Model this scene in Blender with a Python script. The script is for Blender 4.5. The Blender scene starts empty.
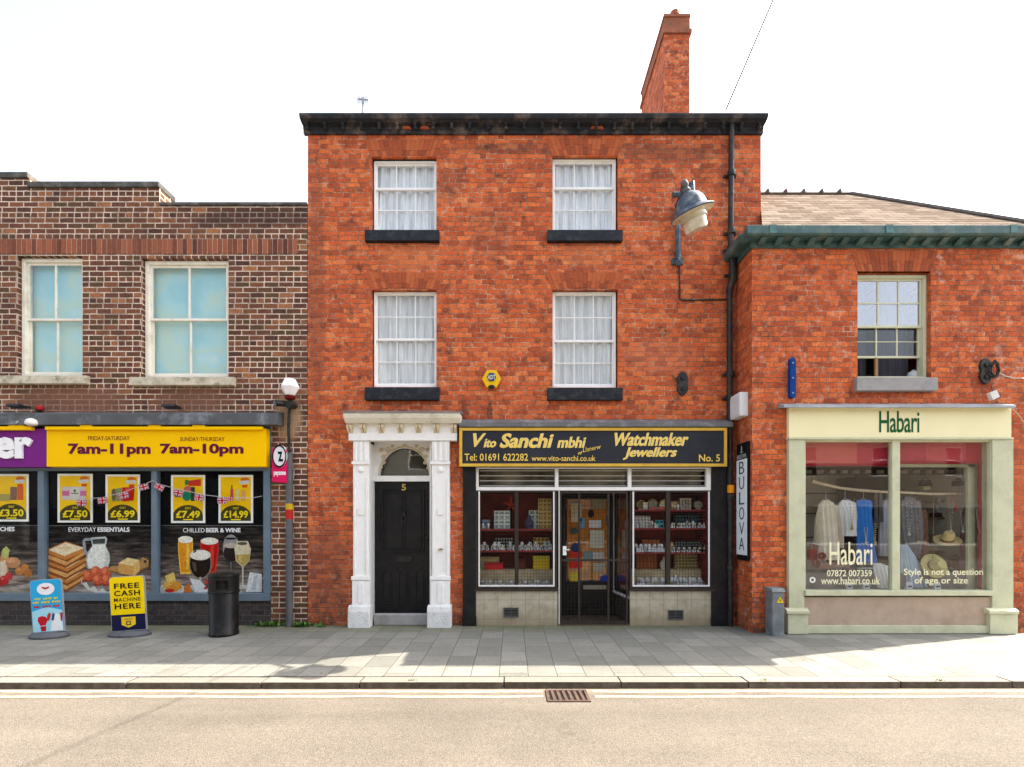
import bpy, bmesh, math, random
from mathutils import Vector, Matrix
random.seed(7)
SC = bpy.context.scene
COL = SC.collection
PI = math.pi
# ---------------------------------------------------------------- camera model (surveyed from the photo)
CX, HY, F, D, EYE = 512.0, 526.0, 480.0, 7.5, 1.55
YR = -0.52                                  # front plane of the right-hand building
def X(px, y=0.0): return (px-CX)*(D+y)/F
def Z(py, y=0.0): return EYE-(py-HY)*(D+y)/F
# ---------------------------------------------------------------- materials
MATS = {}
def lin(c): return tuple(((v/255)/12.92 if v/255 <= .04045 else ((v/255+.055)/1.055)**2.4) for v in c)
def _new(name):
    m = bpy.data.materials.new(name); m.use_nodes = True
    nt = m.node_tree; b = nt.nodes['Principled BSDF']
    return m, nt, b
def mat(name, rgb, rough=.6, var=.12, scale=6.0, bump=0.0, metal=0.0, spec=.35, dirt=None, dirt_amt=0.0, dscale=1.3, coat=0.0):
    """plain painted / moulded surface with uneven colour, optional dirt patches and bump; rgb linear"""
    if name in MATS: return MATS[name]
    m, nt, b = _new(name); N = nt.nodes; L = nt.links
    geo = N.new('ShaderNodeTexCoord')
    nz = N.new('ShaderNodeTexNoise'); nz.inputs['Scale'].default_value = scale; nz.inputs['Detail'].default_value = 6
    L.new(geo.outputs['Object'], nz.inputs['Vector'])
    mr = N.new('ShaderNodeMapRange'); mr.inputs[1].default_value = .3; mr.inputs[2].default_value = .7
    mr.inputs[3].default_value = 1-var; mr.inputs[4].default_value = 1+var
    L.new(nz.outputs['Fac'], mr.inputs[0])
    mul = N.new('ShaderNodeVectorMath'); mul.operation = 'SCALE'
    mul.inputs[0].default_value = rgb
    L.new(mr.outputs[0], mul.inputs['Scale'])
    out = mul.outputs[0]
    if dirt:
        n2 = N.new('ShaderNodeTexNoise'); n2.inputs['Scale'].default_value = dscale; n2.inputs['Detail'].default_value = 8; n2.inputs['Roughness'].default_value = .7
        L.new(geo.outputs['Object'], n2.inputs['Vector'])
        m2 = N.new('ShaderNodeMapRange'); m2.inputs[1].default_value = .5; m2.inputs[2].default_value = .68; m2.inputs[4].default_value = dirt_amt
        L.new(n2.outputs['Fac'], m2.inputs[0])
        mx = N.new('ShaderNodeMix'); mx.data_type = 'RGBA'
        L.new(m2.outputs[0], mx.inputs[0]); L.new(out, mx.inputs[6]); mx.inputs[7].default_value = (*dirt, 1)
        out = mx.outputs[2]
    L.new(out, b.inputs['Base Color'])
    b.inputs['Roughness'].default_value = rough; b.inputs['Metallic'].default_value = metal
    b.inputs['Specular IOR Level'].default_value = spec
    if coat: b.inputs['Coat Weight'].default_value = coat
    if bump:
        bp = N.new('ShaderNodeBump'); bp.inputs['Strength'].default_value = 1; bp.inputs['Distance'].default_value = bump
        n3 = N.new('ShaderNodeTexNoise'); n3.inputs['Scale'].default_value = scale*6; n3.inputs['Detail'].default_value = 5
        L.new(geo.outputs['Object'], n3.inputs['Vector'])
        L.new(n3.outputs['Fac'], bp.inputs['Height']); L.new(bp.outputs[0], b.inputs['Normal'])
    MATS[name] = m; return m
def C(r, g, b, k=.68, rough=.6, var=.06):
    """printed / painted colour keyed by its photo value"""
    c = tuple(min(.82, v*k) for v in lin((r, g, b)))
    return mat('paint_%d_%d_%d_%d' % (r, g, b, int(k*100)), c, rough, var, spec=.12)
class Net:
    def __init__(s, nt): s.nt = nt; s.N = nt.nodes; s.L = nt.links
    def m(s, op, *a):
        n = s.N.new('ShaderNodeMath'); n.operation = op
        for i, v in enumerate(a):
            if isinstance(v, (int, float)): n.inputs[i].default_value = v
            else: s.L.new(v, n.inputs[i])
        return n.outputs[0]
    def noise(s, vec, scale, detail=4, rough=.5, out='Fac'):
        n = s.N.new('ShaderNodeTexNoise'); n.inputs['Scale'].default_value = scale; n.inputs['Detail'].default_value = detail
        n.inputs['Roughness'].default_value = rough; s.L.new(vec, n.inputs['Vector']); return n.outputs[out]
    def rng(s, v, a, b, c, d, smooth=False):
        n = s.N.new('ShaderNodeMapRange'); s.L.new(v, n.inputs[0])
        if smooth: n.interpolation_type = 'SMOOTHSTEP'
        for i, q in enumerate((a, b, c, d)): n.inputs[i+1].default_value = q
        return n.outputs[0]
    def ramp(s, v, stops, const=False):
        n = s.N.new('ShaderNodeValToRGB'); s.L.new(v, n.inputs[0]); r = n.color_ramp
        if const: r.interpolation = 'CONSTANT'
        while len(r.elements) < len(stops): r.elements.new(.5)
        for e, (p, c) in zip(r.elements, stops): e.position = p; e.color = (*c, 1)
        return n.outputs[0]
    def mix(s, f, a, b, mode='MIX'):
        n = s.N.new('ShaderNodeMix'); n.data_type = 'RGBA'; n.blend_type = mode
        for i, v in ((0, f), (6, a), (7, b)):
            if isinstance(v, (int, float)): n.inputs[i].default_value = v
            elif isinstance(v, tuple): n.inputs[i].default_value = (*v, 1)
            else: s.L.new(v, n.inputs[i])
        return n.outputs[2]
def brick(name, cols, mortar, stretcher=.225, course=.075, joint=.010, soot=(0.03, .02, .018), soot_amt=.5, pale=(.6, .5, .42), pale_amt=.25, soldier=False, bump=.006, jitter=.35, soft=.003, lowdirt=0.0, flemish=True, blotch=None, cell=.5, mdark=.55, mscale=2.3, mlo=.42, garden=False):
    if name in MATS: return MATS[name]
    m, nt, b = _new(name); n = Net(nt); N = n.N; L = n.L
    g = N.new('ShaderNodeNewGeometry'); sp = N.new('ShaderNodeSeparateXYZ'); L.new(g.outputs['Position'], sp.inputs[0])
    sn = N.new('ShaderNodeSeparateXYZ'); L.new(g.outputs['True Normal'], sn.inputs[0])
    side = n.m('GREATER_THAN', n.m('ABSOLUTE', sn.outputs[0]), .6)
    pos = g.outputs['Position']
    wob = n.m('MULTIPLY', n.m('SUBTRACT', n.noise(pos, 9, 3), .5), .012)
    u = n.m('ADD', n.m('ADD', n.m('MULTIPLY', sp.outputs[0], n.m('SUBTRACT', 1, side)), n.m('MULTIPLY', sp.outputs[1], side)), wob)
    v = n.m('ADD', sp.outputs[2], wob)
    u = n.m('ADD', u, 50.03); v = n.m('ADD', v, 10.0)
    if soldier: u, v = v, u
    row = n.m('FLOOR', n.m('DIVIDE', v, course)); fz = n.m('FRACT', n.m('DIVIDE', v, course))
    P = stretcher*1.5 if flemish else stretcher
    if garden: P = n.m('MULTIPLY', n.m('SUBTRACT', 1, n.m('MULTIPLY', n.m('LESS_THAN', n.m('FRACT', n.m('DIVIDE', row, 4)), .2), .5)), stretcher)
    par = n.m('FRACT', n.m('MULTIPLY', row, .5))
    rr = N.new('ShaderNodeTexWhiteNoise'); rr.noise_dimensions = '1D'; L.new(row, rr.inputs['W'])
    uu = n.m('ADD', n.m('ADD', n.m('DIVIDE', u, P), par), n.m('MULTIPLY', rr.outputs['Value'], jitter))
    ce = n.m('FLOOR', uu); f = n.m('FRACT', uu)
    if flemish:
        hd = n.m('GREATER_THAN', f, .6667)
        t = n.m('ADD', n.m('MULTIPLY', n.m('SUBTRACT', 1, hd), n.m('MULTIPLY', f, 1.5)), n.m('MULTIPLY', hd, n.m('MULTIPLY', n.m('SUBTRACT', f, .6667), 3)))
        w = n.m('ADD', n.m('MULTIPLY', n.m('SUBTRACT', 1, hd), stretcher), n.m('MULTIPLY', hd, stretcher*.5))
    else:
        hd = n.m('MULTIPLY', f, 0); t = f; w = n.m('ADD', hd, P)
    dx = n.m('MULTIPLY', n.m('MINIMUM', t, n.m('SUBTRACT', 1, t)), w)
    dz = n.m('MULTIPLY', n.m('MINIMUM', fz, n.m('SUBTRACT', 1, fz)), course)
    d = n.m('ADD', n.m('MINIMUM', dx, dz), n.m('MULTIPLY', n.m('SUBTRACT', n.noise(pos, 40, 3), .5), .008))
    mask = n.rng(d, joint*.5-soft, joint*.5+soft, 0, 1, True)          # 1 = brick face
    cv = N.new('ShaderNodeCombineXYZ'); L.new(n.m('ADD', ce, n.m('MULTIPLY', hd, .5)), cv.inputs[0]); L.new(row, cv.inputs[1]); L.new(side, cv.inputs[2])
    wn = N.new('ShaderNodeTexWhiteNoise'); wn.noise_dimensions = '3D'; L.new(cv.outputs[0], wn.inputs['Vector'])
    big = n.noise(pos, .9, 4, .6)
    med = n.noise(pos, 3.2, 4, .6)
    rv = n.m('ADD', n.m('MULTIPLY', wn.outputs['Value'], cell), n.m('ADD', n.m('MULTIPLY', med, (1-cell)*.7), n.m('MULTIPLY', n.noise(pos, 22, 5, .7), (1-cell)*.5)))
    stops = [(i/(len(cols)-1)*.86+.05, c) for i, c in enumerate(cols)]
    col = n.ramp(rv, stops)
    fine = n.m('MULTIPLY', n.rng(n.noise(pos, 38, 6, .8), .3, .7, .52, 1.48), n.rng(n.noise(pos, 13, 4, .7), .3, .7, .80, 1.2))
    vm = N.new('ShaderNodeVectorMath'); vm.operation = 'SCALE'; L.new(col, vm.inputs[0]); L.new(fine, vm.inputs['Scale']); col = vm.outputs[0]
    mcol = n.mix(n.rng(n.m('ADD', n.noise(pos, mscale, 7, .8), n.m('MULTIPLY', n.m('SUBTRACT', n.noise(pos, 1.1, 3), .5), .35)), mlo, mlo+.14, 0, 1), tuple(c*mdark for c in mortar), mortar)
    col = n.mix(mask, mcol, col)
    # lime / mortar smears
    sm = n.m('MULTIPLY', n.rng(n.noise(pos, 7, 8, .75), .56, .66, 0, 1), n.rng(big, .4, .6, .2, 1))
    col = n.mix(n.m('MULTIPLY', sm, pale_amt), col, pale)
    st = n.m('MULTIPLY', n.rng(n.noise(pos, 4.5, 7, .75), .50, .62, 0, 1), n.rng(med, .4, .62, 0, 1))
    col = n.mix(n.m('MULTIPLY', st, soot_amt), col, soot)
    if blotch:
        # stains: (x, z, radius x, radius z, amount, colour)
        for (bx_, bz_, rx_, rz_, am_, cc_) in blotch:
            e = n.m('ADD', n.m('POWER', n.m('DIVIDE', n.m('SUBTRACT', sp.outputs[0], bx_), rx_), 2), n.m('POWER', n.m('DIVIDE', n.m('SUBTRACT', sp.outputs[2], bz_), rz_), 2))
            e = n.m('ADD', e, n.m('MULTIPLY', n.m('SUBTRACT', n.noise(pos, 5, 6, .7), .5), 1.6))
            col = n.mix(n.m('MULTIPLY', n.rng(e, .5, 1.2, 1, 0), am_), col, cc_)
    if lowdirt:
        h = n.rng(n.m('ADD', sp.outputs[2], n.m('MULTIPLY', n.noise(pos, 4, 6, .7), .8)), .5, 1.1, lowdirt, 0)
        h = n.m('MULTIPLY', h, n.rng(n.noise(pos, 8, 6, .7), .42, .6, .15, 1))
        col = n.mix(h, col, (.07, .05, .035))
    L.new(col, b.inputs['Base Color']); b.inputs['Roughness'].default_value = .85; b.inputs['Specular IOR Level'].default_value = .25
    bp = N.new('ShaderNodeBump'); bp.inputs['Distance'].default_value = bump; bp.inputs['Strength'].default_value = .8
    hh = n.m('ADD', mask, n.m('MULTIPLY', n.noise(pos, 30, 5, .6), .9))
    hh = n.m('ADD', hh, n.m('MULTIPLY', wn.outputs['Value'], .4))
    L.new(hh, bp.inputs['Height']); L.new(bp.outputs[0], b.inputs['Normal'])
    MATS[name] = m; return m
def island_mat(name, cols, rough=.85, bump=.003, sc=30):
    if name in MATS: return MATS[name]
    m, nt, b = _new(name); n = Net(nt); g = n.N.new('ShaderNodeNewGeometry')
    rv = n.m('ADD', n.m('MULTIPLY', g.outputs['Random Per Island'], .65), n.m('MULTIPLY', n.noise(g.outputs['Position'], 14, 5, .7), .4))
    col = n.ramp(rv, [(i/(len(cols)-1)*.85+.08, c) for i, c in enumerate(cols)])
    n.L.new(col, b.inputs['Base Color']); b.inputs['Roughness'].default_value = rough; b.inputs['Specular IOR Level'].default_value = .3
    bp = n.N.new('ShaderNodeBump'); bp.inputs['Distance'].default_value = bump
    n.L.new(n.noise(g.outputs['Position'], sc, 5, .6), bp.inputs['Height']); n.L.new(bp.outputs[0], b.inputs['Normal'])
    MATS[name] = m; return m
def glass_mat(name, base=.003, tint=(.975, .985, .985), wob=.0):
    if name in MATS: return MATS[name]
    m = bpy.data.materials.new(name); m.use_nodes = True; nt = m.node_tree
    for q in list(nt.nodes): nt.nodes.remove(q)
    n = Net(nt); out = n.N.new('ShaderNodeOutputMaterial'); mx = n.N.new('ShaderNodeMixShader')
    tr = n.N.new('ShaderNodeBsdfTransparent'); tr.inputs[0].default_value = (*tint, 1)
    gl = n.N.new('ShaderNodeBsdfGlossy'); gl.inputs['Roughness'].default_value = .02; gl.inputs[0].default_value = (.9, .9, .9, 1)
    lw = n.N.new('ShaderNodeLayerWeight'); lw.inputs[0].default_value = .5
    f = n.m('ADD', n.m('MULTIPLY', n.m('POWER', lw.outputs['Facing'], 4), .9), base)
    g = n.N.new('ShaderNodeNewGeometry')
    bp = n.N.new('ShaderNodeBump'); bp.inputs['Distance'].default_value = .004; bp.inputs['Strength'].default_value = .5
    n.L.new(n.noise(g.outputs['Position'], 1.6, 2), bp.inputs['Height']); n.L.new(bp.outputs[0], gl.inputs['Normal'])
    n.L.new(f, mx.inputs[0]); n.L.new(tr.outputs[0], mx.inputs[1]); n.L.new(gl.outputs[0], mx.inputs[2]); n.L.new(mx.outputs[0], out.inputs[0])
    MATS[name] = m; return m
# ---------------------------------------------------------------- mesh builder
class MB:
    def __init__(s): s.v = []; s.f = []; s.mi = []; s.mats = []; s.cur = 0
    def use(s, m):
        if m not in s.mats: s.mats.append(m)
        s.cur = s.mats.index(m); return s
    def add(s, vs, fs):
        o = len(s.v); s.v += [tuple(v) for v in vs]
        for f in fs: s.f.append(tuple(o+i for i in f)); s.mi.append(s.cur)
        return s
    def box(s, x0, x1, y0, y1, z0, z1):
        if x0 > x1: x0, x1 = x1, x0
        if y0 > y1: y0, y1 = y1, y0
        if z0 > z1: z0, z1 = z1, z0
        return s.add([(x0,y0,z0),(x1,y0,z0),(x1,y1,z0),(x0,y1,z0),(x0,y0,z1),(x1,y0,z1),(x1,y1,z1),(x0,y1,z1)],
                     [(0,3,2,1),(4,5,6,7),(0,1,5,4),(1,2,6,5),(2,3,7,6),(3,0,4,7)])
    def prism(s, pts, y0, y1):
        """polygon in x-z, extruded from y0 (front) to y1 (back)"""
        a = sum(pts[i][0]*pts[(i+1)%len(pts)][1]-pts[(i+1)%len(pts)][0]*pts[i][1] for i in range(len(pts)))
        if a < 0: pts = pts[::-1]
        n = len(pts)
        vs = [(p[0], y0, p[1]) for p in pts]+[(p[0], y1, p[1]) for p in pts]
        fs = [tuple(range(n)), tuple(range(2*n-1, n-1, -1))]+[(i, n+i, n+(i+1)%n, (i+1)%n) for i in range(n)]
        return s.add(vs, fs)
    def prism_x(s, pts, x0, x1):
        """profile in y-z swept along x"""
        n = len(pts); a = sum(pts[i][0]*pts[(i+1)%n][1]-pts[(i+1)%n][0]*pts[i][1] for i in range(n))
        if a < 0: pts = pts[::-1]
        vs = [(x0, p[0], p[1]) for p in pts]+[(x1, p[0], p[1]) for p in pts]
        fs = [tuple(range(n-1, -1, -1)), tuple(range(n, 2*n))]+[(i, (i+1)%n, n+(i+1)%n, n+i) for i in range(n)]
        return s.add(vs, fs)
    def prism_z(s, pts, z0, z1):
        n = len(pts); a = sum(pts[i][0]*pts[(i+1)%n][1]-pts[(i+1)%n][0]*pts[i][1] for i in range(n))
        if a < 0: pts = pts[::-1]
        vs = [(p[0], p[1], z0) for p in pts]+[(p[0], p[1], z1) for p in pts]
        fs = [tuple(range(n-1, -1, -1)), tuple(range(n, 2*n))]+[(i, (i+1)%n, n+(i+1)%n, n+i) for i in range(n)]
        return s.add(vs, fs)
    def tube(s, pts, r, n=8, caps=True):
        P = [Vector(p) for p in pts]; rs = r if isinstance(r, (list, tuple)) else [r]*len(P)
        rings = []; up = None
        for i, p in enumerate(P):
            t = (P[min(i+1, len(P)-1)]-P[max(i-1, 0)]).normalized()
            if up is None: up = Vector((0, 0, 1)) if abs(t.z) < .9 else Vector((1, 0, 0))
            a = t.cross(up).normalized(); b2 = a.cross(t).normalized(); up = b2
            rings.append([p+(a*math.cos(q*2*PI/n)+b2*math.sin(q*2*PI/n))*rs[i] for q in range(n)])
        vs = [v for R_ in rings for v in R_]; fs = []
        for i in range(len(P)-1):
            for q in range(n): fs.append((i*n+q, i*n+(q+1)%n, (i+1)*n+(q+1)%n, (i+1)*n+q))
        if caps: fs += [tuple(range(n-1, -1, -1)), tuple((len(P)-1)*n+q for q in range(n))]
        return s.add(vs, fs)
    def lathe(s, prof, c=(0, 0, 0), n=20, M=None, sx=1, sy=1):
        """prof: (radius, z) from bottom to top"""
        vs = []
        for r, z in prof:
            for q in range(n):
                v = Vector((r*sx*math.cos(q*2*PI/n), r*sy*math.sin(q*2*PI/n), z))
                if M: v = M @ v
                vs.append(v+Vector(c))
        fs = []
        for i in range(len(prof)-1):
            for q in range(n): fs.append((i*n+q, i*n+(q+1)%n, (i+1)*n+(q+1)%n, (i+1)*n+q))
        fs += [tuple(range(n-1, -1, -1)), tuple((len(prof)-1)*n+q for q in range(n))]
        return s.add(vs, fs)
    def loft(s, rings):
        n = len(rings[0]); vs = [v for R_ in rings for v in R_]; fs = []
        for i in range(len(rings)-1):
            for q in range(n): fs.append((i*n+q, i*n+(q+1)%n, (i+1)*n+(q+1)%n, (i+1)*n+q))
        fs += [tuple(range(n-1, -1, -1)), tuple((len(rings)-1)*n+q for q in range(n))]
        return s.add(vs, fs)
def world_loc(p):
    v = Vector(p.location)
    while p.parent: p = p.parent; v += Vector(p.location)
    return v
def build(name, mb, parent=None, m=None, smooth=False, bevel=0.0, org=None):
    """org: origin for a top-level mesh; verts given in world coordinates"""
    me = bpy.data.meshes.new(name)
    o = world_loc(parent) if parent else Vector(org or (0, 0, 0))
    me.from_pydata([Vector(v)-o for v in mb.v], [], mb.f)
    if m is not None: me.materials.append(m)
    else:
        for q in mb.mats: me.materials.append(q)
        me.polygons.foreach_set('material_index', mb.mi)
    if smooth:
        bm = bmesh.new(); bm.from_mesh(me); bmesh.ops.recalc_face_normals(bm, faces=bm.faces); bm.to_mesh(me); bm.free()
        me.polygons.foreach_set('use_smooth', [True]*len(me.polygons))
        try: me.set_sharp_from_angle(angle=math.radians(40))
        except Exception: pass
    me.update()
    ob = bpy.data.objects.new(name, me); COL.objects.link(ob)
    if parent: ob.parent = parent
    else: ob.location = o
    if bevel:
        bv = ob.modifiers.new('bevel', 'BEVEL'); bv.width = bevel; bv.segments = 2; bv.limit_method = 'ANGLE'; bv.angle_limit = math.radians(50)
    return ob
def tag(o, label=None, cat=None, group=None, kind=None):
    if label: o['label'] = label
    if cat: o['category'] = cat
    if group: o['group'] = group
    if kind: o['kind'] = kind
    return o
def thing(name, loc, label, cat, group=None):
    o = bpy.data.objects.new(name, None); COL.objects.link(o); o.location = loc
    o.empty_display_size = .1
    return tag(o, label, cat, group)
def dup(root, loc, label=None, rotz=None):
    r = root.copy(); COL.objects.link(r); r.location = loc
    if rotz is not None: r.rotation_euler = (0, 0, rotz)
    if label: r['label'] = label
    for ch in list(root.children):
        c = ch.copy(); COL.objects.link(c); c.parent = r
        for g in ch.children:
            d = g.copy(); COL.objects.link(d); d.parent = c
    return r
# ---------------------------------------------------------------- lettering
def text_mesh(s, shear=0.0, bold=0.0, spacing=1.0):
    cu = bpy.data.curves.new('t', 'FONT'); cu.body = s; cu.resolution_u = 3; cu.shear = shear; cu.offset = bold; cu.extrude = .02; cu.space_character = spacing
    ob = bpy.data.objects.new('t', cu); COL.objects.link(ob)
    dg = bpy.context.evaluated_depsgraph_get(); dg.update()
    me = bpy.data.meshes.new_from_object(ob.evaluated_get(dg))
    vs = [v.co.copy() for v in me.vertices]; fs = [tuple(p.vertices) for p in me.polygons]
    bpy.data.objects.remove(ob); bpy.data.curves.remove(cu); bpy.data.meshes.remove(me)
    return vs, fs
def letter(mb, s, x0, x1, z0, z1, y, th=.003, shear=0.0, bold=0.0, spacing=1.0, rot=0.0, yaw=0.0, piv=None, slot=None):
    """fits text into the rectangle x0..x1, z0..z1 (world), front face at y"""
    vs, fs = text_mesh(s, shear, bold, spacing)
    mnx = min(v.x for v in vs); mxx = max(v.x for v in vs); mny = min(v.y for v in vs); mxy = max(v.y for v in vs)
    out = []
    for v in vs:
        a = x0+(v.x-mnx)/(mxx-mnx)*(x1-x0); b_ = z0+(v.y-mny)/(mxy-mny)*(z1-z0)
        if rot:
            cx, cz = (x0+x1)/2, (z0+z1)/2; da, db = a-cx, b_-cz
            a = cx+da*math.cos(rot)-db*math.sin(rot); b_ = cz+da*math.sin(rot)+db*math.cos(rot)
        out.append(Vector((a, y if v.z > 0 else y+th, b_)))
    mb.add(out, fs)
def PL(mb, s, px0, px1, py0, py1, y, **k):      # same, rectangle given by measured photo corners
    letter(mb, s, X(px0, y), X(px1, y), Z(py1, y), Z(py0, y), y, **k)
def seg_ellipse(cx, cy, rx, ry, a0=0, a1=360, n=20):
    return [(cx+rx*math.cos(math.radians(a0+(a1-a0)*i/n)), cy-ry*math.sin(math.radians(a0+(a1-a0)*i/n))) for i in range(n if a1-a0 >= 360 else n+1)]
def CA(r, g, b):
    c = tuple(min(.85, v*.86) for v in lin((r, g, b)))
    return mat('print_%d_%d_%d' % (r, g, b), c, .6, .22, 38, spec=.05)
def rect(a, b, c, d): return [(a, b), (c, b), (c, d), (a, d)]
def art(name, parent, y, layers, th=.0008, base=0):
    """flat printed picture: each layer a thin sheet of ink-coloured film, later layers in front"""
    mb = MB()
    for i, (m, pts) in enumerate(layers):
        yy = y-th*(i+1+base); mb.use(m)
        mb.prism([(X(p[0], y), Z(p[1], y)) for p in pts], yy, yy+th*.6)
    return build(name, mb, parent)
def pbox(mb, px0, px1, py0, py1, y0, y1, yref=None):
    r = y0 if yref is None else yref
    return mb.box(X(px0, r), X(px1, r), y0, y1, Z(py1, r), Z(py0, r))
# ---------------------------------------------------------------- wall with openings
def wall(mb, x0, x1, z0, z1, openings, y, depth):
    """front sheet with real openings and their reveals; openings: (x0,x1,z0,z1)"""
    xs = sorted({x0, x1, *[v for o in openings for v in o[:2]]}); zs = sorted({z0, z1, *[v for o in openings for v in o[2:]]})
    xs = [v for v in xs if x0 <= v <= x1]; zs = [v for v in zs if z0 <= v <= z1]
    for i in range(len(xs)-1):
        for j in range(len(zs)-1):
            cx, cz = (xs[i]+xs[i+1])/2, (zs[j]+zs[j+1])/2
            if any(o[0] < cx < o[1] and o[2] < cz < o[3] for o in openings): continue
            a, b, c, d = xs[i], xs[i+1], zs[j], zs[j+1]
            mb.add([(a, y, c), (b, y, c), (b, y, d), (a, y, d)], [(0, 1, 2, 3)])
            mb.add([(a, y+depth, c), (b, y+depth, c), (b, y+depth, d), (a, y+depth, d)], [(3, 2, 1, 0)])
    for (a, b, c, d) in openings:
        e = y+depth
        mb.add([(a, y, c), (a, e, c), (a, e, d), (a, y, d)], [(0, 3, 2, 1)])
        mb.add([(b, y, c), (b, e, c), (b, e, d), (b, y, d)], [(0, 1, 2, 3)])
        mb.add([(a, y, d), (b, y, d), (b, e, d), (a, e, d)], [(0, 1, 2, 3)])
        mb.add([(a, y, c), (b, y, c), (b, e, c), (a, e, c)], [(3, 2, 1, 0)])
def flat_arch(name, parent, x0, x1, z0, z1, y, splay, n, m, rise=.03):
    """gauged brick flat arch: separate wedge bricks"""
    mb = MB(); g = .004
    for i in range(n):
        a, b = i/n, (i+1)/n
        bx0, bx1 = x0+(x1-x0)*a+g/2, x0+(x1-x0)*b-g/2
        tx0, tx1 = (x0-splay)+(x1-x0+2*splay)*a+g/2, (x0-splay)+(x1-x0+2*splay)*b-g/2
        r0 = rise*(1-(2*a-1)**2); r1 = rise*(1-(2*b-1)**2)
        mid = random.choice((.5, .36, .64))
        L0 = (bx0+(tx0-bx0)*mid, bx1+(tx1-bx1)*mid); zm = z0+(z1-z0)*mid
        yy = y-.004-random.random()*.003
        mb.prism([(bx0, z0+r0), (bx1, z0+r1), (L0[1], zm-g/2), (L0[0], zm-g/2)], yy, y+.05)
        mb.prism([(L0[0], zm+g/2), (L0[1], zm+g/2), (tx1, z1), (tx0, z1)], yy-.001, y+.05)
    return build(name, mb, parent, m)
# ================================================================ palette
ORANGE = [(.06,.020,.013),(.24,.046,.018),(.41,.076,.023),(.55,.105,.028),(.64,.145,.038),(.74,.27,.09)]
BROWN = [(.035,.020,.018),(.085,.036,.024),(.14,.052,.028),(.085,.05,.022),(.20,.075,.034),(.10,.038,.028),(.34,.14,.055)]
M_brick_c = brick('old_orange_brick', ORANGE, (.66,.46,.32), joint=.009, course=.0755, stretcher=.205, pale=(.62,.42,.28), pale_amt=.65, soot_amt=.8, lowdirt=.85, cell=.46, mdark=.25, mscale=7, bump=.008, mlo=.47,
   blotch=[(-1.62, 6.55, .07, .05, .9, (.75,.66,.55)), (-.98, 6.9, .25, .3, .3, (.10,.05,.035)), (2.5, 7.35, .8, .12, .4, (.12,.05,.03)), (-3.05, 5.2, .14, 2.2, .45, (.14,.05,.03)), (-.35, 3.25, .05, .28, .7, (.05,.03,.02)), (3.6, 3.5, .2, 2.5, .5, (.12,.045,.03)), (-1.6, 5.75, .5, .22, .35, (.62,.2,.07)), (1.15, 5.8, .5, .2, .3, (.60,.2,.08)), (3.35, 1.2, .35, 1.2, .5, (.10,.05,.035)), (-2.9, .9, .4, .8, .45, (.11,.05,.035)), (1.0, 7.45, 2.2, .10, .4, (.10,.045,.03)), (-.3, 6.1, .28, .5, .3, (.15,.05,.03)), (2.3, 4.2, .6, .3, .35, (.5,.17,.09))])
M_brick_r = brick('boutique_orange_brick', ORANGE, (.60,.38,.26), joint=.009, course=.0745, stretcher=.21, pale=(.62,.46,.36), pale_amt=.6, soot_amt=.65, lowdirt=.85, cell=.42, bump=.007, mdark=.28, mscale=7, mlo=.49,
   blotch=[(4.3, 2.55, .35, .25, .8, (.62,.2,.07)), (7.36, 2.1, .22, .9, .5, (.42,.1,.045))])
M_brick_l = brick('brown_brick_with_pale_mortar', BROWN, (.70,.54,.42), joint=.017, course=.0835, stretcher=.228, flemish=False, garden=True, jitter=.12, pale=(.5,.36,.26), pale_amt=.1, soot_amt=.3, cell=.75, soft=.0022, bump=.008, lowdirt=.2,
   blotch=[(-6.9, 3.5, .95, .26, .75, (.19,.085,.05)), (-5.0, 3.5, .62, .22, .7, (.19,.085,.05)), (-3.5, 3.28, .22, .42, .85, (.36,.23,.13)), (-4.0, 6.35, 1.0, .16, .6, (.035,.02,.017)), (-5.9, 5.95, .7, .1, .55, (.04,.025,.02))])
M_brick_stall = brick('dark_blue_brick', [(.02,.018,.02),(.035,.03,.03),(.055,.045,.042),(.07,.05,.045)], (.12,.10,.09), joint=.01, course=.08, stretcher=.235, flemish=False, jitter=.05, pale_amt=.12)
M_arch = island_mat('gauged_arch_brick', [(.16,.045,.022),(.33,.072,.026),(.42,.092,.03),(.47,.13,.042)])
M_solider = island_mat('soldier_course_brick', [(.05,.02,.018),(.14,.042,.025),(.23,.07,.033),(.33,.1,.045),(.13,.045,.03)])
M_white = mat('white_gloss_paint', (.84,.83,.80), .45, .03, 8, dirt=(.6,.56,.48), dirt_amt=.25, dscale=9)
M_cream = mat('cream_old_paint', (.80,.76,.64), .6, .08, 8, bump=.002, dirt=(.38,.33,.24), dirt_amt=.6, dscale=4)
M_blackpaint = mat('black_gloss_paint', (.010,.010,.011), .38, .3, 10, bump=.001, dirt=(.03,.026,.022), dirt_amt=.5, dscale=6, spec=.22)
M_blacksill = mat('black_painted_stone', (.012,.014,.02), .55, .3, 10, bump=.004, dirt=(.07,.075,.055), dirt_amt=.5, dscale=9, spec=.2)
M_cornice = mat('weathered_black_cornice', (.017,.019,.024), .8, .35, 5, bump=.006, dirt=(.20,.15,.12), dirt_amt=.7, dscale=4)
M_lead = mat('lead_flashing', (.13,.135,.14), .6, .2, 4, bump=.004, dirt=(.36,.37,.38), dirt_amt=.6, dscale=5)
M_steel = mat('blue_grey_aluminium_frame', (.105,.15,.19), .4, .1, 5, dirt=(.2,.24,.26), dirt_amt=.3)
M_sage = mat('sage_green_paint', (.54,.55,.37), .55, .06, 7, bump=.001, dirt=(.32,.31,.2), dirt_amt=.4, dscale=4)
M_green = mat('dark_teal_gutter_paint', (.045,.105,.10), .5, .25, 6, bump=.002, dirt=(.19,.20,.17), dirt_amt=.65, dscale=3)
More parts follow.
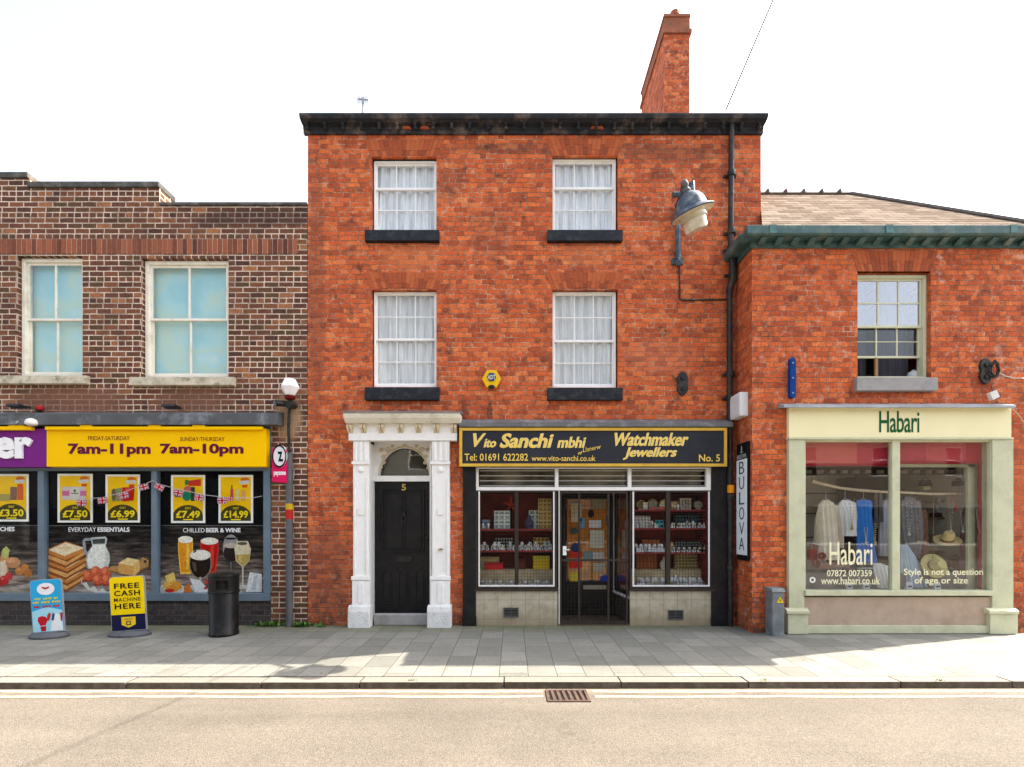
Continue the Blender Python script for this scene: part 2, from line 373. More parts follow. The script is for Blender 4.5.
M_render = mat('beige_render', (.44,.335,.25), .85, .08, 5, bump=.004, dirt=(.3,.2,.15), dirt_amt=.5, dscale=2)
M_fasciacream = mat('pale_yellow_fascia_paint', (.85,.78,.46), .5, .02, 3, dirt=(.78,.70,.40), dirt_amt=.25)
M_stone = mat('weathered_pale_stone', (.50,.44,.33), .85, .2, 8, bump=.006, dirt=(.10,.11,.05), dirt_amt=.8, dscale=7)
M_greystone = mat('grey_painted_stone', (.30,.29,.28), .75, .1, 6, bump=.003, dirt=(.16,.15,.14), dirt_amt=.5, dscale=4)
M_coping = mat('dark_coping_stone', (.07,.065,.06), .85, .4, 6, bump=.006, dirt=(.22,.2,.17), dirt_amt=.7, dscale=5)
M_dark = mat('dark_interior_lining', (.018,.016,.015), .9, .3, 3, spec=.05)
M_plaster = mat('grey_interior_plaster', (.32,.30,.27), .9, .1, 2)
M_iron = mat('black_cast_iron', (.014,.014,.014), .5, .3, 12, bump=.002, dirt=(.10,.06,.035), dirt_amt=.5, dscale=6)
M_redwood = mat('dark_red_shelf_cloth', (.19,.024,.018), .8, .25, 6, spec=.05)
M_orangewood = mat('varnished_orange_wood', (.72,.27,.03), .6, .3, 7, spec=.1)
M_glass = glass_mat('window_glass', .05)
M_glassw = glass_mat('upper_window_glass', .035)
M_glassf = glass_mat('film_covered_glass', .0008)
M_net = mat('net_curtain', (.82,.83,.84), .9, .06, 4)
M_net2 = mat('grey_net_curtain', (.74,.74,.72), .9, .06, 4)
M_slate = None
# ================================================================ setting
def ground():
    # one big sheet, textured as asphalt
    m, nt, b = _new('sunlit_worn_asphalt'); n = Net(nt); g = n.N.new('ShaderNodeNewGeometry'); P = g.outputs['Position']
    vor = n.N.new('ShaderNodeTexVoronoi'); vor.inputs['Scale'].default_value = 135; n.L.new(P, vor.inputs['Vector'])
    col = n.ramp(n.noise(vor.outputs['Color'], 5, 2), [(.25,(.075,.064,.052)),(.5,(.14,.122,.099)),(.8,(.225,.198,.165))])
    big = n.rng(n.noise(P, .7, 5, .6), .3, .7, .88, 1.12)
    spx = n.N.new('ShaderNodeSeparateXYZ'); n.L.new(P, spx.inputs[0])
    cb = n.N.new('ShaderNodeCombineXYZ'); n.L.new(n.m('MULTIPLY', spx.outputs[0], .12), cb.inputs[0]); n.L.new(n.m('MULTIPLY', spx.outputs[1], 2.2), cb.inputs[1])
    streak = n.rng(n.noise(cb.outputs[0], 1, 4, .6), .3, .7, .90, 1.09)
    vm = n.N.new('ShaderNodeVectorMath'); vm.operation = 'SCALE'; n.L.new(col, vm.inputs[0]); n.L.new(n.m('MULTIPLY', big, streak), vm.inputs['Scale'])
    crack = n.noise(P, 1.1, 8, .75)
    oil = n.rng(n.noise(P, 3.3, 3, .5), .70, .76, 0, .35)
    ck = n.m('LESS_THAN', n.m('ABSOLUTE', n.m('SUBTRACT', crack, .5)), .0018)
    col = n.mix(n.m('MULTIPLY', ck, .45), vm.outputs[0], (.06, .05, .04)); col = n.mix(oil, col, (.07,.06,.05))
    # gritty pale edge beside the kerb
    ed = n.rng(n.m('ADD', spx.outputs[1], n.m('MULTIPLY', n.noise(P, 6, 6, .7), .25)), -2.72, -2.5, 0, .6)
    col = n.mix(ed, col, (.33, .26, .19))
    n.L.new(col, b.inputs['Base Color']); b.inputs['Roughness'].default_value = .95; b.inputs['Specular IOR Level'].default_value = .15
    bp = n.N.new('ShaderNodeBump'); bp.inputs['Distance'].default_value = .004; n.L.new(vor.outputs['Distance'], bp.inputs['Height']); n.L.new(bp.outputs[0], b.inputs['Normal'])
    mb = MB(); mb.add([(-400,-400,-.095),(400,-400,-.095),(400,400,-.095),(-400,400,-.095)], [(0,1,2,3)])
    tag(build('road', mb, None, m), 'worn beige asphalt road in full sun', kind='structure')
    # yellow lines, faded
    m, nt, b = _new('faded_road_line'); n = Net(nt); g = n.N.new('ShaderNodeNewGeometry'); P = g.outputs['Position']
    w = n.rng(n.noise(P, 14, 8, .8), .44, .58, 0, 1)
    col = n.mix(w, (.50, .43, .30), (.30, .25, .185))
    n.L.new(col, b.inputs['Base Color']); b.inputs['Roughness'].default_value = .9
    for y0, wd in ((-2.715, .05), (-2.855, .05)):
        mb = MB(); xs = [-30+i*.1 for i in range(601)]
        for i in range(600):
            a, c = xs[i], xs[i+1]
            if c > .33 and a < .76: continue
            w0 = .006*math.sin(a*3.1)+.004*math.sin(a*7.7+y0*20); w1 = .006*math.sin(c*3.1)+.004*math.sin(c*7.7+y0*20)
            mb.add([(a, y0-wd+w0, -.091), (c, y0-wd+w1, -.091), (c, y0+w1, -.091), (a, y0+w0, -.091)], [(0,1,2,3)])
        tag(build('road_line', mb, None, m), 'faded pale yellow no-parking line along the kerb', kind='structure')
    # pavement
    m, nt, b = _new('grey_paving_slabs'); n = Net(nt); g = n.N.new('ShaderNodeNewGeometry'); P = g.outputs['Position']
    sp = n.N.new('ShaderNodeSeparateXYZ'); n.L.new(P, sp.inputs[0])
    wob = n.m('MULTIPLY', n.m('SUBTRACT', n.noise(P, 2.5, 3), .5), .02)
    u = n.m('DIVIDE', n.m('ADD', n.m('ADD', sp.outputs[0], 40.09), wob), .305)
    row = n.m('FLOOR', u); fu = n.m('FRACT', u)
    rr = n.N.new('ShaderNodeTexWhiteNoise'); rr.noise_dimensions = '1D'; n.L.new(row, rr.inputs['W'])
    v = n.m('ADD', n.m('DIVIDE', n.m('ADD', n.m('ADD', sp.outputs[1], 30.09), wob), .43), n.m('MULTIPLY', n.m('GREATER_THAN', rr.outputs['Value'], .62), .5))
    ce = n.m('FLOOR', v); fv = n.m('FRACT', v)
    d = n.m('MINIMUM', n.m('MULTIPLY', n.m('MINIMUM', fu, n.m('SUBTRACT', 1, fu)), .305), n.m('MULTIPLY', n.m('MINIMUM', fv, n.m('SUBTRACT', 1, fv)), .43))
    d = n.m('ADD', d, n.m('MULTIPLY', n.m('SUBTRACT', n.noise(P, 30, 4, .7), .5), .006))
    mask = n.rng(d, .001, .0075, 0, 1, True)
    cv = n.N.new('ShaderNodeCombineXYZ'); n.L.new(ce, cv.inputs[0]); n.L.new(row, cv.inputs[1])
    wn = n.N.new('ShaderNodeTexWhiteNoise'); wn.noise_dimensions = '2D'; n.L.new(cv.outputs[0], wn.inputs['Vector'])
    sh = n.m('ADD', n.m('MULTIPLY', wn.outputs['Value'], .5), n.m('MULTIPLY', n.noise(P, 2.2, 7, .65), .55))
    col = n.ramp(sh, [(.15,(.135,.136,.118)),(.5,(.185,.183,.160)),(.85,(.235,.230,.203))])
    f2 = n.rng(n.noise(P, 45, 5, .7), .3, .7, .86, 1.14)
    vm = n.N.new('ShaderNodeVectorMath'); vm.operation = 'SCALE'; n.L.new(col, vm.inputs[0]); n.L.new(f2, vm.inputs['Scale'])
    spots = n.rng(n.noise(P, 16, 3, .5), .68, .72, 0, .35)
    col = n.mix(spots, vm.outputs[0], (.10, .10, .095))
    col = n.mix(mask, (.13, .125, .105), col)
    gum = n.rng(n.noise(P, 26, 1, .4), .735, .75, 0, .8); col = n.mix(gum, col, (.07,.07,.065)); stain = n.m('MULTIPLY', n.rng(n.noise(P, 1.4, 6, .7), .5, .68, 0, .45), 1); col = n.mix(stain, col, (.13,.125,.105))
    moss = n.m('MULTIPLY', n.rng(n.m('ADD', sp.outputs[1], n.m('MULTIPLY', n.noise(P, 2.2, 6, .7), .9)), -.15, .35, 0, 1), n.rng(n.noise(P, 7, 7, .75), .34, .58, .25, .9))
    wet = n.rng(n.m('ADD', sp.outputs[0], n.m('MULTIPLY', n.noise(P, 1, 3), 1)), 2.5, 4.3, 1, .3)
    col = n.mix(n.m('MULTIPLY', moss, wet), col, (.12, .125, .05))
    n.L.new(col, b.inputs['Base Color']); b.inputs['Roughness'].default_value = .8; b.inputs['Specular IOR Level'].default_value = .3
    bp = n.N.new('ShaderNodeBump'); bp.inputs['Distance'].default_value = .006
    n.L.new(n.m('ADD', n.m('ADD', mask, n.m('MULTIPLY', wn.outputs['Value'], .3)), n.m('MULTIPLY', n.noise(P, 25, 5), .4)), bp.inputs['Height']); n.L.new(bp.outputs[0], b.inputs['Normal'])
    mb = MB(); A = (-30, 30)
    mb.add([(A[0],-2.5,-.028),(A[1],-2.42,-.028),(A[1],0.6,.006),(A[0],0.6,.006),(A[0],12,.006),(A[1],12,.006)], [(0,1,2,3),(3,2,5,4)])
    tag(build('pavement', mb, None, m), 'grey slab pavement with mossy joints', kind='structure')
    # kerb: separate stones
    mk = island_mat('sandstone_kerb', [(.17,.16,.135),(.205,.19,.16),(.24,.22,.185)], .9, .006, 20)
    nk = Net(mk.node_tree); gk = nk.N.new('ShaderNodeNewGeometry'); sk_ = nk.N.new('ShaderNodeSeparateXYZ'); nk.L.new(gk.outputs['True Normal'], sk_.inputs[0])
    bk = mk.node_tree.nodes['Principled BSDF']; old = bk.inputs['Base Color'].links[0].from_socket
    face_shade = nk.m('MULTIPLY', nk.rng(sk_.outputs[2], .3, .9, 1, 0), nk.rng(nk.noise(gk.outputs['Position'], 9, 6, .7), .3, .6, .6, 1))  # shade of the sunless upright kerb faces, put into the stone colour
    nk.L.new(nk.mix(face_shade, old, (.062,.048,.032)), bk.inputs['Base Color'])
    mb = MB(); x = -24.0
    while x < 24:
        L_ = random.uniform(.95, 1.7); y0 = -2.655+.0026*x; y1 = -2.5+.0026*(x)
        dz = random.uniform(-.003, .003); g_ = .006
        mb.add([(x+g_, y0+.0, -.2), (x+L_-g_, y0, -.2), (x+L_-g_, y1+.02, -.2), (x+g_, y1+.02, -.2),
                (x+g_, y0+.012, -.027+dz), (x+L_-g_, y0+.012, -.027+dz), (x+L_-g_, y1+.02, -.024+dz), (x+g_, y1+.02, -.024+dz)],
               [(0,3,2,1),(4,5,6,7),(0,1,5,4),(1,2,6,5),(2,3,7,6),(3,0,4,7)])
        x += L_
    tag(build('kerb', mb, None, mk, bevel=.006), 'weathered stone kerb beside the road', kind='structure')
    mb = MB(); mb.box(-24, 24, -2.60, -2.46, -.2, -.036)
    tag(build('kerb_bedding', mb, None, mat('dark_mortar_bed', (.06,.055,.045), .9)), 'dark mortar bed between the kerb stones', kind='structure')

ground()
def streak(m):  # fold shading painted into the net colour as darker vertical streaks
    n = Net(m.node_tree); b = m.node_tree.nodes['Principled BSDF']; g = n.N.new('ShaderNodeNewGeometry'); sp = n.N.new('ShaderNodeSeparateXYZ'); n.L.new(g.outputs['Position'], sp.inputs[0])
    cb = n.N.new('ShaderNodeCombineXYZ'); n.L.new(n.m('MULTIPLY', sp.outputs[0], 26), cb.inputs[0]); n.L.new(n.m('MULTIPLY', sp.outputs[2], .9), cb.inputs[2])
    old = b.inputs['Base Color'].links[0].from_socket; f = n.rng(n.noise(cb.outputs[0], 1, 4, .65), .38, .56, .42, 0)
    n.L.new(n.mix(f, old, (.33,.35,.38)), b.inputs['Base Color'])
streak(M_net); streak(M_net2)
# ================================================================ sash window
def sash_window(parent, ox0, ox1, oz0, oz1, y, paint, cols, rows_top, rows_bot, meet, glass, curtain=None, frame_w=.045, bar=.018, gap=0, curt_y=.10, seed=0, r=.03):
    """boxed sash window filling the opening; meet = world z of the meeting rail; gap = raised lower sash"""
    f = MB()
    f.box(ox0, ox0+frame_w, y-.02, y+.10, oz0, oz1); f.box(ox1-frame_w, ox1, y-.02, y+.10, oz0, oz1)
    f.box(ox0+frame_w, ox1-frame_w, y-.02, y+.10, oz1-frame_w, oz1); f.box(ox0+frame_w, ox1-frame_w, y-.025, y+.10, oz0, oz0+.045)
    fr = build('window', f, parent, paint, bevel=.003)
    a0, a1 = ox0+frame_w, ox1-frame_w; b0, b1 = oz0+.045+gap, oz1-frame_w
    for nm, z0, z1, yy, rows, lowrail in (('upper_sash', meet-.02, b1, y+.012, rows_top, .035), ('lower_sash', b0, meet+.015+gap*.0, y+.045, rows_bot, .05)):
        s = MB(); t = .028
        s.box(a0, a0+r, yy, yy+t, z0, z1); s.box(a1-r, a1, yy, yy+t, z0, z1)
        s.box(a0+r, a1-r, yy, yy+t, z1-r, z1); s.box(a0+r, a1-r, yy, yy+t, z0, z0+lowrail)
        n_c = cols
        for i in range(1, n_c):
            cx = a0+r+(a1-a0-2*r)*i/n_c; s.box(cx-bar/2, cx+bar/2, yy+.002, yy+t-.004, z0+lowrail, z1-r)
        for j in range(1, rows):
            cz = z0+lowrail+(z1-r-z0-lowrail)*j/rows; s.box(a0+r, a1-r, yy+.004, yy+t-.006, cz-bar/2, cz+bar/2)
        build(nm, s, fr, paint, bevel=.002)
        g = MB(); g.box(a0+r*.6, a1-r*.6, yy+.012, yy+.016, z0+.01, z1-.01); build('pane', g, fr, glass)
    if curtain:
        rnd = random.Random(seed); c = MB(); n = 110; H = 26; ph = [rnd.uniform(0, 6.28) for _ in range(6)]
        k1, k2 = rnd.uniform(5.5, 7), rnd.uniform(11, 14)
        front = []; split = rnd.uniform(.45, .6)
        for j in range(H+1):
            t = j/H; z = b1+.02+(oz0+.05-b1-.02)*t
            row = []
            for i in range(n+1):
                s_ = i/n; x = a0+(a1-a0)*s_
                sw = .035*math.sin(t*2.2+ph[4])*t*math.sin(s_*PI)
                yy = y+curt_y+.026*math.sin(2*PI*k1*(s_+.06*t*math.sin(ph[0]+s_*4))+ph[0])+.009*math.sin(2*PI*k2*(s_+.05*t)+ph[1]+1.3*t)+.004*math.sin(2*PI*29*s_+ph[2])
                row.append((x+sw, yy, z))
            front.append(row)
        W = n+1
        vs = [v for r_ in front for v in r_]+[(v[0], v[1]+.004, v[2]) for r_ in front for v in r_]; o = len(vs)//2
        fs = []
        for j in range(H):
            for i in range(n):
                q = (j*W+i, j*W+i+1, (j+1)*W+i+1, (j+1)*W+i); fs.append(q); fs.append(tuple(o+k for k in q[::-1]))
        c.add(vs, fs); build('curtain', c, fr, curtain, smooth=True)
    return fr
def rough_box_interior(parent, x0, x1, z0, z1, y0, y1, m=None, name='room_lining'):
    b = MB(); t = .03
    b.box(x0-t, x1+t, y1, y1+t, z0-t, z1+t)
    b.box(x0-t, x0, y0, y1, z0-t, z1+t); b.box(x1, x1+t, y0, y1, z0-t, z1+t)
    b.box(x0, x1, y0, y1, z0-t, z0); b.box(x0, x1, y0, y1, z1, z1+t)
    return build(name, b, parent, m or M_dark)
# ================================================================ CENTRAL HOUSE
XL, XRr = -3.19, 3.89
house = thing('tall_brick_house', (.35, 0, 0), 'tall three storey orange brick house with black cornice in the middle of the row', 'house', 'brick buildings of the terrace')
wins = []
for (a, b_, c, d) in ((371.5,436.5,157,231),(552.5,618,156,231),(371.5,436.5,290,387),(552.5,618,290,387.5)):
    wins.append((X(a), X(b_), Z(d), Z(c)))
door_op = (X(368), X(431), -.02, Z(432)); shop_op = (X(463), X(727), -.02, Z(432))
mb = MB(); wall(mb, XL, XRr, -.1, 7.80, wins+[door_op, shop_op], 0, .16)
mb.box(XL, XRr, 6.2, 6.4, -.1, 7.8)
mb.box(XL, XL+.16, .162, 6.2, -.1, 7.8); mb.box(XRr-.16, XRr, .162, 6.2, -.1, 7.8)
# gables
for gx in (XL, XRr-.16): mb.prism_x([(0.0, 7.8), (6.4, 7.8), (3.2, 9.9)], gx, gx+.16)
w_ = build('wall', mb, house, M_brick_c)
mb = MB(); mb.box(XL+.17, XRr-.17, 1.6, 1.7, 0, 7.7); mb.box(XL+.17, XRr-.17, .17, 1.6, 5.45, 5.55); mb.box(XL+.17, XRr-.17, .17, 1.6, 3.4, 3.5); mb.box(.02, .1, .17, 1.6, 3.5, 7.7)
build('inner_wall', mb, house, M_plaster)
mb = MB(); mb.prism_x([(-.12, 7.81), (3.2, 10.02), (6.5, 7.81), (6.5, 7.86), (3.2, 10.12), (-.12, 7.87)], XL-.03, XRr+.03)
roof = build('roof', mb, house, mat('dark_roof_slate', (.08,.08,.085), .7, .3, 5, bump=.01))
# cornice
mb = MB()
prof = [(.02, 7.655), (-.035, 7.655), (-.035, 7.71), (-.05, 7.72), (-.05, 7.755), (-.12, 7.76), (-.135, 7.77), (-.17, 7.78), (-.19, 7.82), (-.19, 7.845), (.02, 7.86)]
mb.prism_x(prof, XL-.055, XRr+.02)
corn = build('cornice', mb, house, M_cornice, bevel=.004)
for i in range(26):
    px = 308+i*(758-308)/25.0
    mb = MB(); cx = X(px, -.05)
    mb.prism_x([(-.049, 7.70), (-.075, 7.70), (-.12, 7.73), (-.13, 7.758), (-.049, 7.758)], cx-.022, cx+.022); mb.lathe([(.001,-.03),(.026,-.012),(.026,.012),(.001,.03)], (cx, -.085, 7.70), 10)
    build('cornice_bracket', mb, corn, M_cornice)
# broken mouldings showing brick
for i, (a, b_) in enumerate(((403,412),(421,430),(590,603))):
    mb = MB(); mb.use(M_arch); mb.prism([(X(a), 7.715), (X(b_), 7.71), (X(b_)-.03, 7.75), (X(a)+.02, 7.752)], -.062, -.03); build('bare_brick_patch', mb, corn)
# windows
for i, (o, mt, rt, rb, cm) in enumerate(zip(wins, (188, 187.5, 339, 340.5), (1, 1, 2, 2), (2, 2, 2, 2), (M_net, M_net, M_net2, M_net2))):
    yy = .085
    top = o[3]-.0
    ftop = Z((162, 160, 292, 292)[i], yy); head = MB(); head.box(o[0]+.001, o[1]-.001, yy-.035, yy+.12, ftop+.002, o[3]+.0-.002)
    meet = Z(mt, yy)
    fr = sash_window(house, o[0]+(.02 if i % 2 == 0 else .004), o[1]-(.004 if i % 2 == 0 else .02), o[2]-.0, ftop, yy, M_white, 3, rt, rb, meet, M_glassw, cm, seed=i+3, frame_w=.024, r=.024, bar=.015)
    build('window_head', head, fr, M_blackpaint)
    s = MB(); ext = .085
    zc = Z((241 if i < 2 else 400) , -.06)
    s.prism_x([(.14, o[2]+.002), (-.07, o[2]-.022), (-.075, zc), (.01, zc)], o[0]-ext, o[1]+(.06 if i % 2 else .05))
    build('sill', s, fr, M_blacksill, bevel=.006)
    flat_arch('arch', fr, o[0], o[1], o[3], o[3]+.27, -.0, .12, 17, M_arch, rise=.035 if i >= 2 else .02)
# chimney
mb = MB(); yF = 3.7; cx0, cx1 = X(664.5, yF), X(689.5, yF); zt = Z(33, yF)
yB = yF+2.0
mb.box(cx0, cx1, yF, yB, 7.9, zt)
ch = build('chimney', mb, roof, M_brick_c)
mb = MB(); mb.box(cx0-.035, cx1+.045, yF-.035, yB+.035, zt-.02, zt+.075); mb.box(cx0-.0, cx1+.01, yF-.0, yB+.0, zt+.075, zt+.37)
mb.box(cx0-.02, cx1+.02, yF-.02, yB+.02, zt+.37, zt+.43)
for k in range(3):
    mb.lathe([(.10, 0), (.10, .12), (.12, .14), (.11, .24), (.08, .26)], (X(674.5,yF+.2), yF+.2+k*.6, zt+.43), 14)
o_ = build('chimney', mb, None, M_brick_c) if False else build('chimney_cap', mb, roof, mat('terracotta_brick_cap', (.30,.10,.05), .9, .3, 8, bump=.006, dirt=(.08,.06,.04), dirt_amt=.8, dscale=4))
# ---------------- front door with white surround
ds = MB(); ds.use(M_white)
yp = -.1
pbox(ds, 348.5, 457, 423, 440.5, -.13, .0, -.13)                       # frieze
surround = build('door_surround', ds, house, bevel=.004)
mb = MB(); zt_ = Z(411.5, -.3)
mb.prism_x([(-.0, Z(424,-.13)+.0), (-.13, Z(424,-.13)), (-.21, Z(423,-.21)), (-.25, Z(420,-.26)), (-.28, Z(417.5,-.3)), (-.30, Z(415,-.3)), (-.30, Z(412.5,-.3)), (-.0, Z(412.5,-.3)+.015)], X(343,-.3), X(460,-.3))
build('surround_cornice', mb, surround, M_cream, bevel=.003)
mb = MB(); mb.prism_x([(.0, Z(412,-.3)+.055), (-.32, Z(412,-.3)+.008), (-.325, Z(412,-.3)-.012), (-.0, Z(412,-.3)+.02)], X(342,-.3), X(461.5,-.3))
build('lead_cover', mb, surround, M_lead)
for px in (349.5, 363, 381, 400, 418, 436, 453.5):
    mb = MB()
    for q in (-.035, .012):
        cx = X(px, -.15)+q; mb.prism_x([(-.128, Z(433,-.15)), (-.15, Z(432,-.15)), (-.20, Z(427.5,-.2)), (-.205, Z(424.5,-.2)), (-.128, Z(424.5,-.2))], cx, cx+.036)
    build('dentil_bracket', mb, surround, mat('yellowed_cream_paint', (.62,.52,.34), .6, .1, 8), bevel=.003)
for (a, b_) in ((353, 369), (431.5, 449.5)):
    p = MB(); x0, x1 = X(a, yp), X(b_, yp)
    p.box(x0, x1, yp, .0, Z(606, yp), Z(440.5, -.13)-.002)
    # raised mouldings: long flutes above, panel below
    pil = build('pilaster', p, surround, M_white, bevel=.006)
    q = MB(); w = x1-x0
    for k in range(3): q.tube([(x0+w*(.2+.3*k), yp-.0, Z(461,yp)), (x0+w*(.2+.3*k), yp-.0, Z(442,yp))], w*.11, 8)
    q.box(x0-.015, x1+.015, yp-.03, yp-.002, Z(464.5,yp), Z(461.5,yp))
    q.lathe([(.02,-.04),(.05,-.02),(.055,.02),(.03,.05)], ((x0+x1)/2, yp-.005, Z(470,yp)), 10, sy=.5)
    q.box(x0+.02, x0+.045, yp-.014, yp, Z(575,yp), Z(478,yp)); q.box(x1-.045, x1-.02, yp-.014, yp, Z(575,yp), Z(478,yp))
    q.box(x0+w*.35, x1-w*.35, yp-.02, yp, Z(515,yp), Z(508,yp))
    q.box(x0-.02, x1+.02, yp-.03, yp-.002, Z(580,yp), Z(576,yp)); q.box(x0-.008, x1+.008, yp-.02, yp-.002, Z(606,yp), Z(580.5,yp))
    build('pilaster_moulding', q, pil, M_white, bevel=.004)
    q = MB(); cx = (x0+x1)/2
    q.prism([(X(u, yp-.02), Z(v, yp-.02)) for u, v in [( (a+b_)/2+e[0]*3.0, 593+e[1]) for e in [(-1,10),(1,10),(1,-8),(.6,-10.5),(0,-11.5),(-.6,-10.5),(-1,-8)]]], yp-.032, yp-.02)
    build('raised_panel', q, pil, M_white, bevel=.004)
    q = MB(); q.prism_x([(0,-.02),(-.19,-.02),(-.19,Z(612,-.18)),(-.17,Z(607,-.18)),(-.13,Z(605.5,-.15)),(0,Z(605.5,-.15))], x0-.055, x1+.03)
    build('pilaster_base', q, pil, mat('flaking_white_paint', (.70,.70,.68), .7, .08, 8, bump=.012, dirt=(.42,.41,.38), dirt_amt=.6, dscale=14), bevel=.01)
q = MB(); q.lathe([(.001,-.012),(.035,-.008),(.04,0),(.02,.012)], (X(441,yp), yp-.02, Z(549,yp)), 12); build('bell_push', q, surround, mat('dull_brass',(.4,.3,.12),.4,.2,5,metal=1))
yd = .27
mb = MB(); dx0, dx1 = door_op[0], door_op[1]
mb.box(dx0-.06, dx0+.0, -.09, yd+.02, Z(440,-.13)-2.9+.0, Z(440.5,-.13)-.004) if False else None
mb.box(dx0+.001, dx0+.02, -.0, yd+.06, 0.02, Z(440.5,-.13)-.01); mb.box(dx1-.02, dx1-.001, 0, yd+.06, .02, Z(440.5,-.13)-.01); mb.box(dx0+.02, dx1-.02, 0, yd+.06, Z(432)-.02, Z(432)-.003)
build('door_jamb', mb, surround, M_white)
# arched over-door panel
mb = MB(); y_ = yd; acx = X(404.5, y_); arx = X(429, y_)-acx; az0 = Z(476, y_); aza = Z(448, y_)-az0
ex0, ex1, ez1 = dx0+.02, dx1-.02, Z(432)-.02
pts = [(acx+arx*math.cos(PI*i/24), az0+aza*math.sin(PI*i/24)) for i in range(25)]
for i in range(24):
    p, q2 = pts[i], pts[i+1]
    mb.prism([p, (min(ex1, max(ex0, acx+(p[0]-acx)*1.9)), ez1) if False else (p[0], ez1), (q2[0], ez1), q2], y_, y_+.05)
mb.box(pts[0][0], ex1, y_, y_+.05, az0, ez1); mb.box(ex0, pts[-1][0], y_, y_+.05, az0, ez1)
mb.box(ex0, ex1, y_-.04, y_+.05, Z(481.5,y_), Z(476,y_))
ap = build('arch_panel', mb, surround, M_white)
mb = MB(); mb.tube([(p[0], y_-.006, p[1]) for p in [(acx+(arx+.015)*math.cos(PI*i/24), az0+(aza+.015)*math.sin(PI*i/24)) for i in range(25)]], .014, 6)
for sx in (-1, 1):
    for (u, v, r) in ((17,-26,3.2),(21,-19,2.4),(12,-29.5,2),(23,-26,2.2),(20.5,-13,1.8),(23.5,-8,1.6)):
        cx_, cz_ = X(404.5+sx*u, y_), Z(476+v, y_)
        mb.tube([(cx_+r/64*(1-k/16)*math.cos(k*.7*sx), y_-.006, cz_+r/64*(1-k/16)*math.sin(k*.7)) for k in range(14)], .009, 5)
mb.lathe([(.01,-.03),(.03,0),(.012,.03)], (acx, y_-.02, az0+aza+.03), 8)
build('scroll_carving', mb, surround, mat('yellowed_cream_paint', (.62,.52,.34), .6, .1, 8), smooth=True)
mb = MB(); mb.box(ex0, ex1, y_+.07, y_+.076, az0, ez1); build('fanlight', mb, surround, M_glass)
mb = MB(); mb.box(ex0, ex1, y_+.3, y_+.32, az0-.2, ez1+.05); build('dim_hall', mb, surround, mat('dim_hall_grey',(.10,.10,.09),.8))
# the door leaf
mb = MB(); lx0, lx1 = X(375.5, yd), X(431.5, yd); lz0, lz1 = Z(613, yd), Z(482, yd)
mb.box(dx0+.02, dx1-.02, yd+.02, yd+.07, .06, lz1)
door = build('door', mb, house, M_blackpaint, bevel=.003)
mb = MB()
def frame(mb, a, b_, c, d, y0, y1, w):
    mb.box(a, b_, y0, y1, d-w, d); mb.box(a, b_, y0, y1, c, c+w); mb.box(a, a+w, y0, y1, c+w, d-w); mb.box(b_-w, b_, y0, y1, c+w, d-w)
def zz(v): return Z(v, yd)
frame(mb, X(382,yd), X(424.5,yd), zz(552), zz(489), yd-.004, yd+.02, .022)
frame(mb, X(385,yd), X(402.5,yd), zz(549), zz(492), yd+.004, yd+.02, .014); frame(mb, X(404.5,yd), X(421.5,yd), zz(549), zz(492), yd+.004, yd+.02, .014)
for cx_ in (387, 403.5, 420.5):
    pts_ = [(X(cx_-4.6,yd), zz(604)), (X(cx_+4.6,yd), zz(604)), (X(cx_+4.6,yd), zz(576)), (X(cx_+3,yd), zz(571)), (X(cx_,yd), zz(569)), (X(cx_-3,yd), zz(571)), (X(cx_-4.6,yd), zz(576))]
    mb.tube([(p[0], yd+.016, p[1]) for p in pts_+pts_[:1]], .009, 6)
    mb.prism([(X(cx_,yd)+(p[0]-X(cx_,yd))*.6, zz(587)+(p[1]-zz(587))*.8) for p in pts_], yd+.006, yd+.02)
build('door_panel', mb, door, M_blackpaint, bevel=.003)
mb = MB(); mb.box(X(396,yd), X(412,yd), yd-.01, yd+.02, zz(562), zz(556)); frame(mb, X(396,yd), X(412,yd), zz(562), zz(556), yd-.016, yd-.009, .012); build('letter_box', mb, door, M_iron)
mb = MB(); mb.lathe([(.012,-.05),(.028,-.03),(.02,0),(.03,.03),(.01,.05)], (X(404,yd), yd-.01, zz(514)), 10); mb.tube([(X(404,yd)+.04*math.sin(k*.6), yd-.03, zz(519)+.045*math.cos(k*.6)) for k in range(11)], .009, 6); build('door_knocker', mb, door, M_iron)
mb = MB(); mb.lathe([(.001,-.05),(.02,-.045),(.028,-.03),(.02,-.012),(.012,0)], (0,0,0), 12, Matrix.Rotation(PI/2, 4, 'X')); mb.v = [(v[0]+X(427,yd), -abs(v[1])+yd+.02, v[2]+zz(538)) for v in mb.v]; build('door_knob', mb, door, M_iron)
mb = MB(); mb.use(mat('brass_numeral',(.55,.38,.12),.35,.1,5,metal=.8)); PL(mb, '5', 401.5, 406, 484, 490.5, yd-.008, th=.012, bold=.02); build('house_number', mb, door)
mb = MB(); mb.prism_x([(yd+.1,.0),(-.03,.0),(-.035,.02),(-.035,Z(615,-.03)),(-.0,Z(613.5,-.03)),(yd+.1,.10)], X(374,-.03), X(430,-.03)); build('door_step', mb, house, M_greystone, bevel=.006)
# ---------------- jeweller's shopfront (openings X(463)..X(727))
y0 = -.03
sf = MB(); sf.use(M_white)
def sfb(a, b_, c, d, ya=-.03, yb=.05): sf.box(X(a,y0), X(b_,y0), ya, yb, Z(d,y0), Z(c,y0))
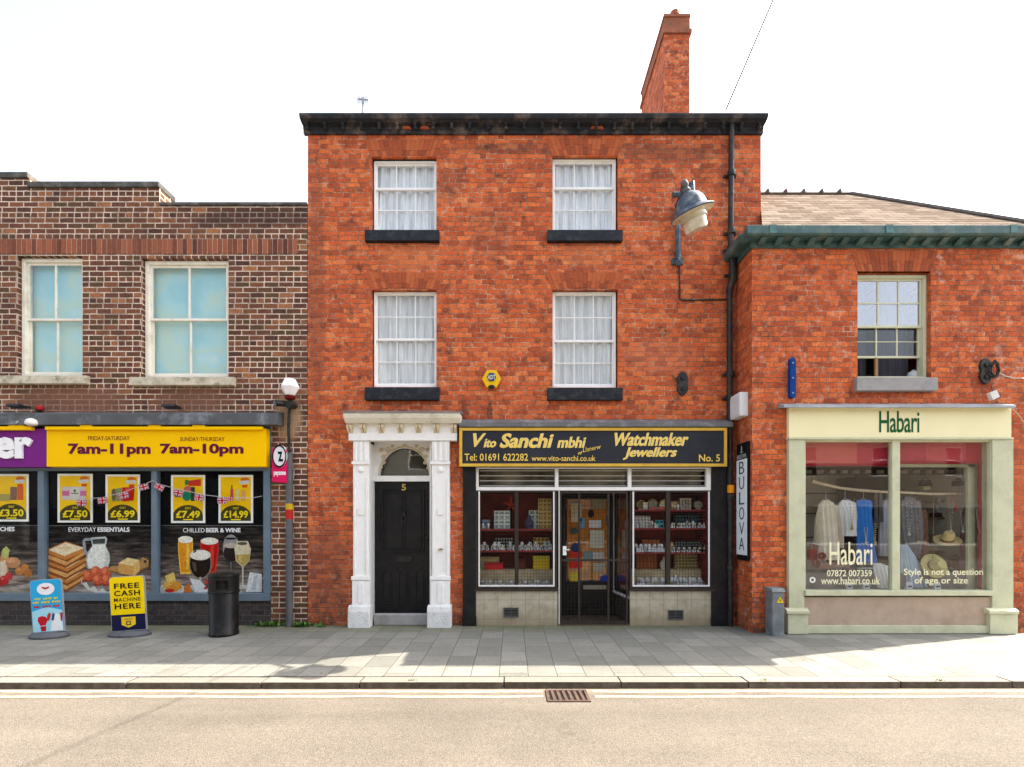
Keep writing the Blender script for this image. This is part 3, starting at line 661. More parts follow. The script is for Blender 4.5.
# white transom frame
sfb(476, 711, 464, 468.5); sfb(476, 711, 487, 490.5)
for a, b_ in ((475.5, 478.5), (555, 558.5), (628, 631.5), (706.5, 711)): sf.box(X(a,y0), X(b_,y0), -.031, .048, Z(487,y0), Z(468.5,y0))
sfront = build('shopfront', sf, house, bevel=.004)
for a, b_ in ((X(463.2), X(476,y0)), (X(711,y0), X(726.8))):
    mb = MB(); mb.box(a, b_, -.05, .06, .0, Z(465,y0)); pl_ = build('pilaster', mb, sfront, M_blackpaint, bevel=.004)
    mb = MB(); mb.box(a-.01, b_+.01, -.075, -.051, .0, .16); build('plinth', mb, pl_, M_blackpaint, bevel=.004) if False else build('pilaster_plinth', mb, sfront, M_blackpaint, bevel=.004)
# stallrisers of cream tiles
def tilemat():
    m, nt, b = _new('cream_glazed_tiles'); n = Net(nt); g = n.N.new('ShaderNodeNewGeometry'); P = g.outputs['Position']; sp = n.N.new('ShaderNodeSeparateXYZ'); n.L.new(P, sp.inputs[0])
    def ed(v, s): f = n.m('FRACT', n.m('DIVIDE', n.m('ADD', v, 20.0), s)); return n.m('MULTIPLY', n.m('MINIMUM', f, n.m('SUBTRACT', 1, f)), s)
    d = n.m('MINIMUM', ed(sp.outputs[0], .215), ed(sp.outputs[2], .30)); mk = n.rng(d, .001, .005, 0, 1)
    base = n.ramp(n.noise(P, 5, 7, .7), [(.3,(.30,.26,.18)),(.55,(.46,.42,.31)),(.75,(.52,.48,.38))])
    low = n.m('MULTIPLY', n.rng(n.m('ADD', sp.outputs[2], n.m('MULTIPLY', n.noise(P, 9, 6, .7), .3)), .15, .5, .8, 0), 1)
    base = n.mix(low, base, (.26,.20,.12)); col = n.mix(mk, (.2,.17,.12), base)
    n.L.new(col, b.inputs['Base Color']); b.inputs['Roughness'].default_value = .35
    return m
M_tiles = tilemat()
for a, b_ in ((476,557.5),(630,711)): mb = MB(); mb.box(X(a,y0), X(b_,y0), -.03, .05, 0, Z(588.5,y0)); build('tiled_stallriser', mb, sfront, M_tiles)
# dark window frames
for a, b_, mid in ((475.5, 557, 516.5), (629.5, 712, 668)):
    xa, xb = X(a,y0), X(b_,y0); za, zb = Z(589,y0), Z(490.5,y0)
    mb = MB(); frame(mb, xa, xb, za, zb, -.045, .04, .03); mb.box(X(mid,y0)-.03, X(mid,y0)+.03, -.045, .04, za+.03, zb-.03)
    mb.box(xa-.02, xb+.02, -.07, .0, za-.03, za-.001)
    build('window_frame', mb, sfront, mat('dark_bronze_frame', (.03,.022,.018), .4, .2, 8), bevel=.003)
for a, b_ in ((478.5,554.5), (632.5,709.5)):
    mb = MB(); x0_, x1_, z0_, z1_ = X(a,-.05), X(b_,-.05), Z(586.5,-.05), Z(491.5,-.05)
    for xx in (x0_, x1_-.022): mb.box(xx, xx+.022, -.06, -.046, z0_, z1_)
    mb.box(x0_+.022, x1_-.022, -.06, -.046, z0_, z0_+.024)
    build('white_grille_edge', mb, sfront, mat('white_wire_edge', (.74,.74,.72), .5, .1, 40))
def mesh_grille(mb, x0, x1, z0, z1, y, step, r):
    n = max(1, round((x1-x0)/step))
    for i in range(n+1):
        x = x0+(x1-x0)*i/n; mb.box(x-r, x+r, y-r, y+r, z0, z1)
    n = max(1, round((z1-z0)/step))
    for i in range(n+1):
        z = z0+(z1-z0)*i/n; mb.box(x0, x1, y+r*1.2, y+r*3.2, z-r, z+r)
for a, b_ in ((479,515), (518.5,554), (633,666), (670.5,709)):
    mb = MB(); mesh_grille(mb, X(a,-.05), X(b_,-.05), Z(586,-.05), Z(492,-.05), -.056, .047, .0019)
    build('wire_mesh', mb, sfront, mat('wire_mesh_steel', (.04,.036,.03), .8, .1, 30, spec=.05))
mb = MB()
for a, b_, c, d in ((478.5,555,468.5,487),(558.5,628,468.5,487),(631.5,706.5,468.5,487)): mb.box(X(a,y0), X(b_,y0), .0, .005, Z(d,y0), Z(c,y0))
for a, b_ in ((477,556),(631,711)): mb.box(X(a,y0), X(b_,y0), .0, .005, Z(587,y0), Z(492,y0))
build('window_glass', mb, sfront, glass_mat('clear_display_glass', .0015))
mb = MB()     # louvre blades / blinds behind transom lights
for a, b_ in ((479,555),(559,628),(632,706)):
    for k in range(4):
        z = Z(486-k*5, .05); mb.box(X(a,y0), X(b_,y0), .02, .03, z-.004, z+.004)
build('transom_blind', mb, sfront, mat('pale_louvre_blade', (.70,.67,.60), .6, .2, 2))
for a, b_ in ((479,555),(559,628),(632,706)): mb = MB(); mb.box(X(a,y0), X(b_,y0), .16, .18, Z(488,.1), Z(466,.1)); build('transom_backing', mb, sfront, mat('mottled_transom_backing', (.17,.14,.10), .8, .7, 2.2))
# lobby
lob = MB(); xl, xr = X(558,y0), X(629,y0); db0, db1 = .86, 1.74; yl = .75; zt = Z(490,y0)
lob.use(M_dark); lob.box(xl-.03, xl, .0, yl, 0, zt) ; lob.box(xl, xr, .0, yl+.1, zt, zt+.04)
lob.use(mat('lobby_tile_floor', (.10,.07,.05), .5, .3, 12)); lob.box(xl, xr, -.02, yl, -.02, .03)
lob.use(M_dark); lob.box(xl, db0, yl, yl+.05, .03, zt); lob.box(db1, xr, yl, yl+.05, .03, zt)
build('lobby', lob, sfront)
mb = MB(); mb.use(mat('dark_panel_wood',(.05,.04,.035),.5,.2,8)); mb.add([(xr,.02,.03),(db1,yl,.03),(db1,yl,.42),(xr,.02,.42)], [(0,1,2,3)]); mb.add([(xr+.02,.02,.03),(db1+.02,yl,.03),(db1+.02,yl,.42),(xr+.02,.02,.42)], [(3,2,1,0)])
mb.use(M_white); mb.tube([(xr-.0,.03,.43),(db1,yl,.43)], .025, 6); mb.tube([(db1,yl-.01,.43),(db1,yl-.01,zt)], .022, 6)
build('lobby_side', mb, sfront)
mb = MB(); mb.add([(xr-.002,.02,.45),(db1-.002,yl,.45),(db1-.002,yl,zt),(xr-.002,.02,zt)], [(0,1,2,3)]); mb.add([(xr+.003,.02,.45),(db1+.003,yl,.45),(db1+.003,yl,zt),(xr+.003,.02,zt)], [(3,2,1,0)]); build('lobby_glass', mb, sfront, M_glass)
# gate
mb = MB(); gx = [X(560.5), X(579), X(608), X(626.5)]; zg0, zg1 = .03, Z(491.5)
for x in gx: mb.box(x-.014, x+.014, -.03, -.005, zg0, zg1)
for z in (zg0+.015, Z(560), zg1-.015): mb.box(gx[0], gx[-1], -.033, -.004, z-.016, z+.016)
mesh_grille(mb, gx[0], gx[-1], zg0, zg1, -.02, .055, .0016)
gate = build('security_gate', mb, house, mat('dark_gate_steel', (.045,.036,.03), .7, .2, 14, spec=.1))
mb = MB(); mb.box(X(562.5), X(566), -.06, -.03, Z(555), Z(546)); mb.tube([(X(564), -.07, Z(549.5)), (X(569), -.07, Z(549.5))], .009, 6); build('gate_handle', mb, gate, M_white)
mb = MB(); mb.box(X(560.5)-.035, X(560.5)-.014, -.04, .02, .02, Z(490)); build('gate_post', mb, gate, mat('greyed_white_post',(.5,.49,.45),.6))
# shop door
mb = MB(); frame(mb, db0, db1, .04, zt-.03, yl-.03, yl+.03, .07); mb.box(db0+.07, db1-.07, yl-.028, yl+.028, .04, .60)
sdoor = build('shop_door', mb, house, M_blackpaint, bevel=.003)
mb = MB(); mb.box(db0+.07, db1-.07, yl, yl+.006, .6, zt-.1); build('door_glass', mb, sdoor, M_glass)
mb = MB()
for k in range(9): mb.box(db0+.09+k*.078, db0+.09+k*.078+.074, yl+.04, yl+.06, .62, zt-.08)
build('wooden_backing', mb, sdoor, M_orangewood)
def ST(name, a, b_, c, d, col, yy=yl-.001, par=None, rnd=False):
    mb = MB(); mb.use(col)
    if rnd: mb.prism([(X(p[0],yy), Z(p[1],yy)) for p in seg_ellipse((a+b_)/2,(c+d)/2,(b_-a)/2,(d-c)/2)], yy-.004, yy)
    else: mb.box(X(a,yy), X(b_,yy), yy-.004, yy, Z(d,yy), Z(c,yy))
    return build(name, mb, par or sdoor)
for a in ((589,601,520,528,C(225,225,225,1.25)),(590,604,530,548,C(190,190,170,1.25)),(571,582,503,522,C(200,190,160,1.25)),(592,606,499,509,C(150,140,110,1.25)),(569,582,551,558,C(200,50,35,1.25)),(569,582,559,568,C(220,40,30,1.25)),
          (584,593,551,560,C(120,140,140,1.25)),(593,604,552,561,C(185,185,175,1.25)),(593,605,563,571,C(175,170,150,1.25)),(570,580,572,583,C(225,190,60,1.25)),(579,585,518,528,C(110,150,190,1.25)),(606,610,515,526,C(90,90,100,1.25))):
    ST('notice', *a)
for a in ((571,580,543,552,C(40,60,120,1.25)),(600,610,575,584,C(40,70,170,1.25)),(570,578,528,534,C(60,80,80,1.25)),(588,594,510,518,C(25,25,35,1.25))): ST('round_sticker', *a, rnd=True)
mb = MB(); mb.use(C(215,205,180)); PL(mb, 'ROLEX', 583, 606, 584, 589, yl-.04, th=.004) if False else mb.box(X(583,yl), X(606,yl), yl-.034, yl-.03, Z(589,yl), Z(585,yl)); build('letter_plate', mb, sdoor)
# window boxes and shelves
for (a, b_) in ((477,556.5),(631,711)):
    xa, xb = X(a,y0), X(b_,y0)
    rough_box_interior(sfront, xa, xb, .56, Z(491,y0), .05, .62, M_redwood, 'window_bed')
shelfz = {'l': (Z(529,.3), Z(550,.3)), 'r': (Z(510,.3), Z(528,.3), Z(552,.3))}
for (a, b_, zs) in ((477,556.5,shelfz['l']),(631,711,shelfz['r'])):
    for z in zs:
        mb = MB(); mb.box(X(a,y0)+.004, X(b_,y0)-.004, .18, .6, z-.02, z); build('shelf', mb, sfront, M_redwood, bevel=.002)
        mb = MB(); mb.box(X(a,y0)+.004, X(b_,y0)-.004, .165, .18, z-.024, z+.004); build('shelf_edge', mb, sfront, mat('shelf_edge_red',(.30,.03,.03),.6))
for a, b_ in ((477,556.5),(631,711)): mb = MB(); mb.box(X(a,y0)+.004, X(b_,y0)-.004, .345, .6, .56, .838); build('display_step', mb, sfront, mat('cream_display_cloth', (.52,.42,.26), .8, .25, 6, spec=.05))
# air bricks
for i, (a, c) in enumerate(((503.5, 607.5), (668, 610))):
    g_ = MB(); xa, za = X(a,y0), Z(c,y0)
    t = thing('air_vent', (xa+.11, -.03, za-.07), ['square dark air vent low in the tiles under the left jewellery window', 'square dark air vent low in the tiles under the right jewellery window'][i], 'vent', 'air vents in the tiled base')
    g_.box(xa, xa+.235, -.037, -.031, za-.15, za); build('vent_back', g_, t, M_dark)
    g_ = MB(); frame(g_, xa, xa+.235, za-.15, za, -.05, -.037, .014)
    for k in range(5): g_.box(xa+.014, xa+.221, -.046, -.038, za-.13+k*.024, za-.122+k*.024)
    g_.box(xa+.113, xa+.121, -.048, -.037, za-.14, za-.01)
    build('vent_grille', g_, t, mat('grey_vent_metal', (.09,.09,.085), .6))
# ---------------- things in the jeweller's windows
GOLD = mat('brass_gold', (.62,.42,.12), .3, .1, 8, metal=.8); SILV = mat('silver_metal', (.6,.62,.64), .25, .1, 8, metal=.9); IV = C(225,220,205)
def on_shelf(side, level, px, yy=.3):
    z = ((.84 if yy >= .34 else .56) if level < 0 else shelfz[side][level])
    return (X(px, yy), yy, z)
def clock(px, side, level, r, face, rim, label, yy=.3, square=False):
    p = on_shelf(side, level, px, yy); t = thing('clock', p, label, 'clock', 'clocks in the jeweller window')
    mb = MB(); c = (p[0], p[1], p[2]+r+.012)
    if square: mb.box(c[0]-r, c[0]+r, c[1]-.03, c[1]+.04, p[2], c[2]+r)
    else:
        ring = [(c[0]+r*math.cos(k*PI/12), c[2]+r*math.sin(k*PI/12)) for k in range(24)]; mb.prism(ring, c[1]-.02, c[1]+.03); mb.box(c[0]-r*.6, c[0]+r*.6, c[1]-.03, c[1]+.04, p[2], p[2]+.02)
    build('clock_case', mb, t, rim, bevel=.004)
    mb = MB(); q = .8; ring = [(c[0]+r*q*math.cos(k*PI/10), c[2]+r*q*math.sin(k*PI/10)) for k in range(20)]; mb.prism(ring, c[1]-.036, c[1]-.0305); build('clock_face', mb, t, face)
    mb = MB(); mb.box(c[0]-.003, c[0]+.003, c[1]-.040, c[1]-.037, c[2], c[2]+r*.6); mb.box(c[0], c[0]+r*.45, c[1]-.044, c[1]-.041, c[2]-.003, c[2]+.003)
    for k in range(12):
        a = k*PI/6; mb.box(c[0]+r*.68*math.cos(a)-.004, c[0]+r*.68*math.cos(a)+.004, c[1]-.040, c[1]-.037, c[2]+r*.68*math.sin(a)-.004, c[2]+r*.68*math.sin(a)+.004)
    build('clock_hands', mb, t, C(20,20,20))
clock(641, 'r', 0, .075, C(150,120,80,1.25), GOLD, 'gold rimmed round clock with tan face, leftmost on the right window top shelf')
clock(652.5, 'r', 0, .085, IV, mat('orange_amber_ring', (.6,.32,.06), .4), 'round clock with thick amber ring on the top shelf, second from the left', .34)
clock(664, 'r', 0, .08, C(235,215,170,1.25), GOLD, 'pale faced gold clock half behind the middle window bar', .3)
clock(674, 'r', 0, .065, C(215,200,160,1.25), mat('light_brown_wood', (.35,.2,.08), .5), 'small wooden square clock just right of the middle window bar', .27, True)
clock(685, 'r', 0, .09, IV, C(190,185,160,1.25), 'large cream square mantel clock with gold top on the top shelf', .33, True)
clock(698, 'r', 0, .07, IV, C(170,160,150,1.25), 'round cream clock at the right end of the top shelf', .3)
def gbox(px, side, level, w, h, d, m, label, yy=.33, name='gift_box', cat='box', grp='boxes and cards in the jeweller window', lidm=None):
    p = on_shelf(side, level, px, yy); t = thing(name, p, label, cat, grp)
    mb = MB(); mb.box(p[0]-w/2, p[0]+w/2, yy-d/2, yy+d/2, p[2], p[2]+h*.72); build('box_body', mb, t, m, bevel=.003)
    mb = MB(); mb.box(p[0]-w/2-.003, p[0]+w/2+.003, yy-d/2-.003, yy+d/2+.003, p[2]+h*.72, p[2]+h); build('box_lid', mb, t, lidm or m, bevel=.003)
def card(px, side, level, w, h, m, m2, label, yy=.35, rows=3, cols_=4, cat='display card'):
    """upright card with rows of small pieces pinned on it"""
    p = on_shelf(side, level, px, yy); t = thing('display_card', p, label, cat, 'display cards in the jeweller window')
    mb = MB(); mb.prism_x([(yy,p[2]),(yy+.03,p[2]+h),(yy+.04,p[2]+h),(yy+.09,p[2]),(yy+.08,p[2]),(yy+.035,p[2]+h-.02),(yy+.012,p[2])], p[0]-w/2, p[0]+w/2); build('card', mb, t, m)
    mb = MB()
    for j in range(rows):
        for i in range(cols_):
            x = p[0]-w/2+w*(i+.5)/cols_; f = (j+.5)/rows; z = p[2]+h*f; yq = yy+.03*f-.006
            mb.box(x-w/cols_*.3, x+w/cols_*.3, yq-.003, yq+.003, z-h/rows*.28, z+h/rows*.28)
    build('pinned_piece', mb, t, m2)
    return t
card(502, 'l', 0, .26, .30, C(205,215,205,1.25), C(150,165,150,1.25), 'pale green card of small pieces on the top shelf of the left jewellery window', .36, 4, 3)
card(535, 'l', 0, .20, .31, C(190,200,185,1.25), C(120,130,130,1.25), 'upright pale card right of the middle bar in the left jewellery window', .42, 4, 2)
card(545, 'l', 0, .22, .50, C(235,210,140,.9), C(170,130,60,1.25), 'tall golden card hung with fine chains at the right of the left window', .37, 7, 3)
card(541, 'l', 1, .26, .20, C(200,170,100,1.25), C(120,80,40,1.25), 'ochre jewellery card on the middle shelf of the left window', .4, 3, 4)
card(642, 'r', 1, .28, .20, C(215,215,200,1.25), C(150,150,140,1.25), 'white card of rings in a grid on the second shelf of the right window', .34, 4, 5)
card(660, 'r', 1, .13, .13, C(60,150,150,1.25), C(30,80,90,1.25), 'small teal card beside the middle bar on the second shelf', .28, 2, 2)
card(688, 'r', 2, .42, .17, C(40,40,42,1.25), C(120,125,130,1.25), 'black tray card of silver pieces on the third shelf of the right window', .4, 4, 9)
card(688, 'r', 1, .42, .22, C(45,60,70,1.25), C(95,130,140,1.25), 'dark blue card of chains at the right of the second shelf', .42, 4, 8)
card(651, 'r', 2, .30, .2, C(160,80,40,1.25), C(200,140,80,1.25), 'orange wooden display board behind silver cups on the third shelf', .48, 4, 5)
card(647, 'r', -1, .34, .26, C(150,70,45,1.25), C(180,120,60,1.25), 'rust coloured display board at the bottom left of the right window', .46, 8, 6)
card(690, 'r', -1, .48, .26, C(190,180,120,1.25), C(120,90,60,1.25), 'pale olive display board at the bottom right of the right window', .5, 5, 9)
card(504, 'l', 1, .30, .2, C(60,50,45,1.25), C(170,165,150,1.25), 'dark card of bright studs on the middle shelf of the left window', .44, 4, 7)
gbox(486, 'l', 0, .12, .15, .12, C(90,100,120,1.25), 'blue grey gift box at the left end of the top shelf', lidm=C(120,130,150,1.25))
gbox(645, 'r', 0, .07, .12, .05, C(215,210,190,1.25), 'small ivory box between the two clocks on the left of the top shelf', .25)
gbox(490, 'l', -1, .30, .20, .15, C(190,175,120,1.25), 'wide cream box at the bottom left of the left jewellery window', .5)
gbox(494, 'l', -1, .30, .11, .10, C(200,40,40,1.25), 'low red box standing in front of the cream box', .38, lidm=C(170,30,35,1.25))
gbox(541, 'l', -1, .27, .22, .13, C(225,180,40,1.25), 'bright yellow gift box at the bottom right of the left jewellery window', .45, lidm=C(235,200,70,1.25))
gbox(521, 'l', -1, .15, .18, .1, C(110,50,45,1.25), 'maroon box left of the yellow gift box', .5)
gbox(661, 'r', 0, .10, .05, .1, C(205,110,80,1.25), 'flat salmon coloured box on the top shelf by the bar', .25)
gbox(653, 'r', 0, .09, .04, .08, C(200,100,90,1.25), 'flat pink box below the amber ringed clock', .23)
# red star decoration
p = on_shelf('l', 0, 508, .5); t = thing('folded_paper_star', p, 'red folded paper decoration behind the top shelf of the left jewellery window', 'decoration')
mb = MB(); c = (X(511,.5), Z(505,.5))
for k in range(5):
    a = k*2*PI/5+PI/2; mb.prism([(c[0],c[1]), (c[0]+.05*math.cos(a-.4), c[1]+.05*math.sin(a-.4)), (c[0]+.17*math.cos(a), c[1]+.17*math.sin(a)), (c[0]+.05*math.cos(a+.4), c[1]+.05*math.sin(a+.4))], .47+.004*k, .50+.004*k)
build('star', mb, t, C(230,70,40)); mb = MB(); mb.box(c[0]-.02, c[0]+.02, .50, .54, p[2], c[1]); build('stand', mb, t, M_dark)
# watches, cups, rings
rn = random.Random(4)
def watch_proto(label, dark, q=1.0):
    t = thing('watch_on_stand', (X(486,.2), .2, .56), label, 'watch', 'watches on small stands in the jeweller windows'); x, y, z = t.location
    mb = MB(); mb.tube([(x, y+.02*math.cos(a)-.0, z+.055+.042*math.sin(a)) for a in [k*PI/6 for k in range(13)]], .010, 6); build('strap', mb, t, C(30,28,30) if dark else C(200,205,210,.9))
    mb = MB(); mb.prism([(x+.022*math.cos(k*PI/6), z+.065+.022*math.sin(k*PI/6)) for k in range(12)], y-.035, y-.022); build('dial', mb, t, IV)
    mb = MB(); mb.prism_x([(y-.02,z),(y+.03,z),(y+.02,z+.04),(y-.005,z+.04)], x-.026, x+.026); build('stand', mb, t, C(235,235,230,1.0)); return t
wA = watch_proto('steel watch on white stand in the front bottom row of the left jewellery window', False)
for k in range(1, 15):
    px = 482+k*4.75
    if 513 < px < 519: continue
    dup(wA, (X(px,.2), .2+rn.uniform(-.01,.01), .56))
for k in range(12):
    px = 484+k*5.8
    if 513 < px < 520: continue
    dup(wA, (X(px,.30), .30, .56), 'steel watch in the second bottom row of the left jewellery window')
for k in range(14): dup(wA, (X(658+k*3.7,.22), .22+rn.uniform(-.02,.02), .56), 'steel watch on white stand at the bottom of the right jewellery window')
wB = watch_proto('dark strapped watch on the middle shelf of the left jewellery window', True); wB.location = on_shelf('l', 0, 482, .2); 
wB.location.z = shelfz['l'][1]
for k in range(1, 13): dup(wB, (X(482+k*5.4,.24), .24, shelfz['l'][1]))
for k in range(7): dup(wB, (X(673+k*5.2,.26), .26, shelfz['r'][1]), 'dark strapped watch on the second shelf of the right jewellery window')
for k in range(7): dup(wB, (X(673+k*5.2,.24), .24, shelfz['r'][2]), 'dark strapped watch on the third shelf of the right jewellery window')
def cup():
    p = on_shelf('r', 2, 636, .25); t = thing('silver_cup', p, 'small silver cup on the third shelf of the right jewellery window', 'cup', 'silver cups in the jeweller window')
    mb = MB(); mb.lathe([(.02,0),(.02,.006),(.006,.012),(.006,.03),(.02,.04),(.026,.075),(.024,.078)], p, 12); build('bowl', mb, t, SILV, smooth=True)
    mb = MB()
    for s in (-1, 1): mb.tube([(p[0]+s*(.024+.012*math.sin(k*PI/5)), p[1], p[2]+.045+.025*k/5) for k in range(6)], .003, 5)
    build('handle', mb, t, SILV); return t
cu_ = cup()
for k in range(1, 9): dup(cu_, (X(636+k*3.1,.25+.04*(k%2)), .25+.06*(k%2), shelfz['r'][2]))
# small bright stock, closely set
def trinket(kind, side, level, px, yy, s, m, label):
    p = on_shelf(side, level, px, yy); nm = {'c':'crystal_ornament','r':'ring_cone','j':'trinket_box'}[kind]; t = thing(nm, p, label, {'c':'ornament','r':'ring stand','j':'trinket box'}[kind], {'c':'crystal ornaments in the jeweller windows','r':'ring cones in the jeweller windows','j':'trinket boxes in the jeweller windows'}[kind])
    mb = MB()
    if kind == 'c': mb.lathe([(.018*s,0),(.02*s,.008*s),(.006*s,.02*s),(.016*s,.045*s),(.024*s,.06*s),(.012*s,.085*s),(.004*s,.09*s)], p, 7); build('ornament_body', mb, t, m); mb = MB(); mb.lathe([(.022*s,0),(.022*s,.006*s)], p, 10); build('base', mb, t, M_dark)
    if kind == 'r': mb.lathe([(.022*s,0),(.016*s,.02*s),(.006*s,.06*s),(.002*s,.065*s)], p, 10); build('cone', mb, t, m); mb = MB(); mb.tube([(p[0]+.013*s*math.cos(a), p[1]+.013*s*math.sin(a), p[2]+.03*s) for a in [k*PI/4 for k in range(9)]], .003*s, 5); build('ring', mb, t, GOLD)
    if kind == 'j': mb.box(p[0]-.025*s, p[0]+.025*s, yy-.02*s, yy+.02*s, p[2], p[2]+.028*s); build('box_body', mb, t, m, bevel=.002); mb = MB(); mb.prism_x([(yy-.021*s,p[2]+.029*s),(yy+.021*s,p[2]+.029*s),(yy+.012*s,p[2]+.042*s),(yy-.012*s,p[2]+.042*s)], p[0]-.026*s, p[0]+.026*s); build('box_lid', mb, t, m)
    return t
BR = C(245,245,240,1.2); rt_ = random.Random(12)
SN = {('l',1):'middle shelf of the left', ('l',0):'top shelf of the left', ('l',-1):'bottom of the left', ('r',0):'top shelf of the right', ('r',1):'second shelf of the right', ('r',2):'third shelf of the right', ('r',-1):'bottom of the right'}
for kind, nm_, cols_ in (('c','clear white crystal ornament',[BR]),('r','pale ring cone with gold ring',[C(235,225,205,1.0)]),('j','small silver trinket box',[C(205,210,215,1.1)])):
    for (side, lv), n_, (pa, pb), s_ in ((('l',1),8,(480,552),1.5),(('l',-1),9,(481,553),1.3),(('l',0),2,(480,490),1.1),(('r',2),7,(635,664),1.5),(('r',-1),15,(636,708),1.8),(('r',1),5,(634,706),1.3),(('r',0),2,(638,700),1.0)):
        pr = None
        for k in range(n_):
            px = pa+(pb-pa)*(k+rt_.uniform(.1,.9))/n_; yy = rt_.uniform(.20,.34)
            if (513 < px < 519) or (665.5 < px < 670): continue
            if pr is None: pr = trinket(kind, side, lv, px, yy, s_, cols_[0], nm_+' on the '+SN[(side,lv)]+' jewellery window')
            else: z = pr.location.z; dup(pr, (X(px,yy), yy, z))
# bust with necklace
def bust(px, side, level, m, label, yy=.3, s=1.0):
    p = on_shelf(side, level, px, yy); t = thing('necklace_bust', p, label, 'display bust', 'necklace busts in the jeweller window')
    mb = MB(); mb.lathe([(.04*s,0),(.045*s,.02*s),(.06*s,.07*s),(.045*s,.11*s),(.022*s,.13*s),(.018*s,.17*s),(.01*s,.175*s)], p, 14, sy=.5); build('bust', mb, t, m, smooth=True)
    mb = MB(); mb.tube([(p[0]+.035*s*math.sin(a), p[1]-.03*s-.004, p[2]+.11*s-.05*s*math.cos(a)*1.0) for a in [(-1.9+k*.38) for k in range(11)]], .003, 5); build('necklace', mb, t, GOLD)
bust(529, 'l', 0, C(70,60,90,1.25), 'dark violet necklace bust beside the middle bar of the left jewellery window', .3, 1.3)
bust(553-4, 'l', 1, IV, 'ivory necklace bust at the right end of the middle shelf, left window', .26, .9)
bust(702, 'r', 2, C(30,30,30,1.25), 'black necklace bust at the right end of the third shelf, right window', .24, .95)
bust(672, 'r', 2, C(200,170,120,1.25), 'tan necklace bust just right of the bar on the third shelf', .3, .9)
bust(664, 'r', -1, IV, 'ivory necklace bust left of the bar at the bottom of the right window', .34, 1.2)
bust(676, 'r', -1, SILV, 'silver grey necklace bust right of the bar at the bottom of the right window', .32, 1.1)
# ---------------- jeweller's sign, a long box board
ys = -.16
t = thing('shop_sign', (X(593,ys), -.1, Z(466,ys)), 'long black fascia sign in a gold frame with gold lettering over the jeweller shopfront', 'shop sign', 'fascia signs of the shops')
mb = MB(); mb.box(X(459.5,ys), X(726.5,ys), ys, -.002, Z(466.5,ys), Z(428,ys)); build('board', mb, t, mat('slate_black_board', (.028,.030,.038), .6, .15, 3, spec=.12))
mb = MB(); frame(mb, X(459.5,ys)-.002, X(726.5,ys)+.002, Z(466.5,ys)-.002, Z(428,ys)+.002, ys-.02, ys-.001, .045); build('frame', mb, t, mat('gold_painted_frame', (.62,.38,.04), .45, .12, 6), bevel=.003)
GL = mat('gold_leaf_lettering', (.80,.56,.10), .4, .1, 20); GS = mat('cream_letter_edge', (.72,.66,.42), .5)
def goldtext(s, a, b_, c, d, name='lettering', shear=.25, bold=.02, shade=True, rot=0, spacing=1.0):
    mb = MB()
    if shade: mb.use(GS); PL(mb, s, a+.7, b_+.7, c-.3, d-.3, ys-.004, th=.004, shear=shear, bold=bold, rot=rot, spacing=spacing)
    mb.use(GL); PL(mb, s, a, b_, c, d, ys-.008, th=.004, shear=shear, bold=bold*.8, rot=rot, spacing=spacing); build(name, mb, t)
goldtext('V', 473, 485.5, 433.5, 447, shear=.35); goldtext('ito', 483.5, 495.5, 439, 447.5); goldtext('Sanchi', 499.5, 553, 433.5, 448, bold=.028); goldtext('mbhi', 557, 585.5, 437, 448)
goldtext('of', 578, 582.5, 451, 454.5, shade=False); goldtext('Llanerw', 582.5, 601, 446, 450.5, rot=.2, shade=False, bold=0)
goldtext('Tel: 01691 622282', 464.5, 528, 453.5, 460.8, shear=0, bold=.012, shade=False)
goldtext('www.vito-sanchi.co.uk', 531.5, 595.5, 455.5, 461, shear=0, bold=.01, shade=False)
goldtext('Watchmaker', 614.5, 688, 433, 446, shear=.3, bold=.022); goldtext('Jewellers', 623, 676.5, 447.5, 459.8, shear=.3, bold=.022)
goldtext('No. 5', 699, 720, 454.5, 461.5, shear=0, bold=.012, shade=False)
# lead flashing above sign (part of the house)
mb = MB(); mb.prism_x([(-.0, Z(418,-.1)), (-.0, Z(426,-.2)), (-.20, Z(426.5,-.2)), (-.205, Z(422.5,-.2))], X(459,-.2), X(733,-.2)); build('lead_flashing', mb, house, M_lead)
# ---------------- wall mounted things on the middle house
def on_wall(px, py, y=0): return (X(px,y), y, Z(py,y))
# downpipe
t = thing('downpipe', on_wall(731, 625, -.06), 'tall black cast iron downpipe from the black cornice down beside the jeweller shop', 'drainpipe')
px_ = X(731.5,-.08)
mb = MB(); zb = Z(250,-.08)
mb.tube([(px_+.0,-.08,7.8), (px_-.01,-.08,zb)], .042, 10)
zb2 = Z(262,-.08); zb3 = Z(300,-.08)
mb.tube([(px_-.01,-.08,zb), (px_+.02,-.09,zb-.08), (px_+.02,-.09,zb2-.25), (px_-.03,-.08,zb2-.45), (px_-.03,-.08,zb3), (px_-.015,-.08,.0)], [.05,.06,.055,.048,.042,.042], 10)
build('pipe', mb, t, M_iron, smooth=True)
for z in (7.0, 6.1, zb+.02, zb2-.18, 3.9, Z(398,-.08), 2.0, .9):
    mb = MB(); xx = px_+(0 if z > zb else -.018); xx = px_+.02 if abs(z-(zb2-.18)) < .01 else xx
    mb.lathe([(.058,-.04),(.06,-.03),(.06,.03),(.056,.04)], (xx,-.08,z), 12); mb.box(xx-.1, xx+.1, -.03, -.005, z-.02, z+.02); build('pipe_collar', mb, t, M_iron, smooth=True)
mb = MB(); mb.lathe([(.05,-.06),(.052,-.055),(.052,.055),(.05,.06)], (px_-.012,-.08,Z(489,-.08)), 12); build('yellow_tape', mb, t, C(240,150,20,.9))
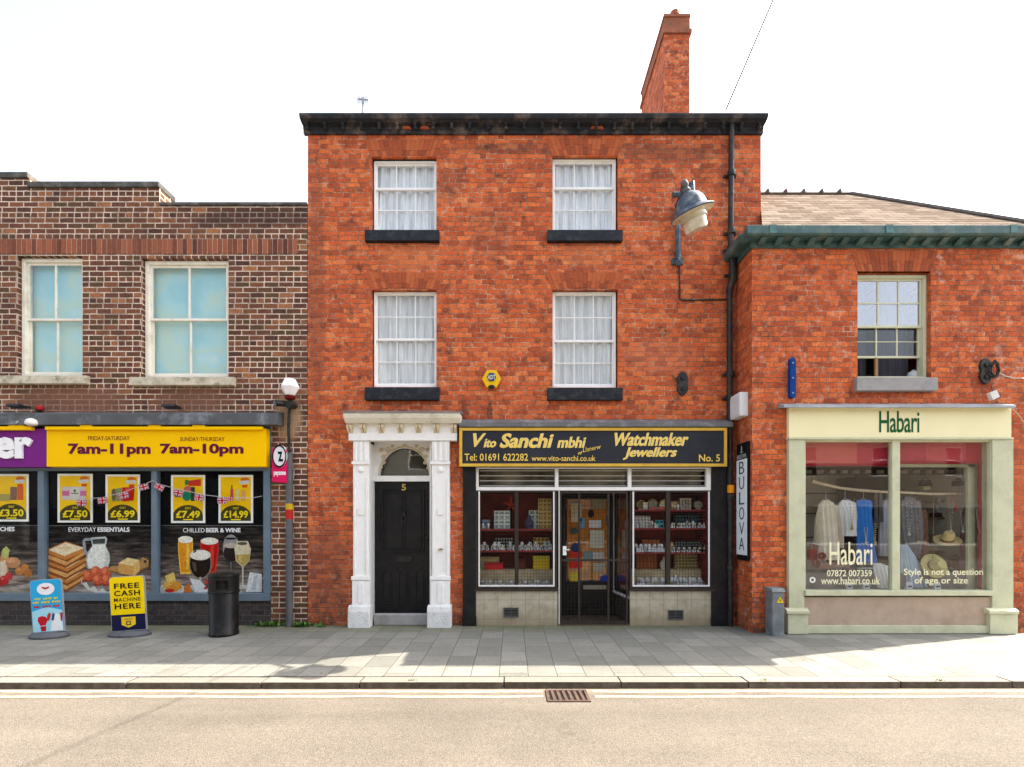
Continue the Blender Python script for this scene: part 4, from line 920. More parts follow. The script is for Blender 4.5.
mb = MB(); mb.tube([(px_+.15,-.05,Z(250)), (px_+.14,-.05,Z(300)), (px_+.13,-.05,.1)], .016, 6); t2 = build('cable_conduit', mb, None, M_iron, org=(px_+.13,-.05,.1)); tag(t2, 'thin black conduit in the corner just right of the downpipe', 'conduit')
# swan-neck lamp
lx = X(678.5,-.06); ly = -.93; hx = 2.47; rimz = 5.83
t = thing('wall_street_lamp', (lx, 0, Z(264)), 'blue swan-neck street lamp with cream glass bowl on the tall brick house wall', 'street lamp')
BLUE = mat('chipped_blue_metal', (.05,.078,.11), .45, .3, 9, bump=.002, dirt=(.26,.27,.27), dirt_amt=.8, dscale=9)
mb = MB(); mb.tube([(lx,-.05,Z(262,-.05)), (lx,-.05,Z(208,-.05))], .037, 10); mb.tube([(lx,-.05,Z(252,-.05)), (lx,-.05,Z(259,-.05))], .05, 10); mb.box(lx-.09, lx+.09, -.03, -.002, Z(265), Z(259)); mb.tube([(lx,-.05,Z(266,-.05)), (lx,-.05,Z(262,-.05))], [.03,.055], 10)
build('wall_pole', mb, t, BLUE, bevel=.002)
mb = MB(); zp = Z(212,-.05)
mb.tube([(lx-.03,-.05,zp-.05),(lx-.03,-.25,zp+.08),(lx-.07,-.48,zp+.16),(hx-.0,-.7,rimz+.38),(hx,-.82,rimz+.46),(hx,ly,rimz+.42),(hx,ly,rimz+.28)], [.034,.034,.03,.03,.03,.03,.035], 10)
mb.tube([(lx-.03,-.05,Z(206,-.05)),(lx-.03,-.3,Z(206,-.05)-.0)], .035, 8); mb.tube([(lx-.17,-.3,Z(206,-.05)-.0),(lx+.03,-.3,Z(206,-.05)+.02)], [.045,.03], 8)
build('bracket_arm', mb, t, BLUE, smooth=True)
T = Matrix.Translation((hx, ly, rimz)) @ Matrix.Scale(.92, 4) @ Matrix.Rotation(math.radians(-20), 4, 'Y') @ Matrix.Rotation(math.radians(12), 4, 'X')
def L_(prof, n=28):
    m_ = MB(); m_.lathe(prof, (0,0,0), n); m_.v = [tuple(T @ Vector(v)) for v in m_.v]; return m_
shade = build('lamp_shade', L_([(.31,-.01),(.318,.0),(.312,.01),(.235,.055),(.225,.07),(.20,.16),(.15,.235),(.09,.275),(.05,.30)]), t, BLUE, smooth=True)
build('shade_lining', L_([(.304,-.014),(.225,.035),(.20,.05)]), shade, mat('cream_lamp_enamel', (.66,.60,.42), .4, .12, 6), smooth=True)
build('finial', L_([(.045,.29),(.055,.32),(.03,.36),(.045,.40),(.03,.45),(.01,.47)]), t, mat('grey_weathered_metal', (.10,.10,.10), .6, .3, 8), smooth=True)
build('glass_bowl', L_([(.09,-.26),(.15,-.25),(.165,-.22),(.17,-.08),(.185,-.07),(.185,-.04),(.19,.03)][::1]), t, mat('aged_ivory_glass', (.60,.55,.42), .12, .25, 9, coat=.8, dirt=(.30,.27,.2), dirt_amt=.5, dscale=11), smooth=True)
build('bowl_rim', L_([(.175,-.10),(.192,-.095),(.192,-.07),(.175,-.065)]), t, mat('dull_ivory_ring', (.5,.45,.33), .5), smooth=True)
mb = MB(); mb.box(lx-.014, lx+.014, -.094, -.09, Z(257,-.09)-.02, Z(257,-.09)+.03); build('number_tag', mb, t, C(235,235,235))
mb = MB(); mb.tube([(X(679),-.012,Z(266)), (X(679.5),-.012,Z(299)), (X(682),-.012,Z(300.5)), (X(726),-.012,Z(300))], .012, 6); tag(build('power_cable', mb, None, M_iron, org=on_wall(679,300)), 'dark cable on the wall from the blue lamp across to the downpipe', 'cable')
# alarm box
t = thing('burglar_alarm', on_wall(491, 379), 'hexagonal yellow burglar alarm box between the first floor windows', 'alarm')
def hexp(cx, cy, rx, ry, y): return [(X(cx+rx*math.cos(k*PI/3), y), Z(cy-ry*math.sin(k*PI/3), y)) for k in range(6)]
mb = MB(); mb.prism(hexp(491.5,379,9.6,10,-.05), -.06, -.002); hb = build('alarm_case', mb, t, C(245,195,30,.85,.35), bevel=.01)
mb = MB(); mb.prism(hexp(491.5,377,4.6,4.6,-.07), -.075, -.0605); build('badge', mb, t, C(30,70,140), bevel=.003)
mb = MB(); mb.use(C(235,235,220)); PL(mb, 'ADT', 487.6, 495.4, 374.8, 379.4, -.079, th=.003, bold=.03); build('lettering', mb, t)
mb = MB(); mb.prism(hexp(491.5,387,3.5,2,-.065), -.08, -.0605); build('strobe_light', mb, t, C(40,45,60))
# tie plates
def dumbbell(cx, cy, rx, ry, y, label, nm='wall_tie_plate'):
    t = thing(nm, (X(cx,y), y, Z(cy,y)), label, 'tie plate'); pts = []
    for k in range(36):
        a = k*PI/18; w = 1-.26*math.exp(-(math.sin(a)/.28)**2); pts.append((X(cx+rx*w*math.cos(a), y), Z(cy-ry*math.sin(a)*(1 if abs(math.sin(a))>.2 else 1), y)))
    mb = MB(); mb.prism(pts, y-.035, y-.002); build('plate', mb, t, M_iron, bevel=.006)
    mb = MB()
    for s in (-1, 1): mb.prism([(X(cx,y)+.03*math.cos(k*PI/3), Z(cy+s*ry*.45,y)+.03*math.sin(k*PI/3)) for k in range(6)], y-.055, y-.0355)
    build('bolt', mb, t, M_iron)
dumbbell(682, 384, 6.3, 11.8, 0, 'black waisted iron tie plate on the wall right of the first floor windows')
# overhead wire, aerial
mb = MB(); a, b_ = Vector((X(726,-.2), -.2, Z(109.5,-.2))), Vector((X(773,-1.5), -1.5, Z(0,-1.5)))
d_ = b_-a; mb.tube([a+d_*t_ + Vector((0,0,-.0)) for t_ in (0, 1, 3, 8)], [.011,.009,.006,.006], 5); tag(build('overhead_wire', mb, None, mat('dark_wire',(.05,.05,.05),.6), org=tuple(a)), 'thin black overhead wire rising from the cornice towards the street', 'wire')
ya = 1.6; t = thing('television_aerial', (X(363,ya), ya, 8.9), 'small grey television aerial above the cornice of the tall house', 'aerial')
G_ = mat('grey_aerial_metal', (.28,.29,.30), .4, .1)
mb = MB(); mb.tube([(X(363,ya),ya,8.3),(X(363,ya),ya,Z(98,ya))], .018, 6); build('mast', mb, t, G_)
mb = MB()
mb.tube([(X(357.5,ya),ya,Z(99,ya)),(X(368.5,ya),ya,Z(100,ya))], .014, 5)
for px in (358,360,362,364,366,368): mb.tube([(X(px,ya),ya,Z(95.5,ya)),(X(px,ya),ya,Z(103.5,ya))], .010, 5)
build('aerial_rods', mb, t, G_)
# ================================================================ LEFT SHOP
lshop = thing('brown_brick_shop', (X(100), 0, 0), 'brown brick shop with stepped parapet and yellow sign, left of the row', 'shop building', 'brick buildings of the terrace')
LX = -13.0; LE = X(307.6)-.004
w1 = (X(17), X(82.5), Z(375.5), Z(256)); w2 = (X(141.5), X(228.5), Z(377), Z(258.5)); w0 = (X(-190), X(-110), Z(376), Z(257.5))
sop = (X(-230), X(271), -.02, Z(427))
ztop = Z(206)
mb = MB(); wall(mb, LX, LE, -.1, ztop, [w0, w1, w2, sop], 0, .2)
mb.box(LX, LE, 5.5, 5.7, -.1, ztop); mb.box(LX, LX+.2, .2, 5.5, -.1, ztop); mb.box(LX+.2, LE, .2, 5.5, ztop-.8, ztop-.7)
mb.box(LX, X(159.5), .0, .32, ztop, Z(188)); mb.box(LX, X(30), .0, .32, Z(188), Z(178.5))
build('wall', mb, lshop, M_brick_l)
mb = MB(); mb.box(X(159)+.01, LE, -.03, .34, ztop, ztop+.045); build('coping', mb, lshop, M_coping, bevel=.008)
mb = MB(); mb.box(X(27)+.03, X(160), -.03, .35, Z(188), Z(182.5)); build('coping', mb, lshop, M_coping, bevel=.008)
mb = MB(); mb.box(LX, X(29), -.03, .35, Z(178.5), Z(173)); build('coping', mb, lshop, M_coping, bevel=.008)
mb = MB(); x = LX
while x < X(297):
    mb.box(x+.005, x+.073, -.006-random.random()*.004, .04, Z(254), Z(239.3)); x += .0785
build('soldier_course', mb, lshop, M_solider)
mb = MB(); mb.box(LX, X(297), -.002, .03, Z(254), Z(239.3)); build('soldier_mortar', mb, lshop, mat('pale_mortar', (.60,.49,.38), .9, .2, 20))
mb = MB(); mb.box(LX+.25, LE-.1, 1.3, 1.4, 3.2, ztop-.8); mb.box(LX+.25, LE-.1, .22, 1.3, 3.15, 3.2); build('inner_wall', mb, lshop, M_plaster)
def tealmat():
    m, nt, b = _new('teal_painted_backing'); n = Net(nt); g = n.N.new('ShaderNodeNewGeometry'); P = g.outputs['Position']
    col = n.ramp(n.noise(P, 1.5, 4, .5), [(.34,(.27,.56,.60)),(.46,(.36,.62,.62)),(.55,(.46,.62,.50)),(.62,(.38,.64,.64)),(.72,(.55,.70,.66))])
    n.L.new(col, b.inputs['Base Color']); b.inputs['Roughness'].default_value = .6; return m
M_teal = tealmat()
for i, (o, mt) in enumerate(((w1, 319), (w2, 319), (w0, 319))):
    yy = .08; fr = sash_window(lshop, o[0]+.012, o[1]-.003, o[2], o[3]-.005, yy, M_cream, 2, 1, 1, Z(mt,yy), M_glassw, None, frame_w=.055, bar=.03, r=.035)
    mb = MB(); mb.box(o[0]+.05, o[1]-.05, yy+.12, yy+.135, o[2]+.02, o[3]-.02); build('teal_blind', mb, fr, M_teal)
    s = MB(); s.prism_x([(.15, o[2]+.002), (-.07, o[2]-.02), (-.085, o[2]-.15), (.01, o[2]-.15)], o[0]-.30 if i != 1 else X(129,-.07), o[1]+.12); build('sill', s, fr, M_stone, bevel=.008)
# canopy over the sign
mb = MB(); mb.prism_x([(.0, Z(410.5,-.12)), (-.20, Z(413.5,-.2)), (-.21, Z(424.5,-.21)), (-.18, Z(425,-.2)), (.0, Z(425,-.1))], X(-230), X(277,-.22)); build('metal_canopy', mb, lshop, mat('grey_canopy_metal', (.075,.08,.085), .7, .2, 4, bump=.003, dirt=(.30,.33,.36), dirt_amt=.7, dscale=2.2), bevel=.004)
# shop front frame
ZF0, ZF1 = Z(600), Z(467)
mb = MB(); mb.box(sop[0]+.002, X(271), -.03, .05, ZF1-.06, ZF1); lf = build('shopfront', mb, lshop, M_steel, bevel=.004)
mb = MB(); mb.box(sop[0]+.002, X(271), -.05, .06, Z(600.5), Z(593)); build('bottom_rail', mb, lf, M_steel, bevel=.004)
for a, b_ in ((-74,-68), (40,46), (153,158.5), (264.5,271.5)):
    mb = MB(); mb.box(X(a), X(b_), -.04, .05, Z(593)+.001, ZF1-.061 if b_ < 270 else Z(427)); build('mullion', mb, lf, M_steel, bevel=.004)
mb = MB(); mb.box(sop[0]+.002, X(271), -.005, .10, -.02, Z(600.5)-.001); build('brick_stallriser', mb, lf, M_brick_stall)
mb = MB(); mb.box(sop[0], X(270), .2, .25, .0, Z(427)); build('back_board', mb, lf, M_dark)
BLK = mat('black_window_film', (.004,.004,.0045), .6, .2, 3, spec=.04)
def woodfilm():
    m, nt, b = _new('printed_grey_brown_table'); n = Net(nt); g = n.N.new('ShaderNodeNewGeometry'); sp = n.N.new('ShaderNodeSeparateXYZ'); n.L.new(g.outputs['Position'], sp.inputs[0])
    cb = n.N.new('ShaderNodeCombineXYZ'); n.L.new(n.m('MULTIPLY', sp.outputs[0], 1.2), cb.inputs[0]); n.L.new(n.m('MULTIPLY', sp.outputs[2], 7.0), cb.inputs[1])
    v = n.m('ADD', n.noise(cb.outputs[0], 2.2, 7, .65), n.rng(sp.outputs[2], .6, 1.35, .12, -.22))
    col = n.ramp(v, [(.25,(.010,.009,.009)),(.42,(.055,.043,.036)),(.58,(.20,.15,.125)),(.75,(.50,.43,.38))])
    n.L.new(col, b.inputs['Base Color']); b.inputs['Roughness'].default_value = .6; b.inputs['Specular IOR Level'].default_value = .05; return m
M_film = woodfilm()
YP = .045
for k, (a, b_) in enumerate(((-170,-74), (-68,40), (46,153), (158.5,264.5))):
    mb = MB(); mb.box(X(a)-.01, X(b_)+.01, YP, YP+.01, Z(525.5,YP), ZF1-.05); build('black_film', mb, lf, BLK)
    mb = MB(); mb.box(X(a)-.01, X(b_)+.01, YP, YP+.01, Z(595,YP), Z(525.5,YP)-.004); build('printed_film', mb, lf, M_film)
    mb = MB(); mb.box(X(a)-.01, X(b_)+.01, YP-.003, YP-.001, Z(525.8,YP), Z(525.2,YP)); build('film_seam', mb, lf, C(120,120,120))
    mb = MB(); mb.box(X(a)-.01, X(b_)+.01, .012, .017, Z(593.5), ZF1-.055); build('window_glass', mb, lf, M_glassf)
W_ = C(250,250,250,.9)
def filmtext(s, a, b_, c, d, bold=0.0):
    mb = MB(); mb.use(W_); PL(mb, s, a, b_, c, d, YP-.004, th=.002, bold=bold); build('film_lettering', mb, lf)
filmtext('CHES', 0, 14.5, 526.8, 531.3, .025); filmtext('EVERYDAY', 68.5, 96, 527.3, 531.8, .0); filmtext('ESSENTIALS', 97.5, 129.5, 527.3, 531.8, .03)
filmtext('CHILLED', 183, 204.5, 528, 532.4, .0); filmtext('BEER & WINE', 206, 240.5, 528, 532.4, .03)
# printed groceries (flat artwork on the film)
E = seg_ellipse
A = []
cr, crd, crl = CA(205,130,60), CA(150,80,35), CA(225,165,95)
for k in range(6):      # sliced loaf
    y_ = 586-k*6.0; j = (k % 2)*1.2
    A += [(crd, [(47.5+j,y_-1),(66+j,y_+6),(84+j,y_-5),(84+j,y_-9),(66+j,y_+2),(48+j,y_-5)]), (cr if k % 2 else crl, [(47+j,y_-4),(66+j,y_+3.5),(85+j,y_-7.5),(85+j,y_-11),(66+j,y_),(47+j,y_-8)]), (CA(235,205,150), [(49+j,y_-7),(66+j,y_+.2),(80+j,y_-8),(66+j,y_-3)])]
A += [(cr, [(47,553),(65,560),(86,551.5),(86,548),(66,541.5),(47,549.5)]), (CA(238,222,185), [(49,550),(65,556),(84,548),(66,542.5)]), (CA(228,206,160), [(58,548.5),(66,551.5),(75,547.5),(66,545)])]
# jug of milk
A += [(CA(150,155,155), [(83,540),(85,538),(92,538),(92,541),(86,542.5),(86,549),(89,554),(87,557),(83,550)]), (CA(28,28,28), [(85.4,541),(91,540.5),(91,545),(88,550),(86.5,548)]),
      (CA(190,195,192), [(91,537.5),(106,536.5),(107.5,539),(106,546),(109.5,553),(110.5,560),(108,569),(88,569),(86,560),(88,552),(92.5,546)]),
      (CA(70,74,72), [(92.3,539.5),(105.5,538.5),(105,543.5),(93.3,544)]), (CA(238,236,226), [(93.3,545),(105,544.3),(108.3,553.5),(109.2,560.5),(107,568),(89,568),(87.3,560),(89.2,552.5)]), (CA(215,214,205), [(105,546),(108.3,554),(109,561),(107,567),(104,567),(106,558)])]
# eggs in a tray
for (cx_, cy_) in ((96,572),(106,572.5),(88.5,576),(98,580),(107,580)): A += [(CA(215,95,60), E(cx_,cy_,5.2,6)), (CA(235,130,90), E(cx_-1.4,cy_-1.8,2.5,3)), (CA(165,60,38), [(cx_-4.6,cy_+2.5),(cx_,cy_+4.6),(cx_+4.6,cy_+2.5),(cx_+2.5,cy_+5.6),(cx_-2.5,cy_+5.6)])]
A += [(CA(225,220,208), [(81,578),(83,583),(87,582),(90,588),(95,586),(99,591),(103,588),(108,592),(111,590),(111,594),(99,594.0),(88,589.5),(82,583)])]
# butter on board
A += [(CA(190,140,85), [(108,570),(130,574),(149,566),(149,560),(143,557),(140,562),(125,566),(112,566)]), (CA(150,105,60), [(108,571.5),(130,575.5),(149,567.5),(149,566),(130,574),(108,570)]), (CA(60,48,38), E(145.5,561.5,1.6,1.4)),
      (CA(225,165,90), [(119,563),(119,573),(135,576),(140,571),(140,560),(133,565)]), (CA(240,215,150), [(119,563),(128,557.5),(140,560),(132.5,566)]), (CA(232,185,110), [(133,566),(140,560.5),(140,571),(134,576)])]
# beer and wine glasses
def pint(cx_, t, b_, w, liq, foam, hi): return [(hi, [(cx_-w,t+2),(cx_+w,t+2),(cx_+w+.3,t+14),(cx_+w*.72,b_),(cx_-w*.72,b_),(cx_-w-.3,t+14)]), (liq, [(cx_-w+.8,t+6),(cx_+w-.8,t+6),(cx_+w-.6,t+14),(cx_+w*.6,b_-2),(cx_-w*.6,b_-2),(cx_-w+.4,t+14)]), (hi, [(cx_+w*.15,t+8),(cx_+w*.55,t+8),(cx_+w*.45,b_-5),(cx_+w*.1,b_-5)]), (foam, E(cx_,t+3.6,w,3.6))]
A += pint(185.5, 536, 574, 7.2, CA(230,150,30), CA(240,236,222), CA(245,195,80)) + pint(209.5, 537.5, 573, 8.8, CA(185,25,20), CA(238,230,215), CA(215,60,45))
A += [(CA(150,145,145), E(231,548,8.2,13.6)), (CA(45,35,35), E(231,553,7.4,8.6)), (CA(190,175,165), E(231,545.5,7.4,2.6)), (CA(120,120,125), rect(230.6,562,231.5,576)), (CA(120,120,125), E(231,538.5,6.6,1.4)), (CA(25,22,22), E(231,538.6,5.8,.9)), (CA(170,170,170), E(231,577,5.5,1.4))]
A += [(CA(215,205,170), [(234.5,548),(237,541),(248,541),(251,549),(249.5,561),(243,567.5),(236,561)]), (CA(190,160,85), [(236,555),(250,554),(249,561),(243,566.5),(237,561)]), (CA(215,185,110), [(238,556),(242,556),(242,563),(239,561)]), (CA(215,210,190), rect(242.2,567,243.6,586)), (CA(205,200,185), E(243,587,7.5,2.2)), (CA(90,80,70), E(242.5,543.5,5,1.6))]
A += [(CA(150,135,120), E(200.5,564,11.4,15.4)), (CA(40,28,22), E(200.5,563.5,10.4,14.5)), (CA(240,232,220), E(200.5,555,10.4,5.2)), (CA(90,70,60), [(192,562),(196,562),(197,572),(194,571)]), (CA(190,185,175), rect(199.6,577,201.6,589)), (CA(205,200,190), E(200.5,590,8,2.6)), (CA(20,18,18), [(193,552),(196,550.2),(197,551.2),(194,553)]) ]
A += [(CA(225,222,215), E(172,589,13.5,6)), (CA(205,200,190), E(172,589.8,11,4.4)), (CA(235,180,80), [(163,586),(168,578),(181,583),(179,590),(168,592)]), (CA(225,150,50), [(166,588),(177,581),(183,587),(176,592)]), (CA(240,205,110), [(165,576),(174,572),(176,580),(168,583)]), (CA(200,50,30), E(170,590.5,5,1.9)),
      (CA(205,60,45), E(209,582,3.5,3)), (CA(195,200,195), E(196,587,6,3)), (CA(210,120,50), [(184,587),(190,583),(192,592),(184,592.5)]), (CA(225,225,222), [(190,578),(200,580),(212,592.5),(196,592.5)]), (CA(180,60,60), E(206,588,2,1.4)), (CA(228,228,226), [(250,572),(262,574),(262,592),(246,592)]), (CA(198,198,200), [(254,576),(258,575),(256,590),(252,590)])]
# left bay: wrap, potatoes, tomatoes
A += [(CA(205,150,90), [(0,558),(3,548),(9,551),(8,580),(0,582)]), (CA(190,200,120), [(2,551),(6,546),(10,550),(7,558),(3,558)]), (CA(225,205,180), [(0,562),(6,560),(7,576),(0,578)]), (CA(195,140,95), E(13,562.5,7.5,5.5)), (CA(215,160,110), E(11,560.5,4,2.5)),
      (CA(190,120,60), E(19.5,571,4.6,4.4)), (CA(200,130,65), E(25,567.5,4,3.8)), (CA(185,115,55), E(28,573,4,4.4)), (CA(220,150,85), E(18.5,569.5,2,1.8)), (CA(190,30,35), E(4,580.5,5,5)), (CA(205,55,55), E(9,576,3.8,4)), (CA(230,110,100), E(2.5,578.5,1.6,1.4)), (CA(170,25,30), E(-3,583,5,5)), (CA(165,155,135), [(3,592),(20,590.5),(33,592.5),(3,593)])]
# split by bay so each picture is its own part
def sel(f): return [l for l in A if f(sum(p[0] for p in l[1])/len(l[1]))]
for nm, f in (('printed_bread_and_eggs', lambda x: 44 < x < 155), ('printed_drinks', lambda x: x > 155), ('printed_vegetables', lambda x: x < 44)):
    art(nm, lf, YP-.002, sel(f), th=.00018)
# ---- fascia sign
ysg = -.15
t = thing('shop_sign', (X(150,ysg), -.1, Z(467,ysg)), 'yellow and purple fascia sign with opening hours over the corner shop windows', 'shop sign', 'fascia signs of the shops')
PUR = mat('purple_sign_plastic', (.17,.02,.19), .5, .05, 2, spec=.05); YEL = mat('yellow_sign_plastic', (.86,.50,.0), .5, .03, 2, spec=.05); DP = C(110,20,60)
mb = MB(); mb.box(X(-225,ysg), X(46.3,ysg), ysg, -.003, Z(467,ysg), Z(428.5,ysg)); build('purple_panel', mb, t, PUR, bevel=.003)
mb = MB(); mb.box(X(46.8,ysg), X(266,ysg), ysg-.004, -.003, Z(466.6,ysg), Z(428.5,ysg)); build('yellow_panel', mb, t, YEL, bevel=.003)
mb = MB(); mb.box(X(48,ysg), X(264,ysg), ysg-.05, ysg-.006, Z(430.3,ysg), Z(427.2,ysg))
for a in (88, 156, 200): mb.box(X(a-6,ysg), X(a+6,ysg), ysg-.04, ysg-.002, Z(427.2,ysg), Z(425.6,ysg))
build('yellow_light_trough', mb, t, YEL, bevel=.003)
mb = MB(); mb.box(X(-225,ysg), X(35,ysg), ysg-.06, ysg-.003, Z(430.6,ysg), Z(427.2,ysg)); mb.box(X(11,ysg), X(27,ysg), ysg-.04, ysg-.003, Z(427.2,ysg), Z(425.8,ysg)); build('yellow_light_trough', mb, t, YEL, bevel=.003)
mb = MB(); mb.use(W_); PL(mb, 'er', -5.5, 31.5, 437, 458.6, ysg-.03, th=.03, bold=.045); build('lettering', mb, t)
for s, a, b_, c, d, bo in (('FRIDAY-SATURDAY',88,129.5,436,440.3,0), ('SUNDAY-THURSDAY',180,224.5,437,441.2,0), ('7am-11pm',68,150.5,443.5,457,.038), ('7am-10pm',160,243.5,443.5,456.5,.038)):
    mb = MB(); mb.use(DP if bo else C(150,85,30)); PL(mb, s, a, b_, c, d, ysg-.008, th=.003, bold=bo); build('lettering', mb, t)
# ---- posters in the window
def poster(a, b_, c, d, price, desc, deco):
    yq = .030
    t = thing('price_poster', (X((a+b_)/2,yq), yq, Z(d,yq)), desc, 'poster', 'yellow price posters in the shop window')
    mb = MB(); frame(mb, X(a,yq), X(b_,yq), Z(d,yq), Z(c,yq), yq, yq+.008, .032); build('poster_frame', mb, t, C(240,238,225,1.0))
    i0, i1, j0, j1 = a+2, b_-2, c+2, d-2
    cx_ = (a+b_)/2; w_ = i1-i0
    Ls = [(C(255,203,0,.82), rect(i0,j0,i1,j1))]
    Ls += [(DK, [(i0,j1)]+[(cx_+w_/2*math.cos(math.radians(q)), j1-5-11*math.sin(math.radians(q))) for q in range(180,-1,-15)]+[(i1,j1)])]
    Ls += deco(i0, i1, j0, j1)
    art('poster_print', t, yq+.008, Ls, th=.0006)
    mb = MB(); mb.use(C(255,215,30,.9)); PL(mb, price, i0+3, i1-3, j1-10.3, j1-3, yq+.001, th=.002, bold=.03); PL(mb, 'ONLY', cx_-3, cx_+3, j1-14, j1-11.7, yq+.001, th=.002, bold=.0); mb.box(X(cx_-5,yq), X(cx_+5,yq), yq+.001, yq+.003, Z(j1-.8,yq), Z(j1-2,yq)); build('poster_lettering', mb, t)
DK = C(75,70,30)
tg = lambda i1, j0, c1=C(240,130,30), c2=C(235,235,225): [(c1, E(i1-6,j0+3,4.5,2.6)), (c2, [(i1-12,j0+4),(i1-2,j0+3.4),(i1-1.5,j0+6.6),(i1-11.5,j0+7.4)]), (C(235,90,30), [(i1-9,j0+8),(i1-3,j0+8),(i1-4,j0+10.6),(i1-8.5,j0+10.6)])]
poster(57.5, 92.5, 473.8, 522.5, '£7.50', 'yellow £7.50 poster showing a white and pink pack, left of the £6.99 poster', lambda a,b_,c,d: tg(b_,c)+[(C(230,215,215), rect(a+3,c+11,b_-5,c+24)), (C(225,120,170), rect(a+3,c+15,b_-4,c+20)), (C(235,230,215), E((a+b_)/2,c+17.5,5.4,6.6)), (C(90,90,80), E((a+b_)/2,c+17.5,4.2,.5)), (C(90,90,80), E((a+b_)/2,c+15,1.2,1.4))])
poster(105.5, 139.8, 474.5, 522.5, '£6.99', 'yellow £6.99 poster showing a red and grey box, beside the centre mullion', lambda a,b_,c,d: tg(b_,c)+[(C(165,160,110), [(a+4,c+13),(a+16,c+11),(a+16,c+24),(a+5,c+25)]), (C(120,110,90), E(a+6.5,c+18,2.2,6)), (C(225,35,30), [(a+15,c+11),(b_-3,c+10.5),(b_-4,c+24),(a+15,c+25)]), (C(245,100,60), [(a+18,c+12),(b_-7,c+11.5),(b_-8,c+15),(a+18,c+16)])])
poster(171, 205, 475, 523, '£7.49', 'yellow £7.49 poster showing green and pink bottles, above the pint glasses', lambda a,b_,c,d: [(C(225,60,40), [(a+14,c+4),(b_-2,c+2),(b_-2,c+9),(a+16,c+9)]), (C(40,140,80), [(a+12,c+3),(a+16,c+3),(a+15,c+8),(a+12,c+8)]), (C(30,150,110), E(a+14,c+19,4.6,5)), (C(220,110,110), E(a+15,c+12,4,3)), (C(60,70,60), rect(a+18,c+10,a+22,c+24)), (C(90,80,140), rect(a+2,c+13,a+8,c+20))])
poster(218.5, 253, 475, 523, '£14.99', 'yellow £14.99 poster showing pale bottles, rightmost in the corner shop window', lambda a,b_,c,d: tg(b_,c)+[(C(225,90,90), rect(a+10,c+12,a+13,c+24)), (C(60,40,40), rect(a+11,c+8,a+12,c+12)), (C(240,225,140), [(a+15,c+24),(a+15,c+14),(a+17,c+11),(a+19,c+14),(a+19,c+24)]), (C(240,180,110), rect(a+21,c+13,a+25,c+24))])
poster(-6, 28.5, 474, 521.5, '£3.50', 'yellow £3.50 poster with an orange and brown pack, leftmost, cut by the photo edge', lambda a,b_,c,d: tg(b_,c)+[(C(235,110,50), rect(b_-9,c+10,b_-3,c+24)), (C(150,110,90), rect(b_-16,c+11,b_-9.5,c+24)), (C(190,170,90), rect(a+3,c+18,b_-16,c+25))])
# ---- bunting
yb = -.065
t = thing('flag_bunting', (X(160,yb), yb, Z(484,yb)), 'white string of small union flags hung across the corner shop windows', 'bunting')
spx = [(72,501),(84,499),(103,497.5),(124,492),(140,486),(153,480.5),(162,485),(178,489),(196,493),(206,495),(226,497.5),(252,498),(262,496)]
mb = MB(); mb.tube([(X(p[0],yb), yb, Z(p[1],yb)) for p in spx], .004, 5); build('string', mb, t, C(225,225,225))
def flag(cx_, cy_, ang, s=1.0):
    mb = MB(); w_, h_ = .15*s, .095*s; c0 = Vector((X(cx_,yb), yb, Z(cy_,yb)))
    def pl(m, pts, k):
        mb.use(m); q = []
        for (u, v) in pts:
            a = u*w_; b_ = v*h_; q.append((c0.x+a*math.cos(ang)-b_*math.sin(ang), c0.z+a*math.sin(ang)+b_*math.cos(ang)))
        mb.prism(q, yb-.006-k*.0012, yb-.004)
    bl, wh, rd = C(45,45,110), C(235,230,235), C(205,25,45)
    pl(bl, [(-.5,-.5),(.5,-.5),(.5,.5),(-.5,.5)], 0)
    for s2 in (1,-1):
        pl(wh, [(-.5,-.5*s2),(-.4,-.5*s2),(.5,.36*s2),(.5,.5*s2),(.4,.5*s2),(-.5,-.36*s2)], 1); pl(rd, [(-.5,-.5*s2),(-.46,-.5*s2),(.5,.45*s2),(.5,.5*s2),(.46,.5*s2),(-.5,-.45*s2)], 2)
    pl(wh, [(-.5,-.2),(.5,-.2),(.5,.2),(-.5,.2)], 3); pl(wh, [(-.16,-.5),(.16,-.5),(.16,.5),(-.16,.5)], 4); pl(rd, [(-.5,-.11),(.5,-.11),(.5,.11),(-.5,.11)], 5); pl(rd, [(-.09,-.5),(.09,-.5),(.09,.5),(-.09,.5)], 6)
    build('flag', mb, t)
for f_ in ((82,503,-.05),(103,500.5,.1),(124,495.5,.2),(144,487,.25),(159.5,487,-.5),(178.5,493,-.2),(199.5,497.5,-.15),(222.5,500.5,.05),(231,499,0,.6)): flag(*f_)
# ---- small fixtures above the canopy
t = thing('dome_lamp', (X(31,-.24), -.24, Z(426,-.24)), 'small white dome fitting at the left end of the grey canopy', 'lamp', None)
mb = MB(); mb.lathe([(.05,-.04),(.075,-.02),(.08,.01),(.06,.05),(.02,.07)], (X(31.5,-.24), -.24, Z(423,-.24)), 16); build('dome', mb, t, C(235,232,225,.85), smooth=True); mb = MB(); mb.tube([(X(31.5),-.24,Z(423,-.24)),(X(31.5),-.1,Z(418,-.1))], .015, 6); build('arm', mb, t, G_)
t = thing('alarm_lamp', (X(40,-.05), -.0, Z(408,-.05)), 'small round red lamp above the grey canopy', 'lamp')
mb = MB(); mb.lathe([(.04,-.03),(.045,0),(.03,.035),(.005,.045)], (X(40,-.06), -.06, Z(408,-.06)), 14); build('red_lens', mb, t, C(190,40,45)); mb = MB(); mb.box(X(40)-.03, X(40)+.03, -.05, -.0, Z(412), Z(409)); build('base', mb, t, M_iron)
